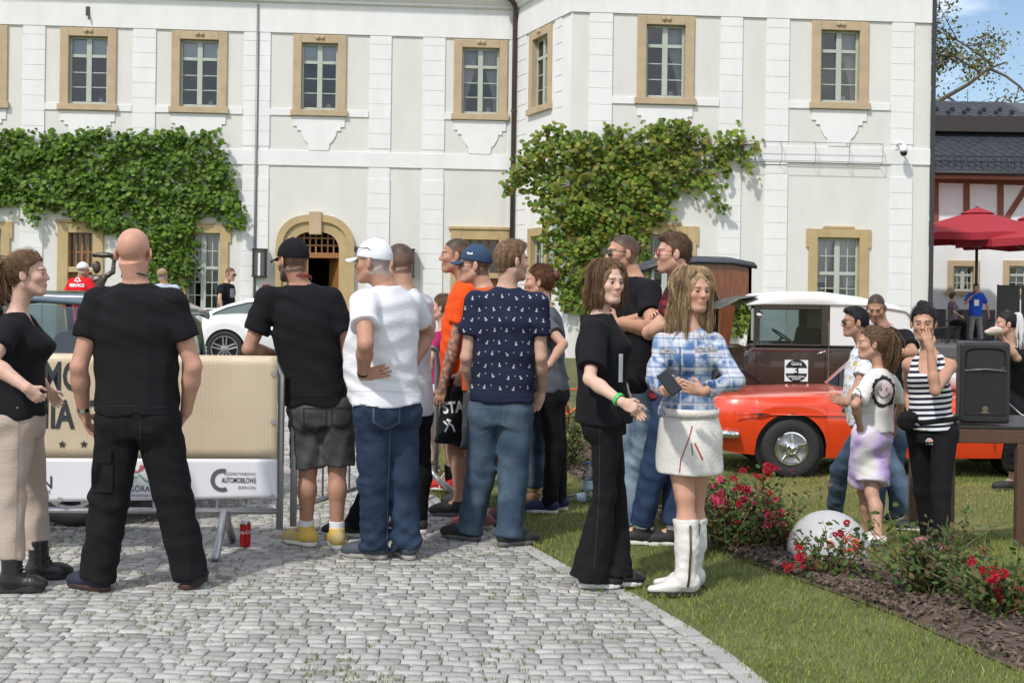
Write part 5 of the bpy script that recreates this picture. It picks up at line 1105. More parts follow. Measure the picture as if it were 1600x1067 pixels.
# ---- granite ball
Yb = 7.35; cb_ = at(1294, 861, Yb); rb = 63.5 / FPX * Yb; ball = thing('granite_ball', 'pale grey polished granite ball at the edge of the rose bed', 'stone ball', (cb_.x, Yb, float(ground_z(cb_.x, Yb))))
mb = MB(); mb.lathe([(max(rb * math.sin(math.pi * i / 32), 1e-4), -rb * math.cos(math.pi * i / 32)) for i in range(33)], 56, None, (0, 0, cb_.z - float(ground_z(cb_.x, Yb)))); mb.build('ball', mat('pale_granite', (.43, .435, .44), .5, var=.10, vscale=110, bump=.08, bscale=150), ball, smooth_=True)
mb = MB(); mb.lathe([(rb * .7, -.03), (rb * .7, .03), (rb * .5, .05)], 24); mb.build('plinth', M_cob1, ball)
# ---- rattan table, loudspeaker, cup
Yt = 8.3; ta, tb = at(1480, 664, Yt), at(1690, 664, Yt); zt = ta.z; tabl = thing('rattan_table', 'brown woven rattan table with dark top on the lawn', 'table', ((ta.x + tb.x) / 2, Yt + .4, float(ground_z(ta.x, Yt)) - .02))
def _rattan(N, L, v):
    br = S(N, 'ShaderNodeTexBrick', Scale=46.); br.inputs['Color1'].default_value = (.15, .075, .045, 1); br.inputs['Color2'].default_value = (.10, .05, .03, 1); br.inputs['Mortar'].default_value = (.025, .014, .01, 1); br.inputs['Mortar Size'].default_value = .035
    sx_ = S(N, 'ShaderNodeSeparateXYZ'); L.new(v, sx_.inputs[0]); cb = S(N, 'ShaderNodeCombineXYZ'); ad = S(N, 'ShaderNodeMath', operation='ADD'); L.new(sx_.outputs['X'], ad.inputs[0]); L.new(sx_.outputs['Y'], ad.inputs[1]); L.new(ad.outputs[0], cb.inputs['X']); L.new(sx_.outputs['Z'], cb.inputs['Y']); L.new(cb.outputs[0], br.inputs['Vector']); return br.outputs['Color']
RAT = pvc('woven_rattan', _rattan); ox, oz = tabl.location.x, tabl.location.z; wx = (tb.x - ta.x); ht = zt - oz
mb = MB(); mb.box((0, 0, ht - .012), (wx, .8, .024)); mb.build('table_top', mat('dark_glass_top', (.03, .028, .028), .25), tabl, bevel=.006)
for sx_, sy_, s_ in ((0, -.385, (wx - .03, .03, .09)), (0, .385, (wx - .03, .03, .09)), (-wx / 2 + .03, 0, (.03, .74, .09)), (wx / 2 - .03, 0, (.03, .74, .09))): mb = MB(); mb.box((sx_, sy_, ht - .07), s_); mb.build('apron', RAT, tabl, bevel=.006)
for sx_ in (-wx / 2 + .03, at(1592, 700, Yt).x - ox + .02, wx / 2 - .03):
    for sy_ in ((-.37, .37) if abs(sx_) > wx * .4 else (-.37,)): mb = MB(); mb.box((sx_, sy_, (ht - .115) / 2), (.058, .058, ht - .115)); mb.build('leg', RAT, tabl, bevel=.008)
sa_, sb_ = at(1497, 663, Yt), at(1580, 663, Yt); sw_ = sb_.x - sa_.x; shh = at(1540, 535, Yt).z - zt; sp = thing('loudspeaker', 'black moulded loudspeaker with golden emblem on the rattan table', 'loudspeaker', ((sa_.x + sb_.x) / 2, Yt + .0, zt + .002)); sp.rotation_euler = (0, 0, R(-6))
SPK = mat('speaker_black', (.016, .016, .018), .45, bump=.2, bscale=300); GRL = mat('speaker_grille', (.010, .010, .011), .6, bump=.6, bscale=600)
V = []; w2 = sw_ / 2 - .01; prof = [(-w2, 0), (w2, 0), (w2 * .72, .30), (-w2 * .72, .30)]
mb = MB(); mb.hexa([Vector((x, y, .012)) for x, y in prof] + [Vector((x * .985, y, shh)) for x, y in prof]); cabn = mb.build('cabinet', SPK, sp, bevel=.022, seg=3)
hh = shh
for nm, (x0, x1, z0, z1, m_, d_) in {'woofer_grille': (-w2 * .80, w2 * .80, .065, hh * .62, GRL, .006), 'base_slot': (-w2 * .8, w2 * .8, .024, .05, CARBLK, .003)}.items(): mb = MB(); mb.box(((x0 + x1) / 2, -d_ / 2, (z0 + z1) / 2), (x1 - x0, d_, z1 - z0)); mb.build(nm, m_, sp, bevel=.004)
# waveguide horn: recessed rounded mouth
rings = []
for (sx_, sz_, yy) in ((1.0, 1.0, -.004), (.96, .95, .002), (.7, .6, .035), (.28, .3, .06)): rings.append([Vector((w2 * .78 * sx_ * math.copysign(abs(math.cos(t)) ** .45, math.cos(t)), yy - .008, hh * .79 + hh * .135 * sz_ * math.copysign(abs(math.sin(t)) ** .45, math.sin(t)))) for t in [2 * math.pi * i / 40 for i in range(40)]])
mb = MB(); mb.loft(rings, cap=False); mb.f.append(list(range(120, 160))); mb.build('horn', mat('horn_black', (.02, .02, .022), .35), sp, smooth_=True, fixn=False)
mb = MB(); mb.tube([(-w2 * .8, -.008, hh * .655), (0, -.014, hh * .675), (w2 * .8, -.008, hh * .655)], .007, 8); mb.build('horn_lip', mat('grey_trim', (.12, .12, .125), .3), sp, smooth_=True)
GLD = mat('gold_emblem', (.50, .42, .25), .35, metal=.6); ez = hh * .20
v_, f_ = merge2d(ringpoly(.013, .0155, 24), *[(np.array([(-.0012, .003), (.0012, .003), (.0012, .013), (-.0012, .013)]) @ np.array([[math.cos(R(a)), math.sin(R(a))], [-math.sin(R(a)), math.cos(R(a))]]), [[0, 1, 2, 3]]) for a in range(0, 360, 60)]); put2d(v_, f_, (0, -.0075, ez), (1, 0, 0), (0, 0, 1), 'emblem', GLD, sp); V2, F2 = textmesh('YAMAHA', .012, bold=.0003); put2d(V2, F2, (0, -.0075, ez - .024), (1, 0, 0), (0, 0, 1), 'emblem_lettering', GLD, sp)
mb = MB(); mb.box((0, .12, hh - .006), (.10, .04, .02)); mb.build('handle', CARBLK, sp, bevel=.006)
mb = MB(); mb.tube([(w2 * .8, .26, .16), (w2 + .05, .24, .13), (w2 + .12, .2, .06), (w2 + .2, .16, .03), (w2 + .4, .12, .01)], .004, 6); mb.build('cable', mat('white_cable', (.65, .65, .65), .5), sp, smooth_=True)
cup = thing('paper_cup', 'small white cup left of the loudspeaker', 'cup', (at(1491, 664, Yt).x, Yt + .1, zt + .001)); mb = MB(); mb.lathe([(.024, 0), (.03, .06), (.031, .062), (.028, .06), (.022, .004)], 18); mb.build('cup_body', mat('plate_white', (.75, .75, .75), .4), cup, smooth_=True); mb = MB(); mb.lathe([(.0245, .0), (.0265, .022)], 18, cap=False); mb.build('blue_band', mat('blue_cap', (.05, .15, .45), .4), cup)
# ---- red parasols on the terrace
PAR = mat('parasol_red', (.33, .016, .028), .8, bump=.1, bscale=80); ZT = .24
def parasol(px, Y, apex_py, edge_py, r, lab, rot=0.):
    a = at(px, apex_py, Y); e = at(px, edge_py, Y); t = thing('red_parasol', lab, 'parasol', (a.x, Y, ZT), group='red parasols on the terrace'); za, ze_ = a.z - ZT, e.z - ZT; n = 8
    rim = [Vector((r * math.cos(2 * math.pi * (i + .5) / n + rot), r * math.sin(2 * math.pi * (i + .5) / n + rot), ze_)) for i in range(n)]; top = Vector((0, 0, za))
    for i in range(n):
        p, q = rim[i], rim[(i + 1) % n]; m1 = (p + q) / 2 + Vector((0, 0, .05)); V = [top, p, m1 * 1.0 - Vector((m1.x * .03, m1.y * .03, 0)), q, p - Vector((0, 0, .22)), m1 - Vector((m1.x * .03, m1.y * .03, .22)), q - Vector((0, 0, .22))]; mb = MB(); mb.add(V, [(0, 1, 2), (0, 2, 3), (1, 4, 5, 2), (2, 5, 6, 3)]); o = mb.build('canopy_panel', PAR, t, fixn=False); md = o.modifiers.new('t', 'SOLIDIFY'); md.thickness = .006
        mb = MB(); mb.tube([top - Vector((0, 0, .05)), p - Vector((0, 0, .03))], .014, 5); mb.build('rib', M_wire, t); mb = MB(); mb.tube([Vector((0, 0, ze_ - .35)), top.lerp(p, .55) - Vector((0, 0, .04))], .013, 5); mb.build('strut', M_wire, t)
    mb = MB(); k = top * 1.0; ring = [top + (p - top) * .20 + Vector((0, 0, .05)) for p in rim]; mb.add([top + Vector((0, 0, .09))] + ring, [(0, 1 + i, 1 + (i + 1) % n) for i in range(n)]); o = mb.build('vent_cap', PAR, t, fixn=False); md = o.modifiers.new('t', 'SOLIDIFY'); md.thickness = .006
    mb = MB(); mb.cyl((0, 0, 0), (0, 0, za + .1), .045, n=12); mb.build('pole', mat('dark_bronze_pole', (.05, .045, .045), .4, metal=.5), t, smooth_=True); mb = MB(); mb.box((0, 0, .05), (.8, .8, .1)); mb.build('base', M_lead, t, bevel=.02)
parasol(1527, 39.4, 328, 370, 2.7, 'front red parasol whose pole stands behind the blue polo man'); parasol(1612, 38.2, 338, 378, 2.2, 'second red parasol overlapping at the right edge', .3)
# dark panels put in for the shade under the parasols and for furled covers
SHADE_CHAIR = mat('shade_and_chair_dark', (.022, .02, .022), .35)  # near-black of the painted terrace shade, shared by the chairs
for i, px in enumerate((1463, 1500, 1538, 1576, 1614)):
    a = at(px, 500, 41.2); t = thing('shade_panel', ('dark panel put in for terrace shade, %s from the palace corner' % ('first', 'second', 'third', 'fourth', 'fifth')[i]), 'shade panel', (a.x, 41.2, ZT), group='dark shade panels'); w_ = .36; hgt = 1.75 if i > 2 else .95
    mb = MB(); mb.box((0, 0, hgt / 2), (.70, .03, hgt)); mb.build('panel', SHADE_CHAIR, t, bevel=.01); mb = MB(); mb.box((-.365, 0, hgt / 2), (.03, .05, hgt + .04)); mb.build('post', M_lead, t); mb = MB(); mb.box((0, 0, .03), (.5, .3, .06)); mb.build('foot', M_lead, t)
def chair(px, Y, rz, lab):
    a = at(px, 500, Y); t = thing('terrace_chair', lab, 'chair', (a.x, Y, ZT), rz, 'dark terrace chairs'); m_ = SHADE_CHAIR
    mb = MB(); mb.box((0, 0, .44), (.46, .46, .04)); mb.build('seat', m_, t, bevel=.01); mb = MB(); mb.box((0, .22, .72), (.46, .04, .5)); mb.build('backrest', m_, t, bevel=.01)
    for x in (-.2, .2):
        for y in (-.2, .2): mb = MB(); mb.cyl((x, y, 0), (x, y, .42), .018, n=6); mb.build('leg', m_, t)
        mb = MB(); mb.tube([(x * 1.15, .2, .66), (x * 1.15, -.2, .66), (x * 1.15, -.2, .42)], .016, 6); mb.build('armrest', m_, t)
chair(1488, 37.5, R(-80), 'terrace chair with the seated guest'); chair(1548, 38.5, R(100), 'empty terrace chair right of the blue polo man'); chair(1468, 36.5, R(-100), 'empty terrace chair near the palace corner'); chair(1585, 37.8, R(60), 'empty terrace chair by the right edge')
# ------------------------------------------------------------------ people: smooth distance fields turned into one skin per body or garment
def _np(v): return np.array(v, float)
def capd(P, a, b, r0, r1):
    a, b = _np(a), _np(b); ab = b - a; L2 = max(ab.dot(ab), 1e-9); t = np.clip(((P - a) @ ab) / L2, 0, 1); return np.linalg.norm(P - a - t[..., None] * ab, axis=-1) - (r0 + (r1 - r0) * t)
def elld(P, c, A, rad):
    q = (P - _np(c)) @ _np(A).T; rad = _np(rad); k0 = np.linalg.norm(q / rad, axis=-1); k1 = np.linalg.norm(q / rad ** 2, axis=-1); return k0 * (k0 - 1) / np.maximum(k1, 1e-6)
def loftd(P, p0, p1, l0, l1, prof, e=2.3):
    """elliptic loft round the axis p0-p1; prof rows: t, half width, half depth, forward offset; l0, l1 lateral unit vectors at both ends"""
    p0, p1 = _np(p0), _np(p1); ax = p1 - p0; L = np.linalg.norm(ax); ax = ax / L; q = P - p0; tt = q @ ax / L; t = np.clip(tt, 0, 1)
    pr = np.array(prof, float); ts = np.linspace(0, 1, 60)
    def sm(col): 
        y = np.interp(ts, pr[:, 0], col); 
        for _ in range(4): y[1:-1] = .25 * y[:-2] + .5 * y[1:-1] + .25 * y[2:]
        return np.interp(t, ts, y)
    a, b, o = sm(pr[:, 1]), sm(pr[:, 2]), sm(pr[:, 3]); l0, l1 = _np(l0), _np(l1); lat = l0 + (l1 - l0) * t[..., None]; lat = lat - (lat @ ax)[..., None] * ax; lat = lat / np.linalg.norm(lat, axis=-1, keepdims=True)
    fr = np.cross(ax, lat); r = q - (t * L)[..., None] * ax; x = np.abs((r * lat).sum(-1)); y = np.abs((r * fr).sum(-1) - o)
    rr = ((x / a) ** e + (y / b) ** e) ** (1 / e); d = (rr - 1) * np.minimum(a, b) * (1 + .25 * np.clip(rr - 1, 0, 1)); ov = np.maximum(-tt, tt - 1) * L
    return np.where(ov > 0, np.sqrt(np.maximum(d, 0) ** 2 + ov ** 2) + np.minimum(d, 0) * 0, np.maximum(d, ov))
class Prim:
    def __init__(s, f, lo, hi, k=.02, op='add'): s.f, s.lo, s.hi, s.k, s.op = f, _np(lo), _np(hi), k, op
def cap(a, b, r0, r1=None, k=.02, op='add', cut=None):
    r1 = r0 if r1 is None else r1; a_, b_ = _np(a), _np(b); m = max(r0, r1); f = lambda P: capd(P, a_, b_, r0, r1)
    if cut is not None:
        cp, cn_ = _np(cut[0]), _np(cut[1]); g = f; f = lambda P: np.maximum(g(P), (P - cp) @ cn_)
    return Prim(f, np.minimum(a_, b_) - m, np.maximum(a_, b_) + m, k, op)
def ell(c, A, rad, k=.02, op='add', cut=None):
    m = max(rad); c = _np(c); f = lambda P: elld(P, c, A, rad)
    if cut is not None:
        cp, cn_ = _np(cut[0]), _np(cut[1]); g = f; f = lambda P: np.maximum(g(P), (P - cp) @ cn_)
    return Prim(f, c - m, c + m, k, op)
def lft(p0, p1, l0, l1, prof, k=.03, e=2.3, grow=0.):
    pr = [(t, a + grow, b + grow, o) for t, a, b, o in prof]; m = max(max(a, b) + abs(o) for t, a, b, o in pr); p0, p1 = _np(p0), _np(p1)
    return Prim(lambda P: loftd(P, p0, p1, l0, l1, pr, e), np.minimum(p0, p1) - m, np.maximum(p0, p1) + m, k)
class Folds:
    """cloth folds: a few crossing waves; kd = main wave direction"""
    def __init__(s, seed, kd=(0, 0, 1), n=7, lam=(.06, .16), spread=.5, amp=.004):
        r = np.random.default_rng(seed); s.K = []; s.amp = amp
        for _ in range(n):
            d = _np(kd) + r.normal(0, spread, 3); d /= np.linalg.norm(d); s.K.append((d * 2 * math.pi / r.uniform(*lam), r.uniform(0, 6.28), r.normal(0, 1.6, 3) * 4))
    def __call__(s, P):
        o = 0
        for k, ph, w in s.K: 
            m = .5 + .5 * np.sin(P @ w + ph * 2); o = o + (np.abs(np.cos((P @ k + ph + 1.2 * np.sin(P @ w)) * .5)) ** 1.5 * 2 - 1.1) * m ** 2
        return s.amp * o * (2.2 / math.sqrt(len(s.K)))
def field(prims, lo, hi, h, noise=None, shell=None):
    n = np.maximum(np.ceil((hi - lo) / h).astype(int) + 1, 3); ax = [lo[i] + h * np.arange(n[i]) for i in range(3)]; D = np.full(n, .5, np.float32)
    for p in prims:
        mg = p.k + 3 * h + .004; i0 = np.maximum(np.floor((p.lo - mg - lo) / h).astype(int), 0); i1 = np.minimum(np.ceil((p.hi + mg - lo) / h).astype(int) + 1, n)
        if (i1 <= i0).any(): continue
        sl = tuple(slice(a, b) for a, b in zip(i0, i1)); P = np.stack(np.meshgrid(*[ax[i][sl[i]] for i in range(3)], indexing='ij'), -1); d = p.f(P); A = D[sl]; k = max(p.k, 1e-5)
        if p.op == 'add': w = np.clip(.5 + .5 * (A - d) / k, 0, 1); D[sl] = A * (1 - w) + d * w - k * w * (1 - w)
        elif p.op == 'sub': w = np.clip(.5 - .5 * (A + d) / k, 0, 1); D[sl] = A * (1 - w) - d * w + k * w * (1 - w)
        elif p.op == 'cut': D[sl] = np.maximum(A, d)
    if noise is not None:
        near = np.abs(D) < .05
        idx = np.argwhere(near); 
        if len(idx): P = lo + idx * h; D[near] += noise(P).astype(np.float32)
    return D
def nets(D, lo, h):
    """surface nets: one vertex per mixed cell, quads across sign changes"""
    ins = D < 0; n = D.shape; c = np.zeros(tuple(np.array(n) - 1), np.uint8)
    for dx in (0, 1):
        for dy in (0, 1):
            for dz in (0, 1): c += ins[dx:n[0] - 1 + dx, dy:n[1] - 1 + dy, dz:n[2] - 1 + dz]
    act = (c > 0) & (c < 8); idx = np.argwhere(act); 
    if len(idx) == 0: return np.zeros((0, 3)), np.zeros((0, 4), int)
    vid = np.full(act.shape, -1, np.int64); vid[act] = np.arange(len(idx)); acc = np.zeros((len(idx), 3)); cnt = np.zeros(len(idx))
    co = [(i, j, k) for i in (0, 1) for j in (0, 1) for k in (0, 1)]; val = {q: D[idx[:, 0] + q[0], idx[:, 1] + q[1], idx[:, 2] + q[2]] for q in co}
    for a in co:
        for ax in range(3):
            if a[ax]: continue
            b = list(a); b[ax] = 1; b = tuple(b); va, vb = val[a], val[b]; m = (va < 0) != (vb < 0); t = np.where(m, va / np.where(m, va - vb, 1), 0); p = np.tile(_np(a), (len(idx), 1)); p[:, ax] += t; acc += np.where(m[:, None], p, 0); cnt += m
    V = lo + (idx + acc / cnt[:, None]) * h; Q = []
    for ax in range(3):
        o1, o2 = [(1, 2), (2, 0), (0, 1)][ax]; s0 = [slice(None)] * 3; s1 = [slice(None)] * 3; s0[ax] = slice(0, -1); s1[ax] = slice(1, None); e = np.argwhere(ins[tuple(s0)] != ins[tuple(s1)])
        e = e[(e[:, o1] > 0) & (e[:, o2] > 0) & (e[:, o1] < n[o1] - 1) & (e[:, o2] < n[o2] - 1)]
        if not len(e): continue
        def g(d1, d2): q = e.copy(); q[:, o1] -= d1; q[:, o2] -= d2; return vid[q[:, 0], q[:, 1], q[:, 2]]
        q = np.stack([g(1, 1), g(0, 1), g(0, 0), g(1, 0)], -1); fl = ins[e[:, 0], e[:, 1], e[:, 2]]; q[~fl] = q[~fl][:, ::-1]; Q.append(q)
    Q = np.concatenate(Q); Q = Q[(Q >= 0).all(1)]; return V, Q
def bounds(prims): 
    a = [p for p in prims if p.op == 'add']; return np.min([p.lo for p in a], 0), np.max([p.hi for p in a], 0)
def sdf_mesh(name, prims, h, m, parent, noise=None, box=None):
    lo, hi = bounds(prims) if box is None else box
    lo, hi = lo - .02 - 2 * h, hi + .02 + 2 * h; V, Q = nets(field(prims, lo, hi, h, noise), lo, h)
    if not len(Q): return None
    me = fastmesh(name, V, Q, True); o = link(name, me, m, parent); return o
def U(phi): return Vector((math.sin(R(phi)), math.cos(R(phi)), 0))
def reach(p0, px, py, L, sgn):
    """point on the pixel's ray at distance L from p0 (nearest point if out of reach)"""
    dx, dz = ray(px, py); d = Vector((dx, 1, dz)).normalized(); o = Vector((0, 0, CAMZ)); t = (p0 - o).dot(d); c = o + d * t; q = L * L - (c - p0).length_squared
    if q <= 0: return p0 + (c - p0).normalized() * max(L, min((c - p0).length, L * 1.12))
    return c + d * (sgn * math.sqrt(q))
def skinmat(): return mat('skin', (.5, .3, .2), .5, attr='cv', spec=.35, var=.10, vscale=28, bump=.12, bscale=160)
M_eye = None
CLOTH = {}
def crease(m, scale=5., dist=.012, strength=.22):
    N, L = m.node_tree.nodes, m.node_tree.links; b = N['Principled BSDF']; t = S(N, 'ShaderNodeTexCoord'); hs_ = []
    for sc_, ro in ((scale, (0, .5, 0)), (scale * 1.9, (.3, -.6, 0))):
        mp_ = S(N, 'ShaderNodeMapping'); mp_.inputs['Rotation'].default_value = ro; mp_.inputs['Scale'].default_value = (1, 1, 1.9); L.new(t.outputs['Object'], mp_.inputs['Vector']); n = S(N, 'ShaderNodeTexNoise', Scale=sc_, Detail=2., Distortion=.9); L.new(mp_.outputs[0], n.inputs['Vector'])
        a = S(N, 'ShaderNodeMath', operation='SUBTRACT'); L.new(n.outputs['Fac'], a.inputs[0]); a.inputs[1].default_value = .5; ab = S(N, 'ShaderNodeMath', operation='ABSOLUTE'); L.new(a.outputs[0], ab.inputs[0]); pw = S(N, 'ShaderNodeMath', operation='POWER'); L.new(ab.outputs[0], pw.inputs[0]); pw.inputs[1].default_value = .6; hs_.append(pw.outputs[0])
    ad = S(N, 'ShaderNodeMath', operation='ADD'); L.new(hs_[0], ad.inputs[0]); L.new(hs_[1], ad.inputs[1]); bp = S(N, 'ShaderNodeBump', Strength=strength, Distance=dist); L.new(ad.outputs[0], bp.inputs['Height'])
    if b.inputs['Normal'].is_linked: L.new(b.inputs['Normal'].links[0].from_socket, bp.inputs['Normal'])
    L.new(bp.outputs['Normal'], b.inputs['Normal']); return m
def cloth(name, *a, **k):
    if 'cloth_' + name in MATS: return MATS['cloth_' + name]
    return crease(cloth0(name, *a, **k))
def cloth0(name, col, col2=None, var=.12, vscale=10, rough=.9, bump=.35, bscale=280, **k):
    return mat('cloth_' + name, col, rough, spec=.2, var=var, vscale=vscale, col2=col2, bump=bump, bscale=bscale, bdist=.003, **k)
HAIRC = {'brown': (.055, .03, .017), 'dark': (.018, .013, .010), 'black': (.010, .009, .011), 'blond': (.23, .158, .09), 'light': (.11, .065, .036), 'grey': (.30, .29, .28), 'auburn': (.085, .035, .018)}
def hairmat(c, f=1.):
    nm = 'hair_%s_%g' % (c, f)
    if nm in MATS: return MATS[nm]
    k = tuple(x * f for x in HAIRC[c]); k2 = tuple(min(1, x * (2.0 if c != 'black' else 1.5)) for x in k)
    m = mat(nm, k, .6, spec=.25, col2=k2, vscale=60, stretch=(1, 1, .12), bump=.5, bscale=150, bdist=.004); return m
def build_person(lab, s):
    g = s.get; sc = g('h', 1.78) / 1.78; W = g('w', 1.0); fem = g('fem', False); seed = g('seed', int(s['nb'][0])); fine = g('fine', 1.0)
    lf, rf = gnd(*s['lf']) if not g('fz') else None, gnd(*s['rf']) if not g('fz') else None
    if g('fz') is not None: lf, rf = at(*s['lf'], s['Y']), at(*s['rf'], s['Y'])
    Y = g('Y') or (lf.y + rf.y) / 2; J = lambda q: at(q[0], q[1], Y + (q[2] if len(q) > 2 else 0)); phi, phih = g('phi', 0), g('phih', g('phi', 0))
    lat, lath = U(phi + 90), U(phih + 90); fr, frh = U(phi), U(phih); nb, pv = J(s['nb']), J(s['pv']); ws = (.158 if fem else .178) * sc * g('ws', 1.0); hw = .088 * sc * (.8 + .2 * W)
    root = thing('person', lab, 'person'); sh = {}; el = {}; wr = {}; hp = {}; kn = {}; an = {}
    for c, sg in (('l', -1), ('r', 1)):
        sh[c] = nb + lat * ws * sg + Vector((0, 0, -.082 * sc)) - fr * .005
        if g(c + 's'): sh[c] += Vector(g(c + 's'))
        e = s[c + 'e']; el[c] = reach(sh[c], e[0], e[1], .295 * sc, e[2]); w = s[c + 'w']; wr[c] = reach(el[c], w[0], w[1], .255 * sc, w[2]); hp[c] = pv + lath * hw * sg
        f = lf if c == 'l' else rf; an[c] = Vector((f.x, f.y, f.z + .085 * sc)); k = s[c + 'k']; kd = (hp[c] - an[c]).length; kn[c] = reach(hp[c], k[0], k[1], max(.43 * sc, kd * .515), k[2] if len(k) > 2 else 0)
        if len(k) <= 2 or True:
            # keep the shank length sane: slide the knee towards the mid depth
            kn[c] = at(k[0], k[1], hp[c].y * .5 + an[c].y * .5 + (k[3] if len(k) > 3 else 0))
    gz = min(lf.z, rf.z)
    # ---------------- head frame
    hs = (.955 if not fem else .915) * g('hs', 1.0) * (sc ** .5); hc = J(s['head']); hy = g('hyaw', phi); pit = R(g('hpitch', 0)); til = R(g('htilt', 0)); hf, hr, hu = U(hy), U(hy + 90), Vector((0, 0, 1))
    hf, hu = hf * math.cos(pit) + hu * math.sin(pit), hu * math.cos(pit) - hf * math.sin(pit); hr, hu = hr * math.cos(til) + hu * math.sin(til), hu * math.cos(til) - hr * math.sin(til)
    HA = [hf, hr, hu]; H = lambda f, r, u: hc + (hf * f + hr * r + hu * u) * hs; hr3 = lambda a, b, c: (a * hs, b * hs, c * hs)
    neck0 = nb + Vector((0, 0, -.01)); nr = (.046 if fem else .056) * sc * (.75 + .25 * W)
    def head_prims():
        L = [ell(H(-.012, 0, .040), HA, hr3(.096, .075, .088), .02), ell(H(.030, 0, -.035), HA, hr3(.066, .058 if not fem else .055, .078), .03), ell(H(.076, 0, -.090), HA, hr3(.020, .022, .020), .022)]
        for q in (-1, 1):
            L += [cap(H(0, .050 * q, -.05), H(.062, .022 * q, -.093), .019 * hs, k=.02), ell(H(.060, .040 * q, -.014), HA, hr3(.026, .022, .022), .022)]
        L += [cap(H(.080, -.030, .029), H(.080, .030, .029), .0135 * hs, k=.016)]
        for q in (-1, 1): L += [ell(H(.104, .031 * q, .010), HA, hr3(.022, .017, .011), .012, 'sub')]
        L += [cap(H(.086, 0, .022), H(.1065, 0, -.018), .0075 * hs, .0112 * hs, k=.014), ell(H(.098, .010, -.0225), HA, hr3(.010, .007, .0065), .007), ell(H(.098, -.010, -.0225), HA, hr3(.010, .007, .0065), .007),
              cap(H(.0905, -.015, -.0515), H(.0905, .015, -.0515), .0055 * hs, k=.010), cap(H(.0895, -.012, -.0615), H(.0895, .012, -.0615), .0065 * hs, k=.010), cap(H(.0985, -.021, -.0565), H(.0985, .021, -.0565), .0022 * hs, k=.004, op='sub')]
        for q in (-1, 1):
            L += [ell(H(.0785, .0315 * q, .008), HA, hr3(.0145, .0155, .0135), .004), ell(H(.100, .0315 * q, .0065), HA, hr3(.020, .0140, .0066), .002, 'sub')]
            L += [ell(H(-.006, .082 * q, .000), [(hf + hr * q * -.45).normalized(), (hr * q + hf * .45).normalized(), hu], hr3(.021, .008, .033), .007), ell(H(.004, .092 * q, .002), HA, hr3(.010, .006, .018), .004, 'sub')]
        return L
    HP = head_prims(); sk = list(HP)
    sk += [lft(neck0, H(-.022, 0, -.035), lat, hr, [(0, nr * 1.25, nr * 1.15, 0), (.35, nr, nr, 0), (1, nr * 1.02, nr * 1.08, 0)], .03, 2.0)]
    bel, bust = g('belly', 0) * sc, g('bust', .05 if fem else 0)
    a_w = lambda v: v * sc * W
    chest, waist, hipw = (.150, .120, .170) if fem else (.168, .148, .160); chest, waist, hipw = chest * g('cw', 1), waist * g('ww', 1), hipw * g('hw', 1)
    TP = [(0, a_w(hipw * .80), a_w(.105), 0), (.12, a_w(hipw), a_w(.118), -.005), (.25, a_w(hipw * .95), a_w(.112), .2 * bel), (.42, a_w(waist), a_w(.100) + bel * .45, .55 * bel), (.58, a_w((waist + chest) / 2), a_w(.102) + bel * .35, .45 * bel), (.74, a_w(chest), a_w(.112) + bust * .45, .12 * bel + bust * .42), (.88, a_w(chest * .92), a_w(.088), 0), (.97, a_w(.075), a_w(.062), -.005), (1, a_w(.05), a_w(.045), 0)]
    t0 = pv - Vector((0, 0, .085 * sc)); t1 = nb + Vector((0, 0, .01))
    if g('bend'): pass
    sk += [lft(t0, t1, lath, lat, TP, .03, 2.3, -.010 * sc)]
    ar = g('arm', 1.0) * sc * (.88 if fem else 1.0)
    for c in 'lr':
        s1, e1, w1 = sh[c], el[c], wr[c]; u = (s1 - e1).normalized()
        sk += [cap(nb + Vector((0, 0, -.03 * sc)), s1, .040 * sc, .045 * ar, .035), cap(s1, s1.lerp(e1, .45), .052 * ar, .047 * ar, .025), cap(s1.lerp(e1, .4), e1, .046 * ar, .036 * ar, .02), cap(e1, e1.lerp(w1, .35), .038 * ar, .0395 * ar, .015), cap(e1.lerp(w1, .3), w1, .040 * ar, .0255 * ar, .015)]
    lr_ = g('leg', 1.0) * sc; cov = .80 if (g('pants') and g('pants').get('length', 1.0) >= .9) else 1.0
    for c in 'lr':
        h1, k1, a1 = hp[c], kn[c], an[c]; bk = -frh * .018 * sc
        L2 = lr_ * cov; bk = bk * cov ** 3; sk += [cap(h1, h1.lerp(k1, .5), (.06 if g('skirt') else .082) * L2, .070 * L2, .03), cap(h1.lerp(k1, .45), k1, .071 * L2, .053 * L2, .02), cap(k1, k1.lerp(a1, .35) + bk, .048 * L2, .052 * L2, .02), cap(k1.lerp(a1, .3) + bk, a1, .052 * L2, .033 * L2, .02)]
        t = g(c + 't', phih); sk += [cap(a1, a1 + U(t) * .10 * sc - Vector((0, 0, .045 * sc)), .035 * sc, .028 * sc, .02)]
    # hands
    hand_boxes = []; HS = .92 * sc * (.9 if fem else 1.0)
    for c, sg in (('l', -1), ('r', 1)):
        spec = g(c + 'h')
        if spec is None: spec = {}
        w1 = wr[c]; d = (w1 - el[c]).normalized()
        if 'to' in spec: d = (at(spec['to'][0], spec['to'][1], w1.y + spec['to'][2]) - w1).normalized()
        n = Vector(spec.get('n', (-lat * sg * 1.0 + fr * .2))); n = (n - d * n.dot(d)).normalized(); sd_ = d.cross(n) * sg; cu = spec.get('curl', .45); hp_ = []
        X = lambda a, b, e_: w1 + (d * a + sd_ * b + n * e_) * HS
        hp_ += [ell(X(.050, .000, .002), [d, sd_, n], (.052 * HS, .040 * HS, .0165 * HS), .012), cap(w1, X(.03, 0, 0), .024 * HS, .022 * HS, .015)]
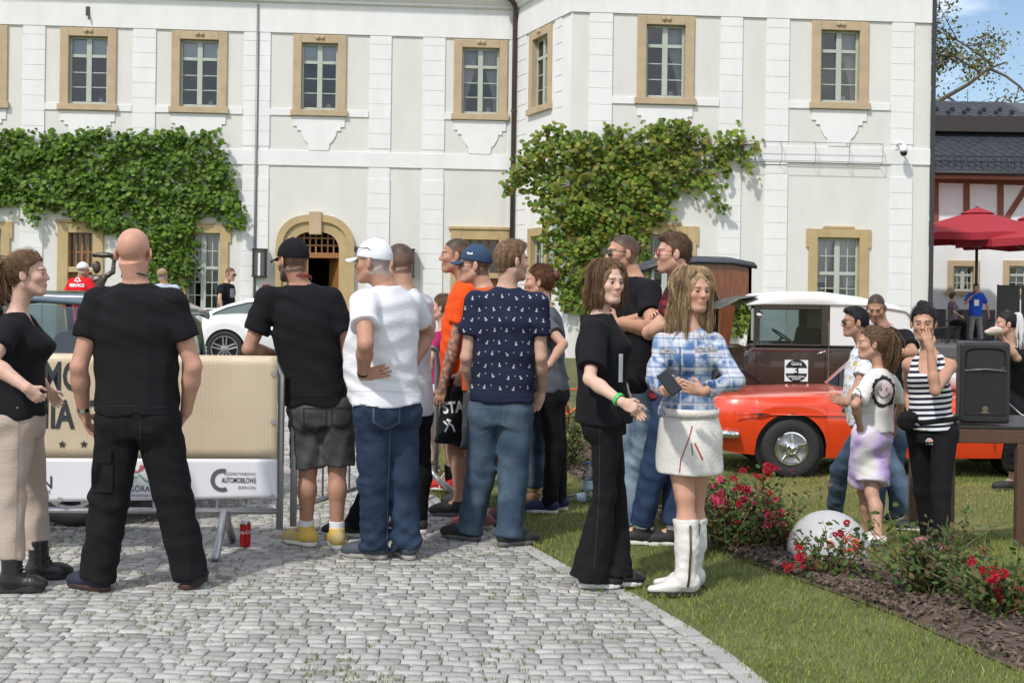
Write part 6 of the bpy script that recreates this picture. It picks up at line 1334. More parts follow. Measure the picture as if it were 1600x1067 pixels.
        for i, (ln, off) in enumerate(((.074, .029), (.082, .0098), (.077, -.0098), (.060, -.028))):
            r0 = X(.086 - .005 * abs(i - 1), off, .0); a1_ = cu * .9 + .05 * i * cu; a2 = a1_ + cu * 1.5; spd = .05 * (1.5 - i) * (1 - cu)
            d1 = (d * math.cos(a1_) + n * math.sin(a1_) + sd_ * spd).normalized(); d2 = (d * math.cos(a2) + n * math.sin(a2) + sd_ * spd).normalized(); m_ = r0 + d1 * ln * .52 * HS
            hp_ += [cap(r0, m_, .0092 * HS, .0086 * HS, .004), cap(m_, m_ + d2 * ln * .5 * HS, .0086 * HS, .0072 * HS, .004)]
        r0 = X(.026, .030, .006); d1 = (d * .75 + sd_ * .62 + n * .3).normalized(); d2 = (d * .95 + sd_ * .15 + n * .35).normalized(); m_ = r0 + d1 * .040 * HS; hp_ += [cap(X(.02, .018, .004), m_, .0145 * HS, .0105 * HS, .008), cap(m_, m_ + d2 * .032 * HS, .0102 * HS, .0085 * HS, .004)]
        sk += hp_; lo, hi = bounds(hp_); hand_boxes.append((lo, hi))
    hlo, hhi = bounds(HP); hlo = hlo.copy(); hlo[2] = H(0, 0, -.115).z - .01
    h0 = .011 * fine; boxes = [(hlo - .012, hhi + .012, .0038 * fine)] + [(a - .010, b + .010, .0042 * fine) for a, b in hand_boxes]
    covered = g('pants') is not None and not g('shortlen')
    lo, hi = bounds(sk); lo = lo - .03; hi = hi + .03; VV, QQ, off = [], [], 0
    V, Q = nets(field(sk, lo, hi, h0), lo, h0); C = V[Q].mean(1); keep = np.ones(len(Q), bool)
    for a, b, _ in boxes: keep &= ~((C > a + h0) & (C < b - h0)).all(1)
    VV.append(V); QQ.append(Q[keep]); off = len(V)
    for a, b, hh in boxes:
        V, Q = nets(field(sk, a, b, hh), a, hh)
        if len(Q): VV.append(V); QQ.append(Q + off); off += len(V)
    V, Q = np.concatenate(VV), np.concatenate(QQ); used = np.unique(Q); remap = np.full(len(V), -1); remap[used] = np.arange(len(used)); V, Q = V[used], remap[Q]
    me = fastmesh('body', V, Q, True); tone = _np(g('skin', (.46, .27, .19))); col = np.tile(tone, (len(V), 1))
    # natural colouring: lips, brows, beard shadow, warm knuckles and cheeks
    q = (V - _np(hc)) @ np.array([list(hf), list(hr), list(hu)]).T / hs; f_, r_, u_ = q[:, 0], np.abs(q[:, 1]), q[:, 2]; onh = (np.linalg.norm(q, axis=1) < .17); hcol = _np(HAIRC[g('hair', 'brown')])
    def blend(mask, c, a): col[mask] = col[mask] * (1 - a) + _np(c) * a
    blend(onh & (f_ > .05) & (r_ > .015) & (r_ < .07) & (u_ < .0) & (u_ > -.05), tone * np.array([1.06, .88, .86]), .4)
    blend(onh & (f_ > .1) & (r_ < .014) & (u_ < -.008) & (u_ > -.04), tone * np.array([1.06, .88, .86]), .4)
    blend(onh & (f_ > .075) & (r_ < .024) & (u_ < -.047) & (u_ > -.067), tone * np.array([.88, .58, .58]), .75 if fem else .35)
    blend(onh & (f_ > .06) & (r_ > .013) & (r_ < .052) & (np.abs(u_ - .0315 + .10 * np.maximum(r_ - .03, 0)) < .0042), hcol * .9, .8)
    blend(onh & (f_ > .07) & (np.abs(r_ - .0315) < .0165) & (u_ > .0095) & (u_ < .0135), (.02, .012, .01), .7 if fem else .45)
    if g('beard', 0): blend(onh & (f_ > -.01) & (u_ < -.018 + .25 * np.maximum(.06 - f_, 0)) & ~((r_ < .022) & (u_ > -.07) & (u_ < -.045)) & ~((r_ > .016) & (u_ > -.035) & (f_ > .05)), hcol * 1.1, g('beard'))
    if g('tattoo'):
        c = g('tattoo'); d = capd(V, el[c], wr[c], 0, 0) < .06 * sc; d |= capd(V, sh[c].lerp(el[c], .5), el[c], 0, 0) < .065 * sc; nse = np.sin(V @ _np((60, 35, 80)) + 2 * np.sin(V @ _np((40, -70, 30)))) * np.sin(V @ _np((-50, 60, 45))); blend(d & (nse > -.15), (.035, .04, .05), .6)
    hd = g('hairdo') or {}
    if hd.get('style') == 'buzz':
        A_ = f_ * .60 - u_ * .80 + .022; B_ = np.maximum(f_ + .012, -u_ - .062); S2 = np.maximum(np.maximum(f_ - .022, -u_ - .005), .066 - r_); reg = np.minimum(np.minimum(A_, B_), S2); w_ = np.clip(.5 - reg / .012, 0, 1) * onh * np.where((r_ > .083) & (f_ > -.03), 0, 1) * (.62 + .28 * np.clip((u_ - .02) / .06, 0, 1)); col = col * (1 - w_[:, None]) + hcol[None] * 1.15 * w_[:, None]
    vcol(me, np.clip(col, 0, 1)); body = link('body', me, skinmat(), root)
    # eyes
    for sg in (-1, 1):
        mb = MB(); n1, n2 = 12, 10; rr = .0132 * hs; rings = []
        ey = H(.0785, .0315 * sg, .0075); gaze = g('gaze', (0, 0)); ed = (hf + hr * gaze[0] + hu * gaze[1]).normalized(); M3 = Matrix((*basis(ed),)).transposed()
        prof = [(rr * math.sin(math.pi * i / n2), rr * math.cos(math.pi * i / n2)) for i in range(n2 + 1)]; Mz = Matrix((basis(ed)[1], basis(ed)[2], basis(ed)[0])).transposed()
        mb.lathe([(max(a, 1e-5), b) for a, b in prof], n1, Mz, ey); o = mb.build('eye', mat('eye', (.6, .58, .56), .15, attr='cv'), root, smooth_=True, fixn=True)
        vv = np.array([v.co for v in o.data.vertices]); ca = ((vv - _np(ey)) @ _np(ed)) / rr; cc = np.where((ca > .80)[:, None], np.array([[.06, .04, .025]]), np.array([[.75, .72, .70]])); cc = np.where((ca > .97)[:, None], np.array([[.005, .005, .005]]), cc); vcol(o.data, cc)
    # ---------------- clothing
    ctx = dict(s=s, g=g, sc=sc, W=W, fem=fem, nb=nb, pv=pv, sh=sh, el=el, wr=wr, hp=hp, kn=kn, an=an, lat=lat, lath=lath, fr=fr, frh=frh, TP=TP, t0=t0, t1=t1, H=H, HA=HA, hr3=hr3, hs=hs, hc=hc, hf=hf, hr=hr, hu=hu, ar=ar, lr=lr_, root=root, seed=seed, fine=fine, body=body, nr=nr, Y=Y, lf=lf, rf=rf)
    if g('shirt'): ctx['shirt_o'] = shirt(ctx, **g('shirt'))
    if g('pants'): ctx['pants_o'] = pants(ctx, **g('pants'))
    if g('skirt'): ctx['skirt_o'] = skirt(ctx, **g('skirt'))
    for c in 'lr':
        if g('shoe'): shoe(ctx, c, **g('shoe'))
    if g('hairdo'): hairdo(ctx, **g('hairdo'))
    if g('hat'): hat(ctx, **g('hat'))
    if g('glasses'): glasses(ctx, **g('glasses'))
    if g('watch'): 
        c, mt = g('watch'); d = (wr[c] - el[c]).normalized(); p = wr[c] - d * .025; mb = MB(); _, a, b = basis(d); n = 14
        mb.loft([[p + d * z + (a * math.cos(t) + b * math.sin(t)) * (.0285 * ar + (.004 if abs(z) < .008 else .001)) for t in [2 * math.pi * i / n for i in range(n)]] for z in (-.010, -.008, .008, .010)], cap=False); mb.build('watch', mt, root, smooth_=True)
    rebase(root, Vector(((lf.x + rf.x) / 2, (lf.y + rf.y) / 2, gz)))
    return ctx
def shirt(c, m, sleeve=.62, hem=-.02, ease=.014, neck='crew', loose=0., amp=.0036, flare=0., straight=.6, name='t_shirt', kd=None):
    sc, TP = c['sc'], c['TP']; mx_ = max(r[1] for r in TP[4:7]); wst = []
    for (t, a, b, o) in TP:
        if t < .74: k = 1 - t / .74; a = max(a, a * (1 - straight) + (mx_ * (1 - .02 * k)) * straight) ; b = b + .010 * k
        wst.append((t, a + loose * max(0, 1 - t) + flare * max(0, .5 - t), b + loose * .6 * max(0, 1 - t) + flare * .6 * max(0, .5 - t), o))
    hz = c['pv'].z + hem * sc; pr = [lft(c['t0'] - Vector((0, 0, .12 * sc)), c['t1'], c['lath'], c['lat'], [(0, wst[1][1], wst[1][2], wst[1][3])] + [(.13 + .87 * t, a, b, o) for t, a, b, o in wst], .03, 2.4, ease)]
    nb = c['nb']
    if sleeve > 0:
        for q in 'lr':
            s1, e1, w1 = c['sh'][q], c['el'][q], c['wr'][q]; ar = c['ar']
            pr.append(cap(nb + Vector((0, 0, -.034 * sc)), s1, .040 * sc + ease * .6, .046 * ar + ease * .8, .035))
            if sleeve <= 1.0:
                ce = s1.lerp(e1, sleeve); d = (e1 - s1).normalized(); pr.append(cap(s1, ce + d * .05, .056 * ar + ease, .050 * ar + ease * 1.15 + loose * .25, .022, cut=(ce, d)))
            else:
                t = sleeve - 1; ce = e1.lerp(w1, t); d = (w1 - e1).normalized(); pr += [cap(s1, e1, .056 * ar + ease, .047 * ar + ease, .02), cap(e1, ce + d * .04, .046 * ar + ease, .034 * ar + ease, .015, cut=(ce, d))]
    nk = c['nr'] + .010; up = c['H'](-.02, 0, -.05)
    if neck == 'crew': pr.append(cap(nb + Vector((0, 0, .028)) + c['fr'] * .006, up, nk, nk, .006, 'sub'))
    elif neck == 'v':
        pr.append(cap(nb + Vector((0, 0, .02)), up, nk * 1.1, nk, .006, 'sub')); pr.append(cap(nb + c['fr'] * .115 - Vector((0, 0, .085)), nb + c['fr'] * .08 + Vector((0, 0, .06)), .012, .075, .01, 'sub'))
    elif neck == 'tank':
        pr.append(cap(nb + Vector((0, 0, .03)), up, nk * 1.25, nk, .006, 'sub')); pr.append(ell(nb + c['fr'] * .10 + Vector((0, 0, .0)), [c['lat'], c['fr'], Vector((0, 0, 1))], (.075, .08, .13), .01, 'sub'))
        for q, sg in (('l', -1), ('r', 1)): pr.append(ell(c['sh'][q] + c['lat'] * sg * .045 - Vector((0, 0, .03)), [c['lat'], c['fr'], Vector((0, 0, 1))], (.075, .12, .12), .012, 'sub'))
    p = Prim(lambda P: hz + .006 * np.sin(P[..., 0] * 23 + c['seed']) - P[..., 2], c['t0'] - Vector((1, 1, 1)), c['t1'] + Vector((1, 1, .2)), 0, 'cut'); p.lo, p.hi = _np(p.lo), _np(p.hi); p.hi[2] = hz + .05; pr.append(p)
    o = sdf_mesh(name, pr, .009 * c['fine'], m, c['root'], Folds(c['seed'], kd or (.55, .2, .75), 9, (.07, .20), .55, amp))
    return o
def pants(c, m, length=1.0, ease=.014, amp=.0045, flare=0., knee=0., rise=.05, wide=1.0, name='trousers', hemr=None):
    """length 1 = down to the ankle, about .55 = shorts"""
    sc, lr_ = c['sc'], c['lr']; pv = c['pv']; up = Vector((0, 0, 1)); TP = c['TP']; f = c['frh']; pr = []
    wz = pv.z + rise * sc + .03
    pr.append(lft(c['t0'] - up * .0, c['t1'], c['lath'], c['lat'], TP, .03, 2.3, ease * .8)); 
    p = Prim(lambda P: P[..., 2] - wz, _np(c['t1']) - 1, _np(c['t1']) + 1, 0, 'cut'); p.lo[2] = wz - .03; pr.append(p)
    for q, sg in (('l', -1), ('r', 1)):
        h1, k1, a1 = c['hp'][q], c['kn'][q], c['an'][q]; e = ease
        pr.append(ell(h1 - f * .045 * sc - up * .03 * sc, [c['lath'], f, up], (.082 * sc * c['W'], .085 * sc * c['W'], .10 * sc), .04))
        kr, ar_ = (.058 * lr_ + e) * wide + knee, (.046 * lr_ + e * 1.2) * wide + flare
        if hemr: ar_ = hemr
        if length >= .9:
            ce = k1.lerp(a1, 1.0 - (1.0 - length)) - up * .035 * sc if length >= 1 else k1.lerp(a1, (length - .5) * 2); d = (a1 - k1).normalized()
            pr += [cap(h1, k1, (.086 * lr_ + e) * (.6 + .4 * wide), kr, .018), cap(k1, ce + d * .05, kr, ar_, .02, cut=(ce, d))]
        else:
            ce = h1.lerp(k1, length / .5) if length <= .5 else k1.lerp(a1, (length - .5) * 2); d = (k1 - h1).normalized(); 
            if length <= .5: pr += [cap(h1, ce + d * .06, (.088 * lr_ + e), (.074 * lr_ + e * 1.6) * wide, .016, cut=(ce, d))]
            else: d = (a1 - k1).normalized(); pr += [cap(h1, k1, .088 * lr_ + e, (.064 * lr_ + e * 1.4) * wide, .03), cap(k1, ce + d * .06, (.064 * lr_ + e * 1.4) * wide, (.06 * lr_ + e * 1.6) * wide, .02, cut=(ce, d))]
    kz, az = (c['kn']['l'].z + c['kn']['r'].z) / 2, c['an']['l'].z; F1 = Folds(c['seed'] + 3, (.1, .1, 1), 10, (.06, .17), .6, amp * .75)
    noise = (lambda P: F1(P) * (.25 + .7 * np.exp(-((P[:, 2] - kz) / .13) ** 2) + 1.0 * np.clip((az + .28 - P[:, 2]) / .28, 0, 1) + .5 * np.exp(-((P[:, 2] - c['hp']['l'].z + .06) / .10) ** 2))) if length >= .9 else F1
    return sdf_mesh(name, pr, .009 * c['fine'], m, c['root'], noise)
def skirt(c, m, z1, flare=.004, ease=.006, name='skirt'):
    pv = c['pv']; up = Vector((0, 0, 1)); sc = c['sc']; top = pv + up * .10 * sc; bot = Vector((pv.x, pv.y, z1)); hw = c['TP'][1][1] + ease + .012; d = c['TP'][1][2] + ease + .012
    mid = (c['kn']['l'] + c['kn']['r']) / 2; bot = bot + Vector(((mid.x - pv.x) * .6, (mid.y - pv.y) * .6, 0))
    o = sdf_mesh(name, [lft(bot, top, c['lath'], c['lath'], [(0, hw + flare, d + flare + .015, 0), (.35, hw + flare * .7, d + .015 + flare * .5, 0), (.65, hw, d + .01, -.005), (1, hw * .84, d * .88, 0)], .01, 2.3)], .008, m, c['root'], Folds(c['seed'], (.3, .1, .9), 5, (.08, .2), .4, .0025)); return o
def shoe(c, q, up_m, sole_m, style='sneaker', L=.285, sock=None, tip=None, lace=None, h=0.):
    g, sc = c['g'], c['sc']; a = c['an'][q]; t = g(q + 't', c['s'].get('phih', c['s'].get('phi', 0))); d = U(t); sd_ = U(t + 90); up = Vector((0, 0, 1)); z0 = (c['lf'] if q == 'l' else c['rf']).z; L = L * sc * (.9 if c['fem'] else 1.0); w = .043 * sc * (.9 if c['fem'] else 1.0); o = Vector((a.x, a.y, z0))
    heel, ball, toe = o - d * .26 * L, o + d * .40 * L + sd_ * 0, o + d * .66 * L; A = [d, sd_, up]; so_ = .026 if style != 'boot' else .04
    mid = o + d * .12 * L
    pr = [cap(heel + d * .035 + up * .055, ball + up * .045, .040 * sc, .040 * sc, .02), ell(ball + up * .04, A, (.075 * sc, w, .034 * sc), .025), ell(toe - d * .04 + up * .036, A, (.05 * sc, w * .86, .028 * sc), .02), cap(o - d * .01 + up * .06, a + up * (.012 + h), .044 * sc, .045 * sc, .025)]
    if style == 'boot': pr[3] = cap(o + up * .06, a + up * .12, .052 * sc, .052 * sc, .025)
    lowz = z0 + so_ * .6; p = Prim(lambda P: lowz - P[..., 2], _np(o) - 1, _np(o) + 1, 0, 'cut'); p.hi[2] = lowz + .03; pr.append(p)
    topz = a.z + .012 * sc + h + (.0 if style == 'sneaker' else .11 if style == 'boot' else .0); p2 = Prim(lambda P: P[..., 2] - topz, _np(o) - 1, _np(o) + 1, 0, 'cut'); p2.lo[2] = topz - .03; pr.append(p2)
    sh_ = sdf_mesh('shoe' if style != 'boot' else 'boot', pr, .0062 * c['fine'], up_m, c['root'])
    lo, hi = _np(heel), _np(toe)
    def so(P):
        q2 = P[..., :2]; X = lambda v: np.array([v.x, v.y]); 
        def c2(a_, b_, r0, r1): ab = X(b_) - X(a_); tt = np.clip(((q2 - X(a_)) @ ab) / ab.dot(ab), 0, 1); return np.linalg.norm(q2 - X(a_) - tt[..., None] * ab, axis=-1) - (r0 + (r1 - r0) * tt)
        dd = np.minimum(c2(heel + d * .034, mid, .036 * sc, .037 * sc), np.minimum(c2(mid, ball, .037 * sc, .047 * sc), c2(ball, toe - d * .035, .047 * sc, .036 * sc))); zz = P[..., 2] - z0 - so_ / 2 - .002; return np.maximum(dd, np.abs(zz - .012 * np.clip(((P[..., :2] - X(ball)) @ X(d)) / .1, 0, 1) ** 2) - so_ / 2)
    pr = Prim(so, np.minimum(lo, hi) - .06, np.maximum(lo, hi) + .06, .0); pr.lo[2] = z0 - .01; pr.hi[2] = z0 + .06
    sdf_mesh('sole', [pr], .0062 * c['fine'], sole_m, sh_ or c['root'])
    if tip: sdf_mesh('toe_cap', [ell(toe - d * .038 + up * .036, A, (.054 * sc, w * .9, .031 * sc), .0, cut=(toe - d * .045, -d)), ], .006, tip, sh_ or c['root'])
    if lace:
        mb = MB()
        for i in range(5):
            f = i / 4; p = (ball - d * .02).lerp(a + d * .045, f) + up * (.038 + .012 * (1 - f)); mb.tube([p - sd_ * .028, p + up * .012, p + sd_ * .028], .004, 5)
        mb.build('lace', lace, sh_ or c['root'], smooth_=True)
    if sock: sdf_mesh('sock', [cap(a - up * .02, a + (c['kn'][q] - a).normalized() * sock[1], .040 * sc, .044 * sc, .01, cut=(a + (c['kn'][q] - a).normalized() * sock[1], (c['kn'][q] - a).normalized()))], .007, sock[0], c['root'])
    return sh_
def lock(mb, pts, r, n=5):
    m = len(pts); mb.tube(pts, [r * (.6 + .5 * math.sin(math.pi * min(1, .15 + i / m))) * (1 if i < m - 2 else .5) for i in range(m)], n)
def hairdo(c, style='short', col='brown', t=.010, line=.0, tail=None, n=0, length=.2, wave=.012, side=0.):
    H, HA, hr3, hs = c['H'], c['HA'], c['hr3'], c['hs']; hf, hr, hu = c['hf'], c['hr'], c['hu']; m = hairmat(col); rng = np.random.default_rng(c['seed'] + 5); fine = c['fine']; hc = _np(c['hc']); AX = np.array([list(hf), list(hr), list(hu)])
    nz = Folds(c['seed'] + 9, tuple(hr * .8 + hf * .5), 8, (.012, .03), .5, .0016 if t > .006 else .0006)
    def region(low):
        def f(P):
            q = (P - hc) @ AX.T / hs; A_ = (q[..., 0] * .60 - q[..., 2] * .80 + .022 - line); B_ = np.maximum(q[..., 0] + .012 - .25 * np.abs(q[..., 2]) * 0, -q[..., 2] + low); S_ = np.maximum(np.maximum(q[..., 0] - .022, -q[..., 2] - .005), .066 - np.abs(q[..., 1])); return np.minimum(np.minimum(A_, B_), S_) * hs
        return f
    e = ell(H(-.014, 0, .041), HA, hr3(.097 + t, .077 + t, .090 + t * 1.15), .01)
    low = {'buzz': -.062, 'short': -.062, 'pony': -.055, 'bun': -.055, 'bald': -.05}.get(style, -.06)
    ct = Prim(region(low), e.lo, e.hi, 0, 'cut')
    hatcut = Prim(lambda P: (((P - hc) @ AX.T / hs)[..., 2] - .036) * hs, e.lo, e.hi, 0, 'cut') if c['g']('hat') else None
    pr = [e]
    if style in ('buzz', 'short', 'pony', 'bun'): pr += [cap(H(-.055, 0, -.01), H(-.06, 0, -.045), .052 * hs + t * .5, .045 * hs, .02)]
    if style == 'short': pr += [ell(H(.02, 0, .105), HA, hr3(.075, .062, .030 + t * .6), .02)]
    pr.append(ct)
    if hatcut is not None: pr.append(hatcut)
    if style == 'buzz': return fuzz(c, c['body'], m, 900, .007, mask=region(low), thin=.0011, hat=hatcut is not None)
    if style in ('buzz', 'short', 'pony', 'bun', 'bald'): base = sdf_mesh('hair', pr, .0048 * fine, m, c['root'], nz); fuzz(c, base, m, {'short': 2600, 'pony': 2600, 'bun': 2600}.get(style, 900), {'short': .016, 'pony': .05, 'bun': .05}.get(style, .01), back=style in ('pony', 'bun'), thin=.0012)
    if style == 'pony':
        root = H(-.118, 0, .062) if not tail else H(*tail[0]); mb = MB(); q0 = root
        sdf_mesh('hair_tie', [ell(H(*(tail[0] if tail else (-.105, 0, .06))), HA, (.02, .024, .024), .01)], .006, MATS.get('black_paint'), c['root'])
        path = [H(*p) for p in (tail or [(-.11, 0, .06), (-.15, 0, .04), (-.16, 0, -.04), (-.145, 0, -.12)])]; k = len(path)
        core = [cap(path[i], path[i + 1], (.018 + .012 * math.sin(math.pi * (i + .3) / k)), (.018 + .012 * math.sin(math.pi * (i + 1.3) / k)) if i < k - 2 else .010, .02) for i in range(k - 1)]
        sdf_mesh('ponytail', core, .0055 * fine, m, c['root'], Folds(c['seed'], tuple(hr), 7, (.015, .03), .6, .0025))
        for _ in range(220):
            o = Vector(rng.normal(0, .012, 3)); ph = rng.uniform(0, 6.28); pts = []
            for i in range(13):
                f = i / 12 * (k - 1); j = min(int(f), k - 2); p = path[j].lerp(path[j + 1], f - j); pts.append(p + o * (1 + 1.1 * math.sin(math.pi * i / 14)) + hr * .005 * math.sin(ph + i * .9))
            lock(mb, pts, .0022, 3)
        mb.build('loose_strands', m, c['root'], smooth_=True, kind='stuff', fixn=False)
    if style == 'bun':
        sdf_mesh('hair_bun', [ell(H(-.125, 0, .055 + side), HA, hr3(.040, .045, .042), .02), ell(H(-.11, .02, .07 + side), HA, hr3(.03, .03, .03), .02)], .0055 * fine, m, c['root'], Folds(c['seed'], (.3, .3, 1), 8, (.012, .03), .8, .003))
    if style in ('bob', 'long'):
        e1 = ell(H(-.022, 0, .030), HA, hr3(.102 + t, .086 + t, .105 + t), .02); pr = [e1, lft(H(-.035, 0, -length), H(-.02, 0, .05), hr, hr, [(0, .105 * hs, .085 * hs, 0), (.35, .112 * hs, .092 * hs, 0), (1, .09 * hs, .092 * hs, 0)], .03, 2.2)]
        pr += [ell(H(.138, .0, -.024), HA, hr3(.122, .066, .120), .012, 'sub'), cap(H(.10, 0, -.10), H(.06, 0, -.3), .075 * hs, .075 * hs, .01, 'sub')]
        sdf_mesh('hair', pr, .0055 * fine, m, c['root'], Folds(c['seed'] + 1, tuple(hr + hf * .6), 9, (.012, .03), .35, .0012))
        mbs = [MB(), MB(), MB()]
        for i in range(n):
            th = rng.uniform(-1, 1) * R(158) + math.pi; part = .012 * rng.normal(); L_ = length * rng.uniform(.7, 1.2); pts = []; ph = th * 4 + rng.normal(0, .45); wv = wave * rng.uniform(.7, 1.3); kf = 2.3
            top = rng.uniform(.1, .6)
            for j in range(15):
                f = j / 14; pol = R(18 + 95 * min(1, f * 1.9)); rr = (1.0 + .06 * rng.random()) ; fx = -.022 + (.106 + t) * rr * math.sin(pol) * math.cos(th); rx = (.090 + t) * rr * math.sin(pol) * math.sin(th) + part; ux = .030 + (.109 + t) * rr * math.cos(pol)
                if f > .5: ux = -.02 - (f - .5) * 2 * (L_ - .02); k2 = 1 + .12 * math.sin((f - .5) * 5); fx *= k2; rx *= k2
                if fx > .05 and ux < .108: k3 = min(1, (.108 - ux) / .03); fx += (.05 + (fx - .05) * .2 - fx) * k3; rx += (math.copysign(max(abs(rx), .069), rx) - rx) * k3
                fx += wv * math.sin(ph + f * 6.28 * kf) * f; rx += wv * math.cos(ph + f * 6.28 * kf * .9) * f
                pts.append(H(fx, rx, ux))
            lock(mbs[i % 3], pts, rng.uniform(.0006, .0015), 3)
        for mb, k in zip(mbs, (1., .68, 1.4)):
            if n: mb.build('loose_strands', hairmat(col, k), c['root'], smooth_=True, kind='stuff', fixn=False)
    if style == 'dreads':
        mb = MB(); wm = mat('white_braids', (.62, .61, .60), .7, bump=.5, bscale=120)
        for i in range(70):
            th = rng.uniform(0, 2 * math.pi); pts = []; out = rng.uniform(.5, 1.1); L_ = rng.uniform(.16, .3)
            for j in range(10): f = j / 9; pts.append(H(-.10 - .03 * out * math.sin(f * 2) + .05 * f * math.cos(th), .03 * math.sin(th) * (1 + 2.2 * f) + .0 * f, .10 + .05 * math.sin(min(f * 3.1, 3.1)) - L_ * f * f * 1.3))
            mb.tube(pts, .0065, 5)
        sdf_mesh('hair', [e, ct], .0055, m, c['root'], nz); mb.build('dreadlocks', wm, c['root'], smooth_=True, kind='stuff')
def fuzz(c, obj, m, n, ln, mask=None, back=False, thin=.001, hat=False):
    """short hairs lying on a scalp or hair surface, one mesh"""
    me = obj.data; nv = len(me.vertices); co = np.empty(nv * 3, np.float32); me.vertices.foreach_get('co', co); co = co.reshape(-1, 3).astype(float); no = np.empty(nv * 3, np.float32); me.vertices.foreach_get('normal', no); no = no.reshape(-1, 3).astype(float)
    hc, hs = _np(c['hc']), c['hs']; AX = np.array([list(c['hf']), list(c['hr']), list(c['hu'])]); ok = np.linalg.norm(co - hc, axis=1) < .17 * hs
    if mask is not None: ok &= (mask(co) < -.002) & ~((np.abs((co - hc) @ AX.T / hs)[:, 1] > .083) & (((co - hc) @ AX.T / hs)[:, 0] > -.03))
    if hat: ok &= ((co - hc) @ AX.T / hs)[:, 2] < .03
    ids = np.flatnonzero(ok)
    if not len(ids): return
    rng = np.random.default_rng(c['seed'] + 77); i = rng.choice(ids, n); P, N_ = co[i] + rng.normal(0, .002, (n, 3)), no[i]; q = (P - hc) @ AX.T
    hf, hr, hu = AX
    if back: fl = (_np(c['H'](-.12, 0, .07))[None] - P); fl /= np.linalg.norm(fl, axis=1, keepdims=True)
    else: fl = -hf[None] * .5 - hu[None] * .55 + hr[None] * (np.sign(q[:, 1]) * .3)[:, None] + (hf * .9 + hu * .4)[None] * (q[:, 0] > .03 * hs)[:, None]
    fl = fl + rng.normal(0, .14 if back else .24, (n, 3)); fl -= N_ * (fl * N_).sum(1)[:, None]; fl /= np.linalg.norm(fl, axis=1, keepdims=True) + 1e-9; sdv = np.cross(fl, N_); L_ = ln * rng.uniform(.5, 1.3, n)[:, None]; lift = .05 if back else .16
    V = np.stack([P - sdv * thin, P + sdv * thin, P + fl * L_ * .55 + N_ * L_ * lift * .8 + sdv * thin * .8, P + fl * L_ + N_ * L_ * lift], 1); k = (np.arange(n) * 4)[:, None]; F = np.concatenate([k + np.array([[0, 1, 2]]), k + np.array([[0, 2, 3]])], 0)
    return link('hair_strands', fastmesh('hair_strands', V.reshape(-1, 3), F), m, c['root'], kind='stuff')
def hat(c, m, brim_m=None, yaw=0., low=.030, flat=False, button=True, patch=None):
    H, hr3, hs = c['H'], c['hr3'], c['hs']; hf, hr, hu = c['hf'], c['hr'], c['hu']; y = R(yaw); f2 = hf * math.cos(y) + hr * math.sin(y); r2 = hr * math.cos(y) - hf * math.sin(y); tl = R(8); f3 = f2 * math.cos(tl) + hu * math.sin(tl) * .6; HA = [f2, r2, hu]; o = c['hc']
    G = lambda f, r, u: o + (f2 * f + r2 * r + hu * u) * hs
    dome = [ell(G(-.010, 0, .040), HA, hr3(.108, .088, .108 if not flat else .082), .01, cut=(G(0, 0, low), -(hu * 1.0 + f2 * -.12).normalized()))]
    cp = sdf_mesh('cap' if not flat else 'flat_cap', dome, .0055 * c['fine'], m, c['root'])
    mb = MB(); rows = []
    for i in range(9):
        f = i / 8
        rows.append([G(.075 + f * .095 * (1 if not flat else .5) * math.cos(a * .8), .086 * math.sin(a) * (1 - .18 * f), low + .012 - .016 * f - .022 * (math.sin(a) ** 2)) for a in [R(-80 + 160 * k / 12) for k in range(13)]])
    V = [p for r_ in rows for p in r_]; n = 13; F = [(i * n + k, i * n + k + 1, (i + 1) * n + k + 1, (i + 1) * n + k) for i in range(8) for k in range(12)]; mb.add(V, F); b = mb.build('brim', brim_m or m, cp, smooth_=True); sl = b.modifiers.new('thick', 'SOLIDIFY'); sl.thickness = .005
    if button and not flat: sdf_mesh('button', [ell(G(-.01, 0, .147), HA, hr3(.010, .010, .006), .0)], .003, m, cp)
    return cp
def glasses(c, m, lens=None, up=.012, on_hat=False, fat=.0022):
    H = c['H']; mb = MB(); f0, u0 = (.104, up) if not on_hat else (.10, .085)
    for q in (-1, 1):
        pts = [H(f0 - .008 * abs(math.cos(a)) * (1 if math.cos(a) * 1 > 0 else 0), q * (.034 + .026 * math.cos(a)), u0 + .018 * math.sin(a) - .004) for a in [2 * math.pi * i / 14 for i in range(15)]]
        mb.tube(pts, fat, 5, False); mb.tube([H(f0 - .008, q * .060, u0 + .004), H(f0 - .02, q * .076, u0 + .006), H(.0, q * .084, u0 + .004), H(-.02, q * .083, u0 - .012)], fat, 5)
    mb.tube([H(f0, -.009, u0 + .002), H(f0 + .004, 0, u0 + .005), H(f0, .009, u0 + .002)], fat, 5)
    fr_ = mb.build('glasses', m, c['root'], smooth_=True)
    for q in (-1, 1):
        ml = MB(); pts = [H(f0 - .001 - .008 * max(math.cos(a), 0), q * (.034 + .025 * math.cos(a)), u0 + .017 * math.sin(a) - .004) for a in [2 * math.pi * i / 14 for i in range(14)]]
        ml.add(pts + [H(f0 + .001, q * .034, u0 - .004)], [(i, (i + 1) % 14, 14) for i in range(14)]); ml.build('lens', lens or glass('clear_lens', (.93, .95, .95), 1.4), fr_, smooth_=True, fixn=False)
class late:
    """pieces added to a person whose root has already been moved to its feet"""
    def __init__(s, c): s.r = c['root']
    def __enter__(s): s.b = set(o.name for o in s.r.children); return s
    def __exit__(s, *a):
        for o in s.r.children:
            if o.name not in s.b: o.location = Vector(o.location) - Vector(s.r.location)
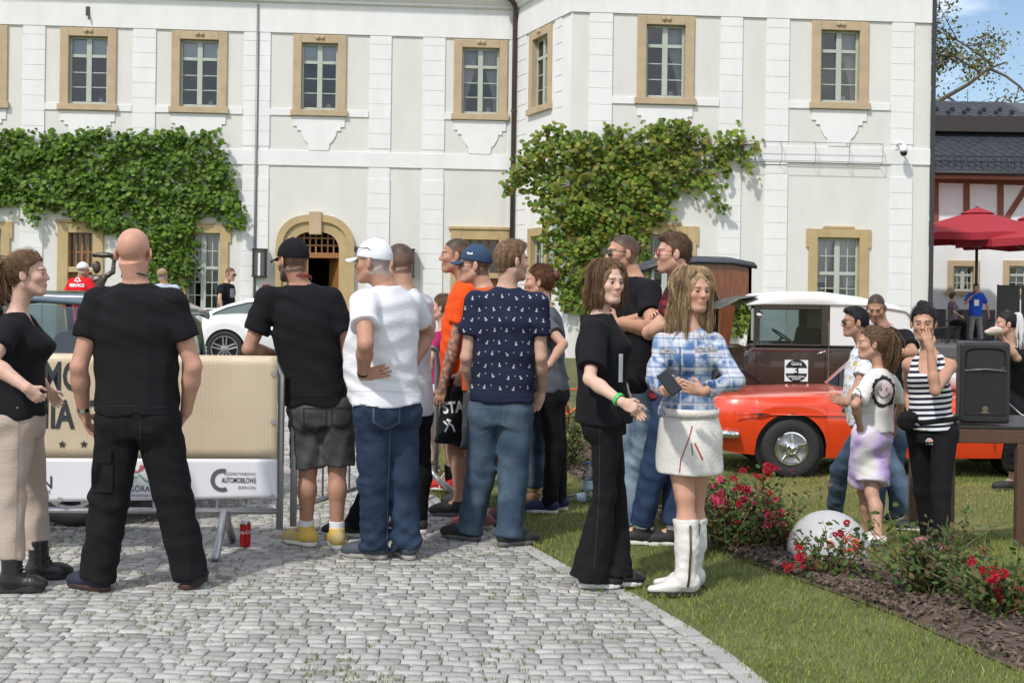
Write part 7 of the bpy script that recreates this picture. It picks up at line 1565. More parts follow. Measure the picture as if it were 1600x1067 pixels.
def decal(target, V2, F2, O, ux, uy, d, m, name, parent, off=.004, sub=.012):
    """wrap a flat print (2-D mesh on the plane O, ux, uy) on to a garment along d"""
    bm = bmesh.new(); vs_ = [bm.verts.new((float(a), float(b), 0)) for a, b in V2]
    for f in F2:
        try: bm.faces.new([vs_[i] for i in f])
        except ValueError: pass
    bmesh.ops.triangulate(bm, faces=bm.faces)
    for _ in range(5):
        eds = [e for e in bm.edges if e.calc_length() > sub * 1.5]
        if not eds: break
        bmesh.ops.subdivide_edges(bm, edges=eds, cuts=1); bmesh.ops.triangulate(bm, faces=[f for f in bm.faces if len(f.verts) > 3])
    O, ux, uy, d = Vector(O), Vector(ux), Vector(uy), Vector(d).normalized(); tm = target.data; bv = BVHTree.FromPolygons([v.co[:] for v in tm.vertices], [p.vertices[:] for p in tm.polygons]); bad = []
    for v in bm.verts:
        p = O + ux * v.co.x + uy * v.co.y; h = bv.ray_cast(p - d * .5, d, 1.2)
        if h[0] is None: bad.append(v); continue
        v.co = h[0] - d * off
    bmesh.ops.delete(bm, geom=bad, context='VERTS'); me = bpy.data.meshes.new(name); bm.to_mesh(me); bm.free(); me.polygons.foreach_set('use_smooth', np.ones(len(me.polygons), bool)) if len(me.polygons) else None
    return link(name, me, m, parent)
# ------------------------------------------------------------------ the cast
C_black = cloth('black_cotton', (.009, .009, .011))
C_blackp = cloth('black_twill', (.009, .009, .0105), bump=.45, bscale=350)
C_white = cloth('white_cotton', (.72, .73, .76), var=.03)
C_jean = cloth('blue_denim', (.015, .026, .054), col2=(.030, .048, .088), vscale=7, bump=.5, bscale=420)
C_jeanm = cloth('mid_denim', (.036, .060, .098), col2=(.08, .118, .165), vscale=6, bump=.5, bscale=420)
C_jeanl = cloth('washed_denim', (.10, .15, .22), col2=(.24, .31, .38), vscale=9, bump=.5, bscale=420)
C_jeand = cloth('indigo_denim', (.018, .032, .075), col2=(.03, .055, .11), vscale=8, bump=.5, bscale=420)
C_greyden = cloth('grey_denim', (.045, .045, .048), col2=(.085, .085, .088), vscale=8, bump=.5, bscale=420)
C_beige = cloth('beige_twill', (.42, .345, .29), var=.05)
R_white = mat('white_rubber', (.68, .67, .63), .6, var=.06, vscale=30); R_black = mat('black_rubber', (.018, .018, .019), .7); R_grey = mat('grey_rubber', (.32, .30, .27), .7)
L_black = mat('black_leather', (.014, .013, .013), .32, bump=.35, bscale=90); L_navy = mat('navy_mesh', (.012, .018, .038), .7, bump=.4, bscale=200); L_yellow = mat('yellow_suede', (.72, .47, .02), .8, col2=(.45, .36, .2), vscale=9)
C_sock = cloth('white_sock', (.72, .72, .72), var=.03)
K = mat('black_frame', (.01, .01, .012), .3); SUNL = mat('sunglass_lens', (.008, .008, .010), .06, spec=.8); STEEL = mat('steel_watch', (.55, .55, .53), .25, metal=1.0)
INK = mat('black_print', (.014, .014, .015), .7); WHITEP = mat('white_print', (.70, .70, .70), .7)
T1, T2, T3 = (.50, .29, .205), (.42, .225, .15), (.56, .35, .26)
def graph(name, build, rough=.85, bscale=300):
    """cloth material whose pattern comes from a small node graph: build(N, L, vector socket) -> colour socket"""
    if name in MATS: return MATS[name]
    m = bpy.data.materials.new(name); m.use_nodes = True; MATS[name] = m; N, L = m.node_tree.nodes, m.node_tree.links; b = N['Principled BSDF']; b.inputs['Roughness'].default_value = rough; b.inputs['Specular IOR Level'].default_value = .2
    t = S(N, 'ShaderNodeTexCoord'); L.new(build(N, L, t.outputs['Object']), b.inputs['Base Color']); n = S(N, 'ShaderNodeTexNoise', Scale=bscale); L.new(t.outputs['Object'], n.inputs['Vector']); bp = S(N, 'ShaderNodeBump', Strength=.35, Distance=.003); L.new(n.outputs['Fac'], bp.inputs['Height']); L.new(bp.outputs['Normal'], b.inputs['Normal']); return crease(m)
def ramp(N, L, fac, stops, const=False):
    r = S(N, 'ShaderNodeValToRGB'); cr_ = r.color_ramp; cr_.interpolation = 'CONSTANT' if const else 'LINEAR'
    while len(cr_.elements) < len(stops): cr_.elements.new(.5)
    for e, (p, c) in zip(cr_.elements, stops): e.position = p; e.color = (*c, 1)
    L.new(fac, r.inputs['Fac']); return r.outputs['Color']
def mixc(N, L, fac, a, b, mode='MIX'):
    m = S(N, 'ShaderNodeMix', data_type='RGBA', blend_type=mode)
    for k, v in (('Factor', fac), ('A', a), ('B', b)):
        if isinstance(v, (int, float)): m.inputs[k].default_value = v
        elif isinstance(v, tuple): m.inputs[k].default_value = (*v, 1)
        else: L.new(v, m.inputs[k])
    return m.outputs['Result']
def stripes(N, L, vec, axis, period, duty, rot=(0, 0, 0), soft=.0):
    """0/1 bands along an axis"""
    sp = S(N, 'ShaderNodeSeparateXYZ'); mp_ = S(N, 'ShaderNodeMapping'); mp_.inputs['Rotation'].default_value = rot; L.new(vec, mp_.inputs['Vector']); L.new(mp_.outputs[0], sp.inputs[0])
    d = S(N, 'ShaderNodeMath', operation='DIVIDE'); L.new(sp.outputs[axis], d.inputs[0]); d.inputs[1].default_value = period; f = S(N, 'ShaderNodeMath', operation='FRACT'); L.new(d.outputs[0], f.inputs[0]); lt = S(N, 'ShaderNodeMath', operation='LESS_THAN'); L.new(f.outputs[0], lt.inputs[0]); lt.inputs[1].default_value = duty; return lt.outputs[0]
def noisef(N, L, vec, scale, detail=4.): n = S(N, 'ShaderNodeTexNoise', Scale=scale, Detail=detail); L.new(vec, n.inputs['Vector']); return n.outputs['Fac']
def _plaid(N, L, v):
    n = noisef(N, L, v, 16, 6.); n2 = noisef(N, L, v, 5, 3.); base = ramp(N, L, n2, [(.36, (.03, .075, .19)), (.52, (.075, .16, .32)), (.66, (.46, .53, .60))]); base = mixc(N, L, ramp(N, L, n, [(.46, (0, 0, 0)), (.66, (1, 1, 1))]), base, (.58, .62, .65))
    for ax, per, du, c in (('Z', .085, .22, (.56, .60, .63)), ('Z', .085, .05, (.30, .07, .09)), ('X', .075, .22, (.50, .55, .60)), ('X', .075, .045, (.32, .08, .10)), ('Z', .045, .2, (.05, .10, .24))): 
        f = S(N, 'ShaderNodeMath', operation='MULTIPLY'); L.new(stripes(N, L, v, ax, per, du), f.inputs[0]); f.inputs[1].default_value = .55; base = mixc(N, L, f.outputs[0], base, c)
    return base
C_plaid = graph('acid_wash_plaid', _plaid)
def _redplaid(N, L, v):
    b = (.16, .015, .02); o = mixc(N, L, stripes(N, L, v, 'Z', .05, .4), b, (.04, .008, .012)); return mixc(N, L, stripes(N, L, v, 'X', .05, .4), o, (.05, .01, .015))
C_redplaid = graph('red_plaid', _redplaid)
C_stripe = graph('navy_stripes', lambda N, L, v: mixc(N, L, stripes(N, L, v, 'Z', .0335, .5, (0.0, .10, 0)), (.72, .73, .75), (.014, .016, .032)))
C_tiedye = graph('pastel_tie_dye', lambda N, L, v: ramp(N, L, noisef(N, L, v, 4.5, 1.5), [(.30, (.66, .66, .62)), (.42, (.66, .60, .70)), (.50, (.50, .36, .72)), (.58, (.66, .50, .66)), (.66, (.42, .66, .60)), (.74, (.68, .66, .48))]))
C_tiedye2 = graph('faint_tie_dye', lambda N, L, v: ramp(N, L, noisef(N, L, v, 5.0, 1.5), [(.32, (.66, .64, .60)), (.55, (.70, .69, .67)), (.64, (.72, .52, .53)), (.74, (.70, .68, .60))]))
def _anchor(N, L, v):
    vo = S(N, 'ShaderNodeTexVoronoi', Scale=21.0, Randomness=.35); L.new(v, vo.inputs['Vector']); lt = S(N, 'ShaderNodeMath', operation='LESS_THAN'); L.new(vo.outputs['Distance'], lt.inputs[0]); lt.inputs[1].default_value = .14; return mixc(N, L, lt.outputs[0], (.014, .019, .045), (.60, .60, .58))
C_navy = cloth('navy_cotton', (.014, .019, .045)); C_pat = graph('white_badge_print', lambda N, L, v: mixc(N, L, ramp(N, L, noisef(N, L, v, 30, 2.), [(.60, (0, 0, 0)), (.66, (1, 1, 1))]), mixc(N, L, ramp(N, L, noisef(N, L, v, 13, 2.), [(.60, (0, 0, 0)), (.63, (1, 1, 1))]), (.70, .72, .76), (.55, .42, .10)), (.10, .14, .20)))
C_orange = cloth('bright_orange', (.78, .085, .012), var=.06); C_rust = cloth('dull_orange', (.50, .10, .028), var=.06); C_grey = cloth('grey_marl', (.09, .10, .115)); C_gshort = cloth('slate_shorts', (.065, .068, .075))
W_leather = mat('white_leather', (.66, .64, .60), .45, var=.08, vscale=14, bump=.35, bscale=60); X_red = mat('red_zip', (.35, .02, .03), .5)
UPV = Vector((0, 0, 1))
# --- foreground
lady = build_person('young woman with ponytail, black v-neck top and beige jeans', dict(h=1.66, fem=True, w=1.12, lf=(60, 905), rf=(18, 925), phi=82, phih=78, head=(44, 431, 0), nb=(27, 492), pv=(30, 655), hyaw=84, hpitch=3,
    le=(40, 565, 1), lw=(75, 610, 1), re=(-16, 565, -1), rw=(42, 606, -1), lk=(52, 775, 0, .08), rk=(16, 775), lt=72, rt=80, rh=dict(to=(66, 628, .02), n=(0, 1, 0), curl=.75), skin=(.58, .36, .28), hair='light', bust=.075, arm=1.15, leg=1.12, hw=1.03, seed=3,
    shirt=dict(m=C_black, sleeve=.62, hem=.02, ease=.012, neck='v', straight=.35), pants=dict(m=C_beige, ease=.010, amp=.005, length=.9), shoe=dict(up_m=L_black, sole_m=R_black, style='boot', lace=R_black), hairdo=dict(style='pony', col='light', t=.012, tail=[(-.112, 0, .07), (-.15, 0, .06), (-.165, 0, -.01), (-.15, 0, -.085), (-.13, 0, -.13)])))
bald = build_person('bald man in black t-shirt and black cargo trousers seen from behind', dict(h=1.78, w=1.12, lf=(152, 922), rf=(297, 917), phi=0, head=(209, 398, 0), nb=(212, 446), pv=(216, 655), hyaw=0, hpitch=-2, hs=1.05,
    le=(121, 580, -1), lw=(131, 645, 1), re=(305, 580, -1), rw=(291, 642, 1), lk=(172, 775), rk=(270, 772), lt=-62, rt=6, lh=dict(to=(140, 672, .03), n=(1, 0, 0), curl=.3), rh=dict(to=(282, 668, .05), n=(-1, 0, 0), curl=.3), skin=(.52, .28, .20), hair='grey', arm=1.12,
    shirt=dict(m=C_black, sleeve=.58, hem=.03, ease=.016, loose=.006), pants=dict(m=C_blackp, ease=.024, wide=1.15, amp=.006), shoe=dict(up_m=L_navy, sole_m=mat('orange_black_sole', (.02, .02, .022), .7, col2=(.10, .03, .015), vscale=9)), watch=('l', STEEL)))
capman = build_person('man in black cap, black t-shirt, grey shorts and yellow sneakers', dict(h=1.80, lf=(478, 852), rf=(526, 856), phi=-8, head=(457, 410, 0), nb=(468, 446), pv=(503, 640), hyaw=-48, hpitch=-4, w=1.02,
    le=(389, 546, -1), lw=(440, 557, 1), re=(545, 545, 1), rw=(505, 575, 1), lk=(481, 735), rk=(527, 733), lt=-52, rt=-14, lh=dict(to=(462, 575, .05), n=(0, 0, -1), curl=.5), skin=T2, hair='dark', beard=.8, arm=1.05,
    shirt=dict(m=C_black, sleeve=.66, hem=.03, ease=.016, loose=.006), pants=dict(m=C_greyden, length=.47, ease=.014, wide=1.03, name='shorts'), shoe=dict(up_m=L_yellow, sole_m=R_white, sock=(C_sock, .07), lace=R_white, h=.02), hairdo=dict(style='buzz', col='dark', t=.004), hat=dict(m=C_black)))
whitecap = build_person('heavy man in white cap, white t-shirt and dark blue jeans', dict(h=1.79, lf=(585, 872), rf=(636, 872), phi=-52, phih=-40, head=(583, 412, 0), nb=(604, 452), pv=(604, 640), hyaw=-72, hpitch=0, w=1.14, belly=.10,
    le=(571, 538, -1), lw=(567, 586, 1), re=(668, 522, 1), rw=(642, 575, -1), lk=(585, 755), rk=(630, 752), lt=-74, rt=-25, lh=dict(to=(604, 578, -.02), n=(.3, 1, 0), curl=.15), rh=dict(to=(628, 585, 0), n=(0, -1, 0), curl=.4), skin=T2, hair='grey', arm=1.12,
    shirt=dict(m=C_white, sleeve=.55, hem=.03, ease=.018, loose=.008), pants=dict(m=C_jean, ease=.02, wide=1.1, amp=.006), shoe=dict(up_m=mat('blue_grey_shoe', (.05, .06, .075), .7), sole_m=R_grey), hairdo=dict(style='buzz', col='grey', t=.008), hat=dict(m=C_white), watch=('l', R_black)))
with late(whitecap): glasses(whitecap, K, SUNL, on_hat=True)
navy = build_person('man in navy anchor-print t-shirt and blue jeans looking right', dict(h=1.79, lf=(733, 843), rf=(795, 852), phi=4, head=(800, 410, 0), nb=(792, 452), pv=(782, 640), hyaw=62, hpitch=0,
    le=(729, 558, -1), lw=(738, 610, 1), re=(845, 558, -1), rw=(846, 612, 1), lk=(752, 738), rk=(802, 745), lt=-62, rt=62, lh=dict(to=(745, 632, .05), n=(1, 0, 0), curl=.4), rh=dict(to=(833, 648, -.02), n=(-.4, -1, 0), curl=.35), skin=T3, hair='light', arm=1.0, beard=.25,
    shirt=dict(m=C_navy, sleeve=.60, hem=.05, ease=.018, loose=.014), pants=dict(m=C_jeanm, ease=.020, wide=1.12, amp=.006), shoe=dict(up_m=R_black, sole_m=mat('dark_sole', (.12, .12, .12), .7)), hairdo=dict(style='short', col='light', t=.010)))
girl = build_person('girl with brown bob, black t-shirt and black flared jeans', dict(h=1.66, fem=True, lf=(957, 915), rf=(922, 918), phi=98, phih=95, leg=.92, hw=.92, head=(950, 443, 0), nb=(937, 494), pv=(947, 655), hyaw=150, hpitch=-3,
    re=(921, 592, -1), rw=(972, 628, -1), le=(965, 592, 1), lw=(985, 630, -1), lk=(962, 775, 0, .05), rk=(944, 775), lt=86, rt=88, rh=dict(to=(996, 640, -.02), n=(0, 1, -.4), curl=.85), lh=dict(to=(996, 646, .02), n=(0, -1, 0), curl=.6), skin=(.60, .39, .30), hair='light',
    shirt=dict(m=C_black, sleeve=.78, hem=-.02, ease=.02, loose=.022, straight=.85), pants=dict(m=C_blackp, ease=.004, flare=.066, knee=.002, amp=.004), shoe=dict(up_m=L_black, sole_m=R_white, tip=R_white), hairdo=dict(style='bob', col='light', t=.006, length=.135, n=1800, wave=.006)))
curly = build_person('blond woman in plaid shirt, white leather skirt and white boots', dict(h=1.64, fem=True, lf=(1078, 918), rf=(1070, 928), phi=172, phih=-140, head=(1084, 456, 0), nb=(1077, 513), pv=(1076, 668), hyaw=154, hpitch=-3,
    re=(1023, 592, -1), rw=(1040, 612, -1), le=(1149, 594, -1), lw=(1098, 612, -1), lk=(1086, 775, 0, .06), rk=(1070, 775, 0, -.02), lt=-92, rt=-96, rh=dict(to=(1058, 602, -.03), n=(.5, .5, .3), curl=.8), lh=dict(to=(1070, 604, -.02), n=(0, 1, .2), curl=.35), skin=(.52, .29, .20), hair='blond', leg=1.02, ws=.88, w=.94, arm=.95, gaze=(.2, 0),
    shirt=dict(m=C_plaid, sleeve=1.82, hem=.055, ease=.010, neck='v', straight=.3, name='plaid_shirt', amp=.005), skirt=dict(m=W_leather, z1=at(1075, 742, 6.27).z), hairdo=dict(style='long', col='blond', t=.010, length=.29, n=2600, wave=.02)))
# --- second row
shaved = build_person('shaven man in white t-shirt half hidden behind the white cap', dict(h=1.80, lf=(552, 838), rf=(650, 832), phi=-60, head=(622, 412, 0), nb=(633, 455), pv=(634, 640), hyaw=-60, le=(610, 545, -1), lw=(590, 600, 1), re=(664, 545, 1), rw=(655, 600, 1), lk=(592, 742), rk=(656, 742), lt=-80, rt=-60, skin=T1, hair='dark', fine=1.3,
    shirt=dict(m=C_white, sleeve=.6, hem=-.03, ease=.018, loose=.01), pants=dict(m=C_blackp, ease=.014), shoe=dict(up_m=R_black, sole_m=R_white), hairdo=dict(style='buzz', col='dark', t=.0025)))
orange = build_person('tattooed man in bright orange t-shirt and black lettered shorts', dict(h=1.86, lf=(718, 806), rf=(732, 792), phi=-92, head=(712, 401, 0), nb=(729, 440), pv=(722, 600), hyaw=-92, w=1.05, le=(708, 545, -1), lw=(692, 604, -1), re=(722, 540, 1), rw=(705, 600, 1), lk=(712, 705), rk=(735, 702), lt=-84, rt=-70, lh=dict(to=(684, 632, -.02), n=(.3, 1, 0), curl=.45), skin=T2, hair='dark', tattoo='l', belly=.03, fine=1.15,
    shirt=dict(m=C_orange, sleeve=.6, hem=0.0, ease=.016, loose=.012), pants=dict(m=C_blackp, length=.45, ease=.03, wide=1.2, name='shorts'), shoe=dict(up_m=R_black, sole_m=mat('dark_sole', (.12, .12, .12), .7)), hairdo=dict(style='buzz', col='dark', t=.003)))
bluecap = build_person('man in blue cap, glasses and dull orange t-shirt', dict(h=1.76, lf=(752, 826), rf=(790, 818), phi=-78, head=(742, 416, 0), nb=(758, 452), pv=(758, 608), hyaw=-88, le=(738, 540, 1), lw=(722, 585, 1), re=(800, 540, 1), rw=(790, 600, 1), lk=(752, 712), rk=(785, 710), lt=-86, rt=-50, skin=T1, hair='dark', fine=1.15,
    shirt=dict(m=C_rust, sleeve=.6, hem=.0, ease=.018, loose=.012), pants=dict(m=C_gshort, length=.44, ease=.026, wide=1.15, name='shorts'), shoe=dict(up_m=mat('grey_runner', (.10, .09, .09), .8, col2=(.5, .10, .08), vscale=9), sole_m=R_grey, sock=(C_sock, .05)), hairdo=dict(style='buzz', col='dark', t=.006), hat=dict(m=cloth('faded_blue', (.035, .065, .12), var=.1)), glasses=dict(m=K)))
bun = build_person('woman with auburn bun, grey t-shirt and black leggings', dict(h=1.69, fem=True, lf=(858, 802), rf=(874, 797), phi=-78, head=(842, 442, 0), nb=(853, 482), pv=(859, 610), hyaw=-84, le=(880, 538, -1), lw=(857, 572, -1), re=(845, 545, 1), rw=(840, 590, 1), lk=(866, 700), rk=(872, 698), lt=-80, rt=-72, lh=dict(to=(846, 580, .03), n=(0, 1, 0), curl=.3), skin=T1, hair='auburn', fine=1.15,
    shirt=dict(m=C_grey, sleeve=.6, hem=.0, ease=.014, loose=.006), pants=dict(m=C_blackp, ease=.006, amp=.003), shoe=dict(up_m=mat('navy_canvas', (.018, .03, .085), .85), sole_m=R_white, tip=R_white, lace=R_white), hairdo=dict(style='bun', col='auburn', t=.010)))
tall = build_person('man in black t-shirt and dark glasses with crossed arms, washed jeans', dict(h=1.85, lf=(1002, 830), rf=(985, 834), phi=-112, head=(973, 398, 0), nb=(991, 436), pv=(1000, 612), hyaw=-104, le=(1020, 515, -1), lw=(962, 505, -1), re=(962, 512, -1), rw=(1000, 496, -1), lk=(1000, 725), rk=(985, 725), lt=-110, rt=-115, lh=dict(to=(945, 492, 0), n=(0, 1, 0), curl=.4), rh=dict(to=(1018, 488, 0), n=(0, 1, 0), curl=.4), skin=(.50, .27, .18), hair='dark', beard=.3, arm=1.12, fine=1.1,
    shirt=dict(m=C_black, sleeve=.6, hem=.0, ease=.016, loose=.006), pants=dict(m=C_jeanl, ease=.014, amp=.006), shoe=dict(up_m=mat('white_leather_shoe', (.6, .6, .6), .5), sole_m=R_white), hairdo=dict(style='buzz', col='brown', t=.006), glasses=dict(m=K, lens=SUNL)))
redgl = build_person('man with red glasses, red plaid shirt and cuffed indigo jeans', dict(h=1.84, lf=(1000, 850), rf=(1052, 852), phi=-96, head=(1052, 398, 0), nb=(1067, 440), pv=(1046, 620), hyaw=-92, le=(1014, 520, -1), lw=(1050, 505, -1), re=(1040, 530, 1), rw=(1025, 500, -1), lk=(1020, 738), rk=(1055, 738), lt=-84, rt=-88, skin=(.54, .31, .22), hair='brown', beard=.25, arm=1.05, fine=1.1,
    shirt=dict(m=C_redplaid, sleeve=.6, hem=.0, ease=.016, loose=.006), pants=dict(m=C_jeand, ease=.018, length=.95, amp=.006), shoe=dict(up_m=R_black, sole_m=R_white, sock=(C_sock, .07)), hairdo=dict(style='short', col='brown', t=.006), glasses=dict(m=mat('red_frame', (.35, .02, .02), .3))))
# --- right-hand group on the lower lawn
sung = build_person('man in sunglasses, badge-print white shirt and blue jeans', dict(h=1.76, lf=(1303, 818), rf=(1440, 830), phi=-88, head=(1336, 505, 0), nb=(1351, 541), pv=(1358, 660), hyaw=-90, le=(1338, 608, -1), lw=(1322, 630, -1), re=(1350, 608, 1), rw=(1330, 632, 1), lk=(1312, 735), rk=(1398, 738), lt=-90, rt=-78, lh=dict(to=(1308, 624, -.02), n=(0, 1, -.3), curl=.35), skin=T2, hair='black', beard=.15, belly=.05, w=1.08, fine=1.2,
    shirt=dict(m=C_pat, sleeve=.62, hem=-.02, ease=.018, loose=.012, name='printed_shirt'), pants=dict(m=C_jeanm, ease=.018, amp=.006), shoe=dict(up_m=R_black, sole_m=R_white), hairdo=dict(style='short', col='black', t=.008), glasses=dict(m=K, lens=SUNL)))
phone = build_person('man in black t-shirt with shaved sides looking down at his hands', dict(h=1.80, lf=(1402, 812), rf=(1368, 812), phi=-150, head=(1369, 482, 0), nb=(1380, 512), pv=(1392, 645), hyaw=-158, hpitch=-24, le=(1428, 552, -1), lw=(1394, 552, -1), re=(1362, 565, -1), rw=(1372, 585, -1), lk=(1398, 728), rk=(1375, 728), lt=-140, rt=-150, skin=T2, hair='dark', beard=.2, arm=1.1, w=1.08, fine=1.25,
    shirt=dict(m=C_black, sleeve=.66, hem=.0, ease=.016, loose=.008), pants=dict(m=C_jeanm, ease=.016), shoe=dict(up_m=R_black, sole_m=R_white), hairdo=dict(style='buzz', col='dark', t=.005)))
child = build_person('girl with ponytail in smiley t-shirt and pastel tie-dye shorts', dict(h=1.42, fem=True, lf=(1352, 848), rf=(1372, 856), phi=-48, phih=-52, head=(1362, 538, 0), nb=(1374, 580), pv=(1361, 682), hyaw=-84, le=(1336, 632, -1), lw=(1344, 668, 1), re=(1408, 632, 1), rw=(1398, 668, 1), lk=(1350, 768, 0, .05), rk=(1362, 770), lt=-88, rt=-80, skin=T1, hair='light', hs=1.04, bust=.0, w=.98, fine=1.05,
    shirt=dict(m=C_tiedye2, sleeve=.8, hem=.04, ease=.016, loose=.012, amp=.004), pants=dict(m=C_tiedye, length=.42, ease=.026, wide=1.08, name='shorts', amp=.004, rise=.07), shoe=dict(up_m=R_white, sole_m=R_black), hairdo=dict(style='pony', col='light', t=.010, tail=[(-.10, 0, .085), (-.135, 0, .08), (-.155, 0, .01), (-.145, 0, -.08), (-.12, 0, -.15), (-.125, 0, -.20)])))
striped = build_person('woman in striped tank top and black leggings, hand at her mouth', dict(h=1.62, fem=True, lf=(1474, 868), rf=(1452, 858), phi=-152, phih=-140, head=(1443, 507, 0), nb=(1452, 552), pv=(1456, 672), hyaw=-160, hpitch=-4, le=(1461, 611, -1), lw=(1453, 545, -1), re=(1420, 612, 1), rw=(1424, 655, -1), lk=(1470, 768), rk=(1443, 766), lt=-120, rt=-118, lh=dict(to=(1443, 505, .0), n=(.1, 1, 0), curl=.30), skin=(.46, .25, .17), hair='black', arm=1.0, w=.94, ws=.84,
    shirt=dict(m=C_stripe, sleeve=0, hem=.0, ease=.010, neck='tank', name='tank_top', amp=.003, straight=.35), pants=dict(m=C_blackp, ease=.004, amp=.002, rise=.06), shoe=dict(up_m=mat('grey_pink_runner', (.09, .10, .12), .8, col2=(.45, .16, .18), vscale=14), sole_m=R_grey), hairdo=dict(style='bun', col='black', t=.007, side=.06)))
dread = build_person('woman in black with white dreadlocks eating at the right edge', dict(h=1.72, fem=True, lf=(1580, 766), rf=(1612, 768), phi=-70, head=(1572, 507, 0), nb=(1584, 545), pv=(1600, 650), hyaw=-85, le=(1590, 560, -1), lw=(1566, 528, -1), re=(1620, 590, 1), rw=(1600, 560, -1), lk=(1586, 705), rk=(1610, 705), lt=-80, rt=-70, lh=dict(to=(1552, 518, -.02), n=(0, 0, 1), curl=.5), skin=T1, hair='black', w=1.2, fine=1.3,
    shirt=dict(m=C_black, sleeve=.7, hem=-.06, ease=.02, loose=.03), pants=dict(m=C_blackp, length=.8, ease=.02), shoe=dict(up_m=R_black, sole_m=R_black), hairdo=dict(style='dreads', col='black', t=.008)))
# --- background
polo = build_person('man in blue polo shirt holding a microphone on the terrace', dict(h=1.78, Y=37.5, lf=(1533, 534), rf=(1515, 534), fz=1, phi=176, head=(1525, 450, 0), nb=(1525, 457.5), pv=(1524, 493), hyaw=185, hpitch=-8, re=(1508, 474, -1), rw=(1519, 463, -1), le=(1543, 478, 0), lw=(1545, 493, 0), lk=(1531, 514), rk=(1517, 514), lt=170, rt=190, skin=T2, hair='dark', fine=2.2,
    shirt=dict(m=cloth('royal_blue', (.02, .07, .38)), sleeve=.75, hem=-.02, ease=.02, loose=.012, name='polo_shirt'), pants=dict(m=cloth('grey_chino', (.22, .215, .20)), ease=.02), shoe=dict(up_m=L_black, sole_m=R_black), hairdo=dict(style='short', col='dark', t=.008)))
redj = build_person('man in red jacket and white cap by the oak side door', dict(h=1.78, Y=22, lf=(118, 588), rf=(134, 588), fz=1, phi=25, head=(130, 422, 0), nb=(126, 434), pv=(126, 506), hyaw=50, le=(103, 462, -1), lw=(105, 490, 1), re=(148, 462, -1), rw=(147, 490, 1), lk=(119, 548), rk=(133, 548), skin=T2, hair='grey', fine=1.8, shirt=dict(m=cloth('red_jacket', (.55, .012, .018)), sleeve=1.8, hem=-.02, ease=.024, loose=.02, name='jacket'), pants=dict(m=C_jeand, ease=.02), shoe=dict(up_m=R_black, sole_m=R_black), hairdo=dict(style='buzz', col='grey', t=.006), hat=dict(m=C_white)))
flatc = build_person('person in beige flat cap behind the bald man', dict(h=1.74, Y=21, lf=(250, 596), rf=(266, 596), fz=1, phi=160, head=(254, 431, 0), nb=(257, 444), pv=(257, 514), hyaw=20, le=(236, 470, -1), lw=(238, 495, -1), re=(279, 470, -1), rw=(278, 495, -1), lk=(250, 555), rk=(265, 555), skin=T2, hair='grey', fine=1.8, shirt=dict(m=cloth('pale_blue', (.42, .47, .55)), sleeve=1.7, hem=-.02, ease=.02, loose=.015), pants=dict(m=C_jeand, ease=.02), shoe=dict(up_m=R_black, sole_m=R_black), hairdo=dict(style='buzz', col='grey', t=.006), hat=dict(m=cloth('beige_tweed', (.33, .22, .12), var=.2), flat=True)))
farman = build_person('man in black printed t-shirt and sunglasses behind the white car', dict(h=1.78, Y=25.6, hs=1.12, lf=(350, 566), rf=(360, 566), fz=1, phi=110, head=(360, 429, 0), nb=(354, 443), pv=(354, 508), hyaw=112, hpitch=-10, re=(343, 465, -1), rw=(347, 487, -1), le=(364, 465, 1), lw=(368, 487, 1), lk=(350, 543), rk=(360, 543), skin=T1, hair='brown', fine=1.8, shirt=dict(m=C_black, sleeve=.7, hem=-.02, ease=.02, loose=.01), pants=dict(m=C_jeand, ease=.02), shoe=dict(up_m=R_black, sole_m=R_black), hairdo=dict(style='buzz', col='brown', t=.006), glasses=dict(m=K, lens=SUNL)))
kid = build_person('child in magenta top, white shorts and sandals behind the crowd', dict(h=1.42, fem=True, lf=(652, 748), rf=(678, 738), phi=-70, head=(690, 482, 0), nb=(690, 520), pv=(680, 610), hyaw=-80, le=(672, 560, -1), lw=(668, 605, -1), re=(700, 565, 1), rw=(695, 600, 1), lk=(659, 685), rk=(680, 683), lt=-85, rt=-75, skin=(.55, .33, .25), hair='light', bust=0, fine=1.4, shirt=dict(m=cloth('magenta', (.35, .02, .10)), sleeve=.6, hem=.0, ease=.014), pants=dict(m=C_white, length=.28, ease=.02, name='shorts'), shoe=dict(up_m=mat('grey_sandal', (.2, .2, .22), .7), sole_m=R_white), hairdo=dict(style='pony', col='light', t=.008)))
hitop = build_person('person in red high-top sneakers and patterned shorts behind the orange shirt', dict(h=1.66, lf=(703, 766), rf=(722, 768), phi=-80, head=(738, 452, 0), nb=(740, 480), pv=(728, 612), hyaw=-85, le=(745, 540, 1), lw=(740, 590, 1), re=(755, 540, 1), rw=(750, 590, 1), lk=(702, 690), rk=(728, 690), lt=-82, rt=-75, skin=T1, hair='dark', fine=1.4, shirt=dict(m=C_grey, sleeve=.6, hem=.0, ease=.014), pants=dict(m=cloth('pattern_shorts', (.10, .10, .11), col2=(.5, .5, .5), vscale=40), length=.36, ease=.02, name='shorts'), shoe=dict(up_m=mat('red_canvas', (.50, .015, .02), .8), sole_m=R_white, tip=R_white, h=.05, lace=R_white, sock=(C_black, .12)), hairdo=dict(style='short', col='dark', t=.008)))
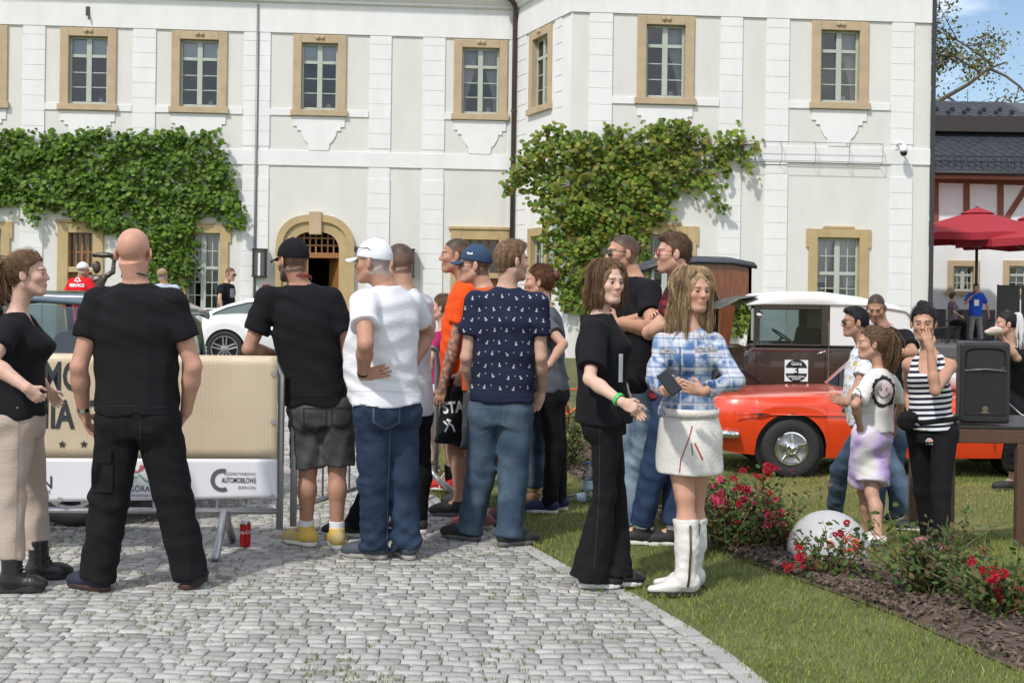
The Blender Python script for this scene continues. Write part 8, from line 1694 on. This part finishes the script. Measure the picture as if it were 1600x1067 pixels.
tan = build_person('person in rolled jeans and tan shoes behind the navy t-shirt', dict(h=1.58, fem=True, lf=(838, 790), rf=(815, 782), phi=-85, head=(838, 470, 0), nb=(838, 500), pv=(838, 612), hyaw=-90, le=(838, 550, 1), lw=(838, 590, 1), re=(838, 550, 1), rw=(838, 590, 1), lk=(836, 700), rk=(815, 700), lt=-80, rt=-80, skin=T1, hair='brown', fine=1.4, shirt=dict(m=C_grey, sleeve=.6, hem=.0, ease=.014), pants=dict(m=C_jeanm, length=.92, ease=.022, name='rolled_jeans'), shoe=dict(up_m=mat('tan_suede', (.36, .20, .11), .85), sole_m=R_grey), hairdo=dict(style='short', col='brown', t=.01)))
# ------------------------------------------------------------------ statue, far barrier, guests, prints and accessories
EX = [Vector((1, 0, 0)), Vector((0, 1, 0)), Vector((0, 0, 1))]
sA_ = at(152, 448, 27.5); BR = mat('bronze', (.10, .085, .07), .45, metal=.7, var=.2, vscale=12); stt = thing('bronze_statue', 'dark bronze statue with raised arm beside the oak side door', 'statue')
H_ = lambda x, z, y=0.: sA_ + Vector((x, y, z))
sdf_mesh('figure', [lft(H_(0, -.35), H_(0, .25), (1, 0, 0), (1, 0, 0), [(0, .17, .13, 0), (.5, .14, .11, 0), (.85, .19, .12, 0), (1, .1, .08, 0)], .05), ell(H_(-.02, .42), EX, (.09, .1, .13), .05), cap(H_(.15, .2), H_(.33, .32), .06, .05, .04), cap(H_(.33, .32), H_(.36, .58), .05, .04, .03), ell(H_(.12, .68), EX, (.26, .12, .06), .06), cap(H_(.36, .58), H_(.28, .66), .04, .04, .03), cap(H_(-.16, .2), H_(-.26, -.05), .055, .045, .04), cap(H_(-.26, -.05), H_(-.1, -.15), .045, .04, .03), cap(H_(-.08, -.35), H_(-.1, -1.2), .09, .06, .05), cap(H_(.08, -.35), H_(.1, -1.2), .09, .06, .05)], .02, BR, stt, Folds(4, n=6, amp=.006))
mb = MB(); mb.box((sA_.x, sA_.y, (sA_.z - 1.2) / 2), (.6, .6, max(sA_.z - 1.2, .1))); mb.build('plinth', M_stone, stt, bevel=.02); rebase(stt, (sA_.x, sA_.y, 0))
bar_barrier('far white-grey crowd barrier before the vine-clad window', (at(300, 500, 26).x, 26, 0), (at(345, 500, 26).x, 26, 0), 1.08, .13, None, (.2, .8), 7)
def shrub(px, Y, hgt, lab, seed):
    rng = np.random.default_rng(seed); a = at(px, 480, Y); t = thing('potted_shrub', lab, 'shrub', (a.x, Y, 0)); mb = MB(); mb.lathe([(.15, 0), (.2, .35), (.22, .36), (.18, .36)], 16); mb.build('pot', M_lead, t, smooth_=True); mb = MB(); mb.cyl((0, 0, .3), (0, 0, hgt * .7), .02, n=6); mb.build('trunk', M_bark, t)
    C = rng.normal(0, 1, (500, 3)); C /= np.linalg.norm(C, axis=1, keepdims=True); C = C * np.array([.2, .2, (hgt - .4) / 2]) * rng.random((500, 1)) ** .4 + np.array([0, 0, .4 + (hgt - .4) / 2]); V, F, vc = leaves(C, C - np.array([0, 0, hgt * .6]) + rng.normal(0, .2, (500, 3)), rng.uniform(.06, .11, 500), np.array([.09, .14, .02]) * rng.uniform(.7, 1.5, (500, 1)), OVAL, rng); me = fastmesh('crown', V, F); vcol(me, vc); link('crown', me, M_leaf, t, kind='stuff')
shrub(432, 30.5, 1.55, 'small yellow-green potted shrub left of the portal', 2); shrub(409, 31.5, 1.2, 'dark potted shrub under the fire sign', 3)
guest = build_person('guest sitting in the dark terrace chair', dict(h=1.65, fem=True, Y=37.3, lf=(1503, 533), rf=(1506, 533), fz=1, phi=85, head=(1489, 464, 0), nb=(1488, 471), pv=(1488, 503), hyaw=85, le=(1491, 486, 1), lw=(1500, 492, 1), re=(1491, 488, -1), rw=(1501, 494, -1), lk=(1506, 505, 0, .2), rk=(1507, 506, 0, -.2), lt=85, rt=85, skin=T1, hair='brown', fine=2.4, shirt=dict(m=cloth('mauve', (.16, .11, .14)), sleeve=.7, hem=.0, ease=.02), pants=dict(m=C_blackp, ease=.02), shoe=dict(up_m=R_black, sole_m=R_black), hairdo=dict(style='short', col='brown', t=.016)))
def cam_dec(c, key, vf, px, py, m, nm, dy=0., off=.004, sub=.012, tilt=0., par=None):
    """print facing the camera centred on a pixel"""
    O = at(px, py, c['Y'] + dy); ct, st_ = math.cos(R(tilt)), math.sin(R(tilt)); d = (O - Vector((0, 0, CAMZ))).normalized()
    with late(c): return decal(c[key], vf[0], vf[1], O, (ct, 0, st_), (-st_, 0, ct), d, m, nm, c['root'], off, sub)
def quad(w, h): return np.array([(-w / 2, -h / 2), (w / 2, -h / 2), (w / 2, h / 2), (-w / 2, h / 2)]), [[0, 1, 2, 3]]
def line2(pts, w):
    V = []; F = []
    for i, (x, y) in enumerate(pts):
        a = pts[max(i - 1, 0)]; b = pts[min(i + 1, len(pts) - 1)]; dx, dy = b[0] - a[0], b[1] - a[1]; l = math.hypot(dx, dy) + 1e-9; V += [(x - dy / l * w, y + dx / l * w), (x + dy / l * w, y - dx / l * w)]
        if i: F.append([2 * i - 2, 2 * i - 1, 2 * i + 1, 2 * i])
    return np.array(V), F
# anchors on the navy t-shirt
def anchor(x, y, s): 
    vf = merge2d(line2([(0, -.45), (0, .3)], .07), ringpoly(.10, .2, 10, c=(0, .42)), line2([(.42 * math.cos(R(a)), -.1 + .42 * math.sin(R(a))) for a in range(200, 341, 20)], .08), line2([(-.2, .15), (.2, .15)], .05)); a_ = random.uniform(-.6, .6); return vf[0] @ np.array([[math.cos(a_), math.sin(a_)], [-math.sin(a_), math.cos(a_)]]) * s + np.array([x, y]), vf[1]
an_ = []
for j in range(9):
    for i in range(7):
        x, y = (i - 3) * .084 + (j % 2) * .042 + random.uniform(-.008, .008), (j - 4) * .066 + random.uniform(-.007, .007); an_.append(anchor(x, y, .018)); an_.append(ringpoly(0.0005, .003, 6, c=(x + .039, y + .01)))
cam_dec(navy, 'shirt_o', merge2d(*an_), 782, 535, WHITEP, 'anchor_print', sub=.03)['kind'] = 'stuff'
# seams, pockets
STI = mat('denim_stitch', (.10, .12, .16), .9); STB = mat('dark_stitch', (.021, .021, .023), .9); GOLDS = mat('tan_stitch', (.22, .17, .11), .9)
pk = [(-.07, .07), (.07, .07), (.068, -.05), (0, -.085), (-.068, -.05), (-.07, .07)]
def pocket(c, px, py, m, s=1.0, tilt=0.): 
    P_ = [(x * s, y * s) for x, y in pk]; cam_dec(c, 'pants_o', merge2d(line2(P_, .0022), line2([(x * .93, y * .93) for x, y in P_], .0014)), px, py, m, 'pocket_seam', off=.003, tilt=tilt)
pocket(navy, 752, 655, STI); pocket(navy, 806, 652, STI); pocket(whitecap, 604, 645, STI, 1.05); pocket(capman, 492, 656, STB, .95); pocket(capman, 533, 652, STB, .8)
cam_dec(navy, 'pants_o', line2([(0, .07), (0.005, 0), (0, -.10)], .002), 779, 665, STI, 'centre_seam', off=.003); cam_dec(navy, 'pants_o', line2([(-.19, 0), (.19, 0)], .003), 781, 629, STI, 'yoke_seam', off=.003)
cam_dec(whitecap, 'pants_o', line2([(.01, .34), (0, 0), (.0, -.36)], .0022), 606, 765, STI, 'side_seam', off=.003); cam_dec(girl, 'pants_o', line2([(0, .36), (.0, 0), (-.02, -.36)], .002), 936, 780, STB, 'side_seam', off=.003)
cam_dec(lady, 'pants_o', line2([(0, .36), (.0, 0), (-.01, -.36)], .002), 28, 775, mat('beige_stitch', (.30, .24, .2), .9), 'side_seam', off=.003)
cam_dec(bald, 'pants_o', quad(.085, .07), 160, 712, C_blackp, 'cargo_flap', off=.014); cam_dec(bald, 'pants_o', quad(.10, .15), 160, 745, C_blackp, 'cargo_pocket', off=.008); cam_dec(bald, 'pants_o', line2([(0, .07), (0, -.08)], .002), 219, 680, STB, 'centre_seam', off=.003)
for c, hpx, hpy, w_ in ((bald, 213, 636, .44), (capman, 500, 618, .36), (navy, 782, 619, .46), (whitecap, 600, 612, .40)): cam_dec(c, 'shirt_o', line2([(-w_ / 2, 0), (0, .004), (w_ / 2, 0)], .0012), hpx, hpy, STB if c is not whitecap else mat('grey_stitch', (.5, .5, .52), .9), 'hem_seam', off=.0025)
cam_dec(bald, 'shirt_o', line2([(-.20, -.02), (-.08, .03), (.08, .03), (.20, -.02)], .0012), 212, 462, STB, 'shoulder_seam', off=.0025)
# lettering on the black shorts, logo on leggings, smileys
V2, F2 = textmesh('STA', .10, bold=.004, sx=.8); cam_dec(orange, 'pants_o', (V2, F2), 708, 637, WHITEP, 'shorts_lettering', tilt=6); V2, F2 = textmesh('MMA', .05, bold=.004, sx=.6); 
cam_dec(orange, 'pants_o', merge2d(line2([(-.03, .03), (0, 0), (-.02, -.04)], .006), line2([(0, .02), (.03, 0), (.045, -.04)], .006), line2([(-.01, .04), (.02, .03)], .008)), 700, 665, WHITEP, 'shorts_figure')
ORL = mat('logo_orange', (.75, .22, .12), .6)
cam_dec(striped, 'pants_o', ringpoly(.0, .022, 14, 0, math.pi), 1452, 690, WHITEP, 'logo_dome', dy=-.1, sub=.006); cam_dec(striped, 'pants_o', merge2d(ringpoly(.006, .017, 6, R(10), R(60)), ringpoly(.006, .017, 6, R(65), R(115)), ringpoly(.006, .017, 6, R(120), R(170))), 1452, 690, ORL, 'logo_segment', dy=-.1, off=.0055, sub=.006)
V2, F2 = textmesh('ellesse', .016, bold=.0005); cam_dec(striped, 'pants_o', (V2, F2), 1452, 693.5, WHITEP, 'logo_lettering', dy=-.1, sub=.01)
def smiley(s, eyes=True):
    L = [line2([(-.30 * s, .25 * s), (-.22 * s, .32 * s)], .025 * s), line2([(.22 * s, .32 * s), (.30 * s, .25 * s)], .025 * s), line2([(-.22 * s, .05 * s), (-.20 * s, .20 * s)], .05 * s), line2([(.20 * s, .05 * s), (.22 * s, .20 * s)], .05 * s), line2([(.5 * s * math.cos(R(a)), .5 * s * math.sin(R(a)) * 1.1) for a in range(200, 341, 14)], .04 * s), line2([(-.55 * s, -.12 * s), (-.42 * s, -.18 * s)], .03 * s), line2([(.42 * s, -.18 * s), (.55 * s, -.12 * s)], .03 * s)]
    return L
def fuzzy_ring(r0, r1, n, sy, seed):
    rg = np.random.default_rng(seed); V = []; F = []
    for i in range(n): a = 2 * math.pi * i / n; ro = r1 * rg.uniform(.9, 1.12); V += [(r0 * math.cos(a), r0 * sy * math.sin(a)), (ro * math.cos(a), ro * sy * math.sin(a))]
    for i in range(n): j = (i + 1) % n; F.append([2 * i, 2 * i + 1, 2 * j + 1, 2 * j])
    return np.array(V), F
cam_dec(child, 'shirt_o', fuzzy_ring(.060, .076, 60, 1.3, 2), 1381, 612, INK, 'smiley_outline', dy=.0); cam_dec(child, 'shirt_o', merge2d(*smiley(.075)), 1381, 611, INK, 'smiley_face'); cam_dec(child, 'shirt_o', merge2d(ringpoly(.042, .048, 24), *smiley(.05)), 1334, 617, INK, 'sleeve_smiley')
cam_dec(girl, 'shirt_o', quad(.02, .14), 970, 575, WHITEP, 'white_print', dy=-.05)
cam_dec(farman, 'shirt_o', quad(.12, .18), 364, 458, mat('grey_print', (.25, .26, .28), .8), 'shirt_print'); V2, F2 = textmesh('SERVICE', .07, bold=.004); cam_dec(redj, 'shirt_o', (V2, F2), 120, 446, WHITEP, 'jacket_lettering'); cam_dec(redj, 'shirt_o', merge2d(line2([(-.05, -.03), (0, .05), (.05, -.03)], .012), line2([(-.02, -.03), (.02, -.03)], .012)), 121, 437, WHITEP, 'jacket_emblem')
cam_dec(polo, 'shirt_o', quad(.14, .18), 1526, 473, WHITEP, 'name_badge', off=.01, sub=.05)
# caps
def swoosh(s): P_ = [(-.5, .05), (-.42, -.12), (-.25, -.17), (0, -.10), (.5, .16), (0, -.02), (-.22, -.07), (-.36, -.03)]; return np.array(P_) * s, [[0, 1, 2, 6, 7], [2, 3, 5, 6], [3, 4, 5]]
for c, px, py, vf, m_ in ((capman, 479, 404, swoosh(.03), WHITEP), (bluecap, 734, 396, textmesh('Tacti', .018, bold=.001), WHITEP)):
    tgt = [o for o in c['root'].children if o.name.startswith('cap')]
    if tgt: c['cap_o'] = tgt[0]; cam_dec(c, 'cap_o', vf, px, py, m_, 'cap_logo', off=.003)
shs = [o for o in redgl['root'].children if o.name.startswith('shoe')]
for o in shs: redgl['sh_o'] = o; P_ = np.array([v.co for v in o.data.vertices]).mean(0); dx = P_[0] / P_[1]; px = 800 + dx * FPX; cam_dec(redgl, 'sh_o', swoosh(.11), px + 3, 851, WHITEP, 'shoe_stripe', off=.003)
shs = [o for o in sung['root'].children if o.name.startswith('shoe')]
for o in shs: sung['sh_o'] = o; P_ = np.array([v.co for v in o.data.vertices]).mean(0); px = 800 + P_[0] / P_[1] * FPX; cam_dec(sung, 'sh_o', merge2d(*[line2([(-.03 + .022 * i, -.025), (-.015 + .022 * i, .03)], .005) for i in range(3)]), px, 829, WHITEP, 'shoe_stripe', off=.003)
# blond woman: boots, belt, zips, phone, dark yoke trims
with late(curly):
    for q in 'lr':
        a, k = curly['an'][q], curly['kn'][q]; t = curly['g'](q + 't'); d, sd_ = U(t), U(t + 90); z0 = (curly['lf'] if q == 'l' else curly['rf']).z; up = UPV; o_ = Vector((a.x, a.y, z0)); top = a.lerp(k, .72); ax = (top - a).normalized()
        pr = [cap(a, a.lerp(k, .40) - d * .012, .050, .060, .03), cap(a.lerp(k, .38) - d * .012, top + ax * .05, .060, .064, .02, cut=(top, ax)), cap(o_ - d * .03 + up * .05, o_ + d * .07 + up * .045, .040, .036, .03), cap(o_ + d * .06 + up * .036, o_ + d * .17 + up * .028, .034, .017, .02), cap(o_ - d * .035 + up * .06, a, .038, .048, .03)]
        p = Prim(lambda P, z=z0: z + .016 - P[..., 2], _np(o_) - 1, _np(o_) + 1, 0, 'cut'); p.hi[2] = z0 + .03; pr.append(p)
        b = sdf_mesh('boot', pr, .0062, W_leather, curly['root'], Folds(5, (0, 0, 1), 7, (.03, .08), .5, .0011))
        mb = MB(); mb.tube([top - d * .0 - sd_ * 0 + Vector((.018, -.066, -.02)), a.lerp(k, .35) + Vector((.02, -.064, 0)), a + Vector((.012, -.056, .01)), a + Vector((.006, -.052, -.03))], .006, 6); mb.build('boot_zip', mat('brass_zip', (.09, .055, .03), .5, metal=.4), curly['root'], smooth_=True)
        mb = MB(); mb.prism([o_ - d * .07 + sd_ * .03, o_ + d * .06 + sd_ * .04, o_ + d * .185 + sd_ * .008, o_ + d * .185 - sd_ * .008, o_ + d * .06 - sd_ * .04, o_ - d * .07 - sd_ * .03], up * .016); mb.build('boot_sole', R_black, curly['root'])
    pv = curly['pv']; n = 36; hw, dd = curly['TP'][1][1] + .026, curly['TP'][1][2] + .03
    lath, frh = curly['lath'], curly['frh']
    def ringp(z, g): return [pv + UPV * z + lath * (hw * .86 + g) * math.cos(2 * math.pi * i / n) + frh * (dd * .90 + g) * math.sin(2 * math.pi * i / n) for i in range(n)]
    mb = MB(); mb.loft([ringp(.060, .002), ringp(.060, .008), ringp(.100, .008), ringp(.100, .002)], cap=False); mb.build('belt', W_leather, curly['root'], smooth_=True)
    ph = (curly['wr']['r'] + Vector((.02, -.09, .03))); mb = MB(); mb.box(at(1046, 598, curly['wr']['r'].y - .075), (.062, .010, .120), Matrix.Rotation(R(-38), 3, 'Y') @ Matrix.Rotation(R(-20), 3, 'X')); mb.build('phone', mat('phone_black', (.012, .012, .014), .15), curly['root'], bevel=.005)
cam_dec(curly, 'skirt_o', line2([(.035, .11), (.02, .05), (-.02, -.06), (-.025, -.12)], .0024), 1070, 700, X_red, 'skirt_zip', off=.004); cam_dec(curly, 'skirt_o', line2([(-.018, .04), (.022, -.04)], .004), 1091, 705, X_red, 'pocket_zip', off=.004); cam_dec(curly, 'skirt_o', line2([(-.018, .04), (-.012, -.02)], .002), 1086, 705, STB, 'pocket_seam', off=.004)
SEQ = mat('sequin_trim', (.02, .02, .02), .3, col2=(.5, .5, .5), vscale=160)
cam_dec(curly, 'shirt_o', quad(.11, .022), 1104, 546, SEQ, 'pocket_trim', tilt=3, dy=-.1); cam_dec(curly, 'shirt_o', quad(.085, .022), 1043, 549, SEQ, 'pocket_trim', tilt=-3, dy=-.1)
cam_dec(curly, 'shirt_o', line2([(0, .12), (.002, 0), (-.006, -.16)], .004), 1062, 580, mat('dark_placket', (.05, .08, .16), .8), 'button_placket', dy=-.1)
cam_dec(curly, 'shirt_o', (np.array([(-.02, .05), (.03, .05), (.012, -.012)]), [[0, 1, 2]]), 1094, 526, C_plaid, 'collar', off=.012, dy=-.1); cam_dec(curly, 'shirt_o', (np.array([(-.03, .05), (.02, .05), (-.012, -.012)]), [[0, 1, 2]]), 1054, 528, C_plaid, 'collar', off=.012, dy=-.1)
# bum bag of the striped woman
with late(striped):
    pv = striped['pv']; lath, frh = striped['lath'], striped['frh']; hw, dd = striped['TP'][2][1] + .022, striped['TP'][2][2] + .024; n = 36; bel = [pv + UPV * (.055 - .03 * math.cos(2 * math.pi * i / n)) + lath * hw * math.cos(2 * math.pi * i / n) + frh * dd * math.sin(2 * math.pi * i / n) for i in range(n + 1)]
    mb = MB(); mb.loft([[p - UPV * .016, p + UPV * .016] for p in bel], closed=False, cap=False); o = mb.build('bag_strap', C_blackp, striped['root'], smooth_=True); md = o.modifiers.new('t', 'SOLIDIFY'); md.thickness = .006
    b0 = at(1416, 658, striped['Y'] - .06); sdf_mesh('bum_bag', [ell(b0, EX, (.055, .05, .062), .02), ell(b0 + Vector((.02, 0, .02)), EX, (.05, .045, .04), .02)], .007, C_blackp, striped['root'], Folds(2, n=5, amp=.003))
# hands hold things
with late(polo):
    w = polo['wr']['r']; mb = MB(); mb.cyl(w + Vector((0, -.05, .06)), w + Vector((.06, -.06, .16)), .018, .026, n=8); mb.build('microphone', K, polo['root'])
with late(dread):
    w = at(1552, 518, dread['wr']['l'].y - .03); sdf_mesh('sandwich', [ell(w, EX, (.085, .05, .03), .02), ell(w + Vector((.02, 0, .015)), EX, (.06, .045, .028), .02)], .009, mat('paper_wrap', (.6, .58, .55), .7, col2=(.45, .25, .12), vscale=14), dread['root'], Folds(3, n=5, amp=.004))
with late(phone):
    w = at(1388, 556, phone['wr']['l'].y - .06); mb = MB(); mb.box(w, (.07, .012, .14), Matrix.Rotation(R(30), 3, 'X')); mb.build('phone', mat('phone_black', (.012, .012, .014), .15), phone['root'], bevel=.004)
def band(c, p, d, r, w, m, nm):
    with late(c):
        d, a, b = basis(d); n = 20; mb = MB(); mb.loft([[p + d * z + (a * math.cos(2 * math.pi * i / n) + b * math.sin(2 * math.pi * i / n)) * (r + (.002 if abs(z) < w * .4 else 0)) for i in range(n)] for z in (-w / 2, -w * .3, w * .3, w / 2)], cap=False); mb.build(nm, m, c['root'], smooth_=True)
band(girl, girl['wr']['r'].lerp(girl['el']['r'], .10), girl['wr']['r'] - girl['el']['r'], .031, .02, mat('green_band', (.05, .45, .10), .5), 'wristband')
band(capman, capman['nb'] + Vector((0, 0, .045)), Vector((.0, .25, 1)), capman['nr'] + .012, .02, mat('red_lanyard', (.25, .02, .03), .7, col2=(.02, .02, .03), vscale=40), 'lanyard'); band(bald, bald['nb'] + Vector((0, 0, .04)), Vector((0, .3, 1)), bald['nr'] + .012, .008, K, 'neck_cord')
# bicycle half hidden behind the rose bush
bc = gnd(905, 690); bike = thing('bicycle', 'bicycle with orange-rimmed wheels half hidden behind the rose bush', 'bicycle', (bc.x, bc.y, bc.z), R(20)); BO = mat('bike_orange', (.55, .12, .02), .35)
for x in (-.36, .36):
    wv_ = thing('bike_wheel', None, None, (x, 0, .26), parent=bike); mb = MB(); mb.lathe([(.235, -.015), (.25, -.012), (.26, 0), (.25, .012), (.235, .015)], 30, Matrix.Rotation(R(90), 3, 'X'), cap=False); mb.build('tyre', TYRE, wv_, smooth_=True); mb = MB(); mb.lathe([(.222, -.01), (.236, -.012), (.236, .012), (.222, .01)], 30, Matrix.Rotation(R(90), 3, 'X'), cap=False); mb.build('rim', BO, wv_, smooth_=True); mb = MB()
    for i in range(16): a = 2 * math.pi * i / 16; mb.cyl((0, 0, 0), (.225 * math.cos(a), 0, .225 * math.sin(a)), .0015, n=4)
    mb.build('spokes', M_wire, wv_, kind='stuff')
for P_ in ([(-.36, 0, .26), (-.12, 0, .28), (.25, 0, .55), (-.2, 0, .52), (-.36, 0, .26)], [(-.12, 0, .28), (-.22, 0, .62)], [(.36, 0, .26), (.27, 0, .5), (.22, 0, .68)]): mb = MB(); mb.tube(P_, .016, 8); mb.build('frame_tube', BO, bike, smooth_=True)
mb = MB(); mb.tube([(.22, -.22, .72), (.22, -.1, .68), (.22, .1, .68), (.22, .22, .72)], .012, 6); mb.build('handlebar', CARBLK, bike, smooth_=True); mb = MB(); mb.box((-.23, 0, .64), (.2, .1, .04)); mb.build('saddle', CARBLK, bike, bevel=.02)
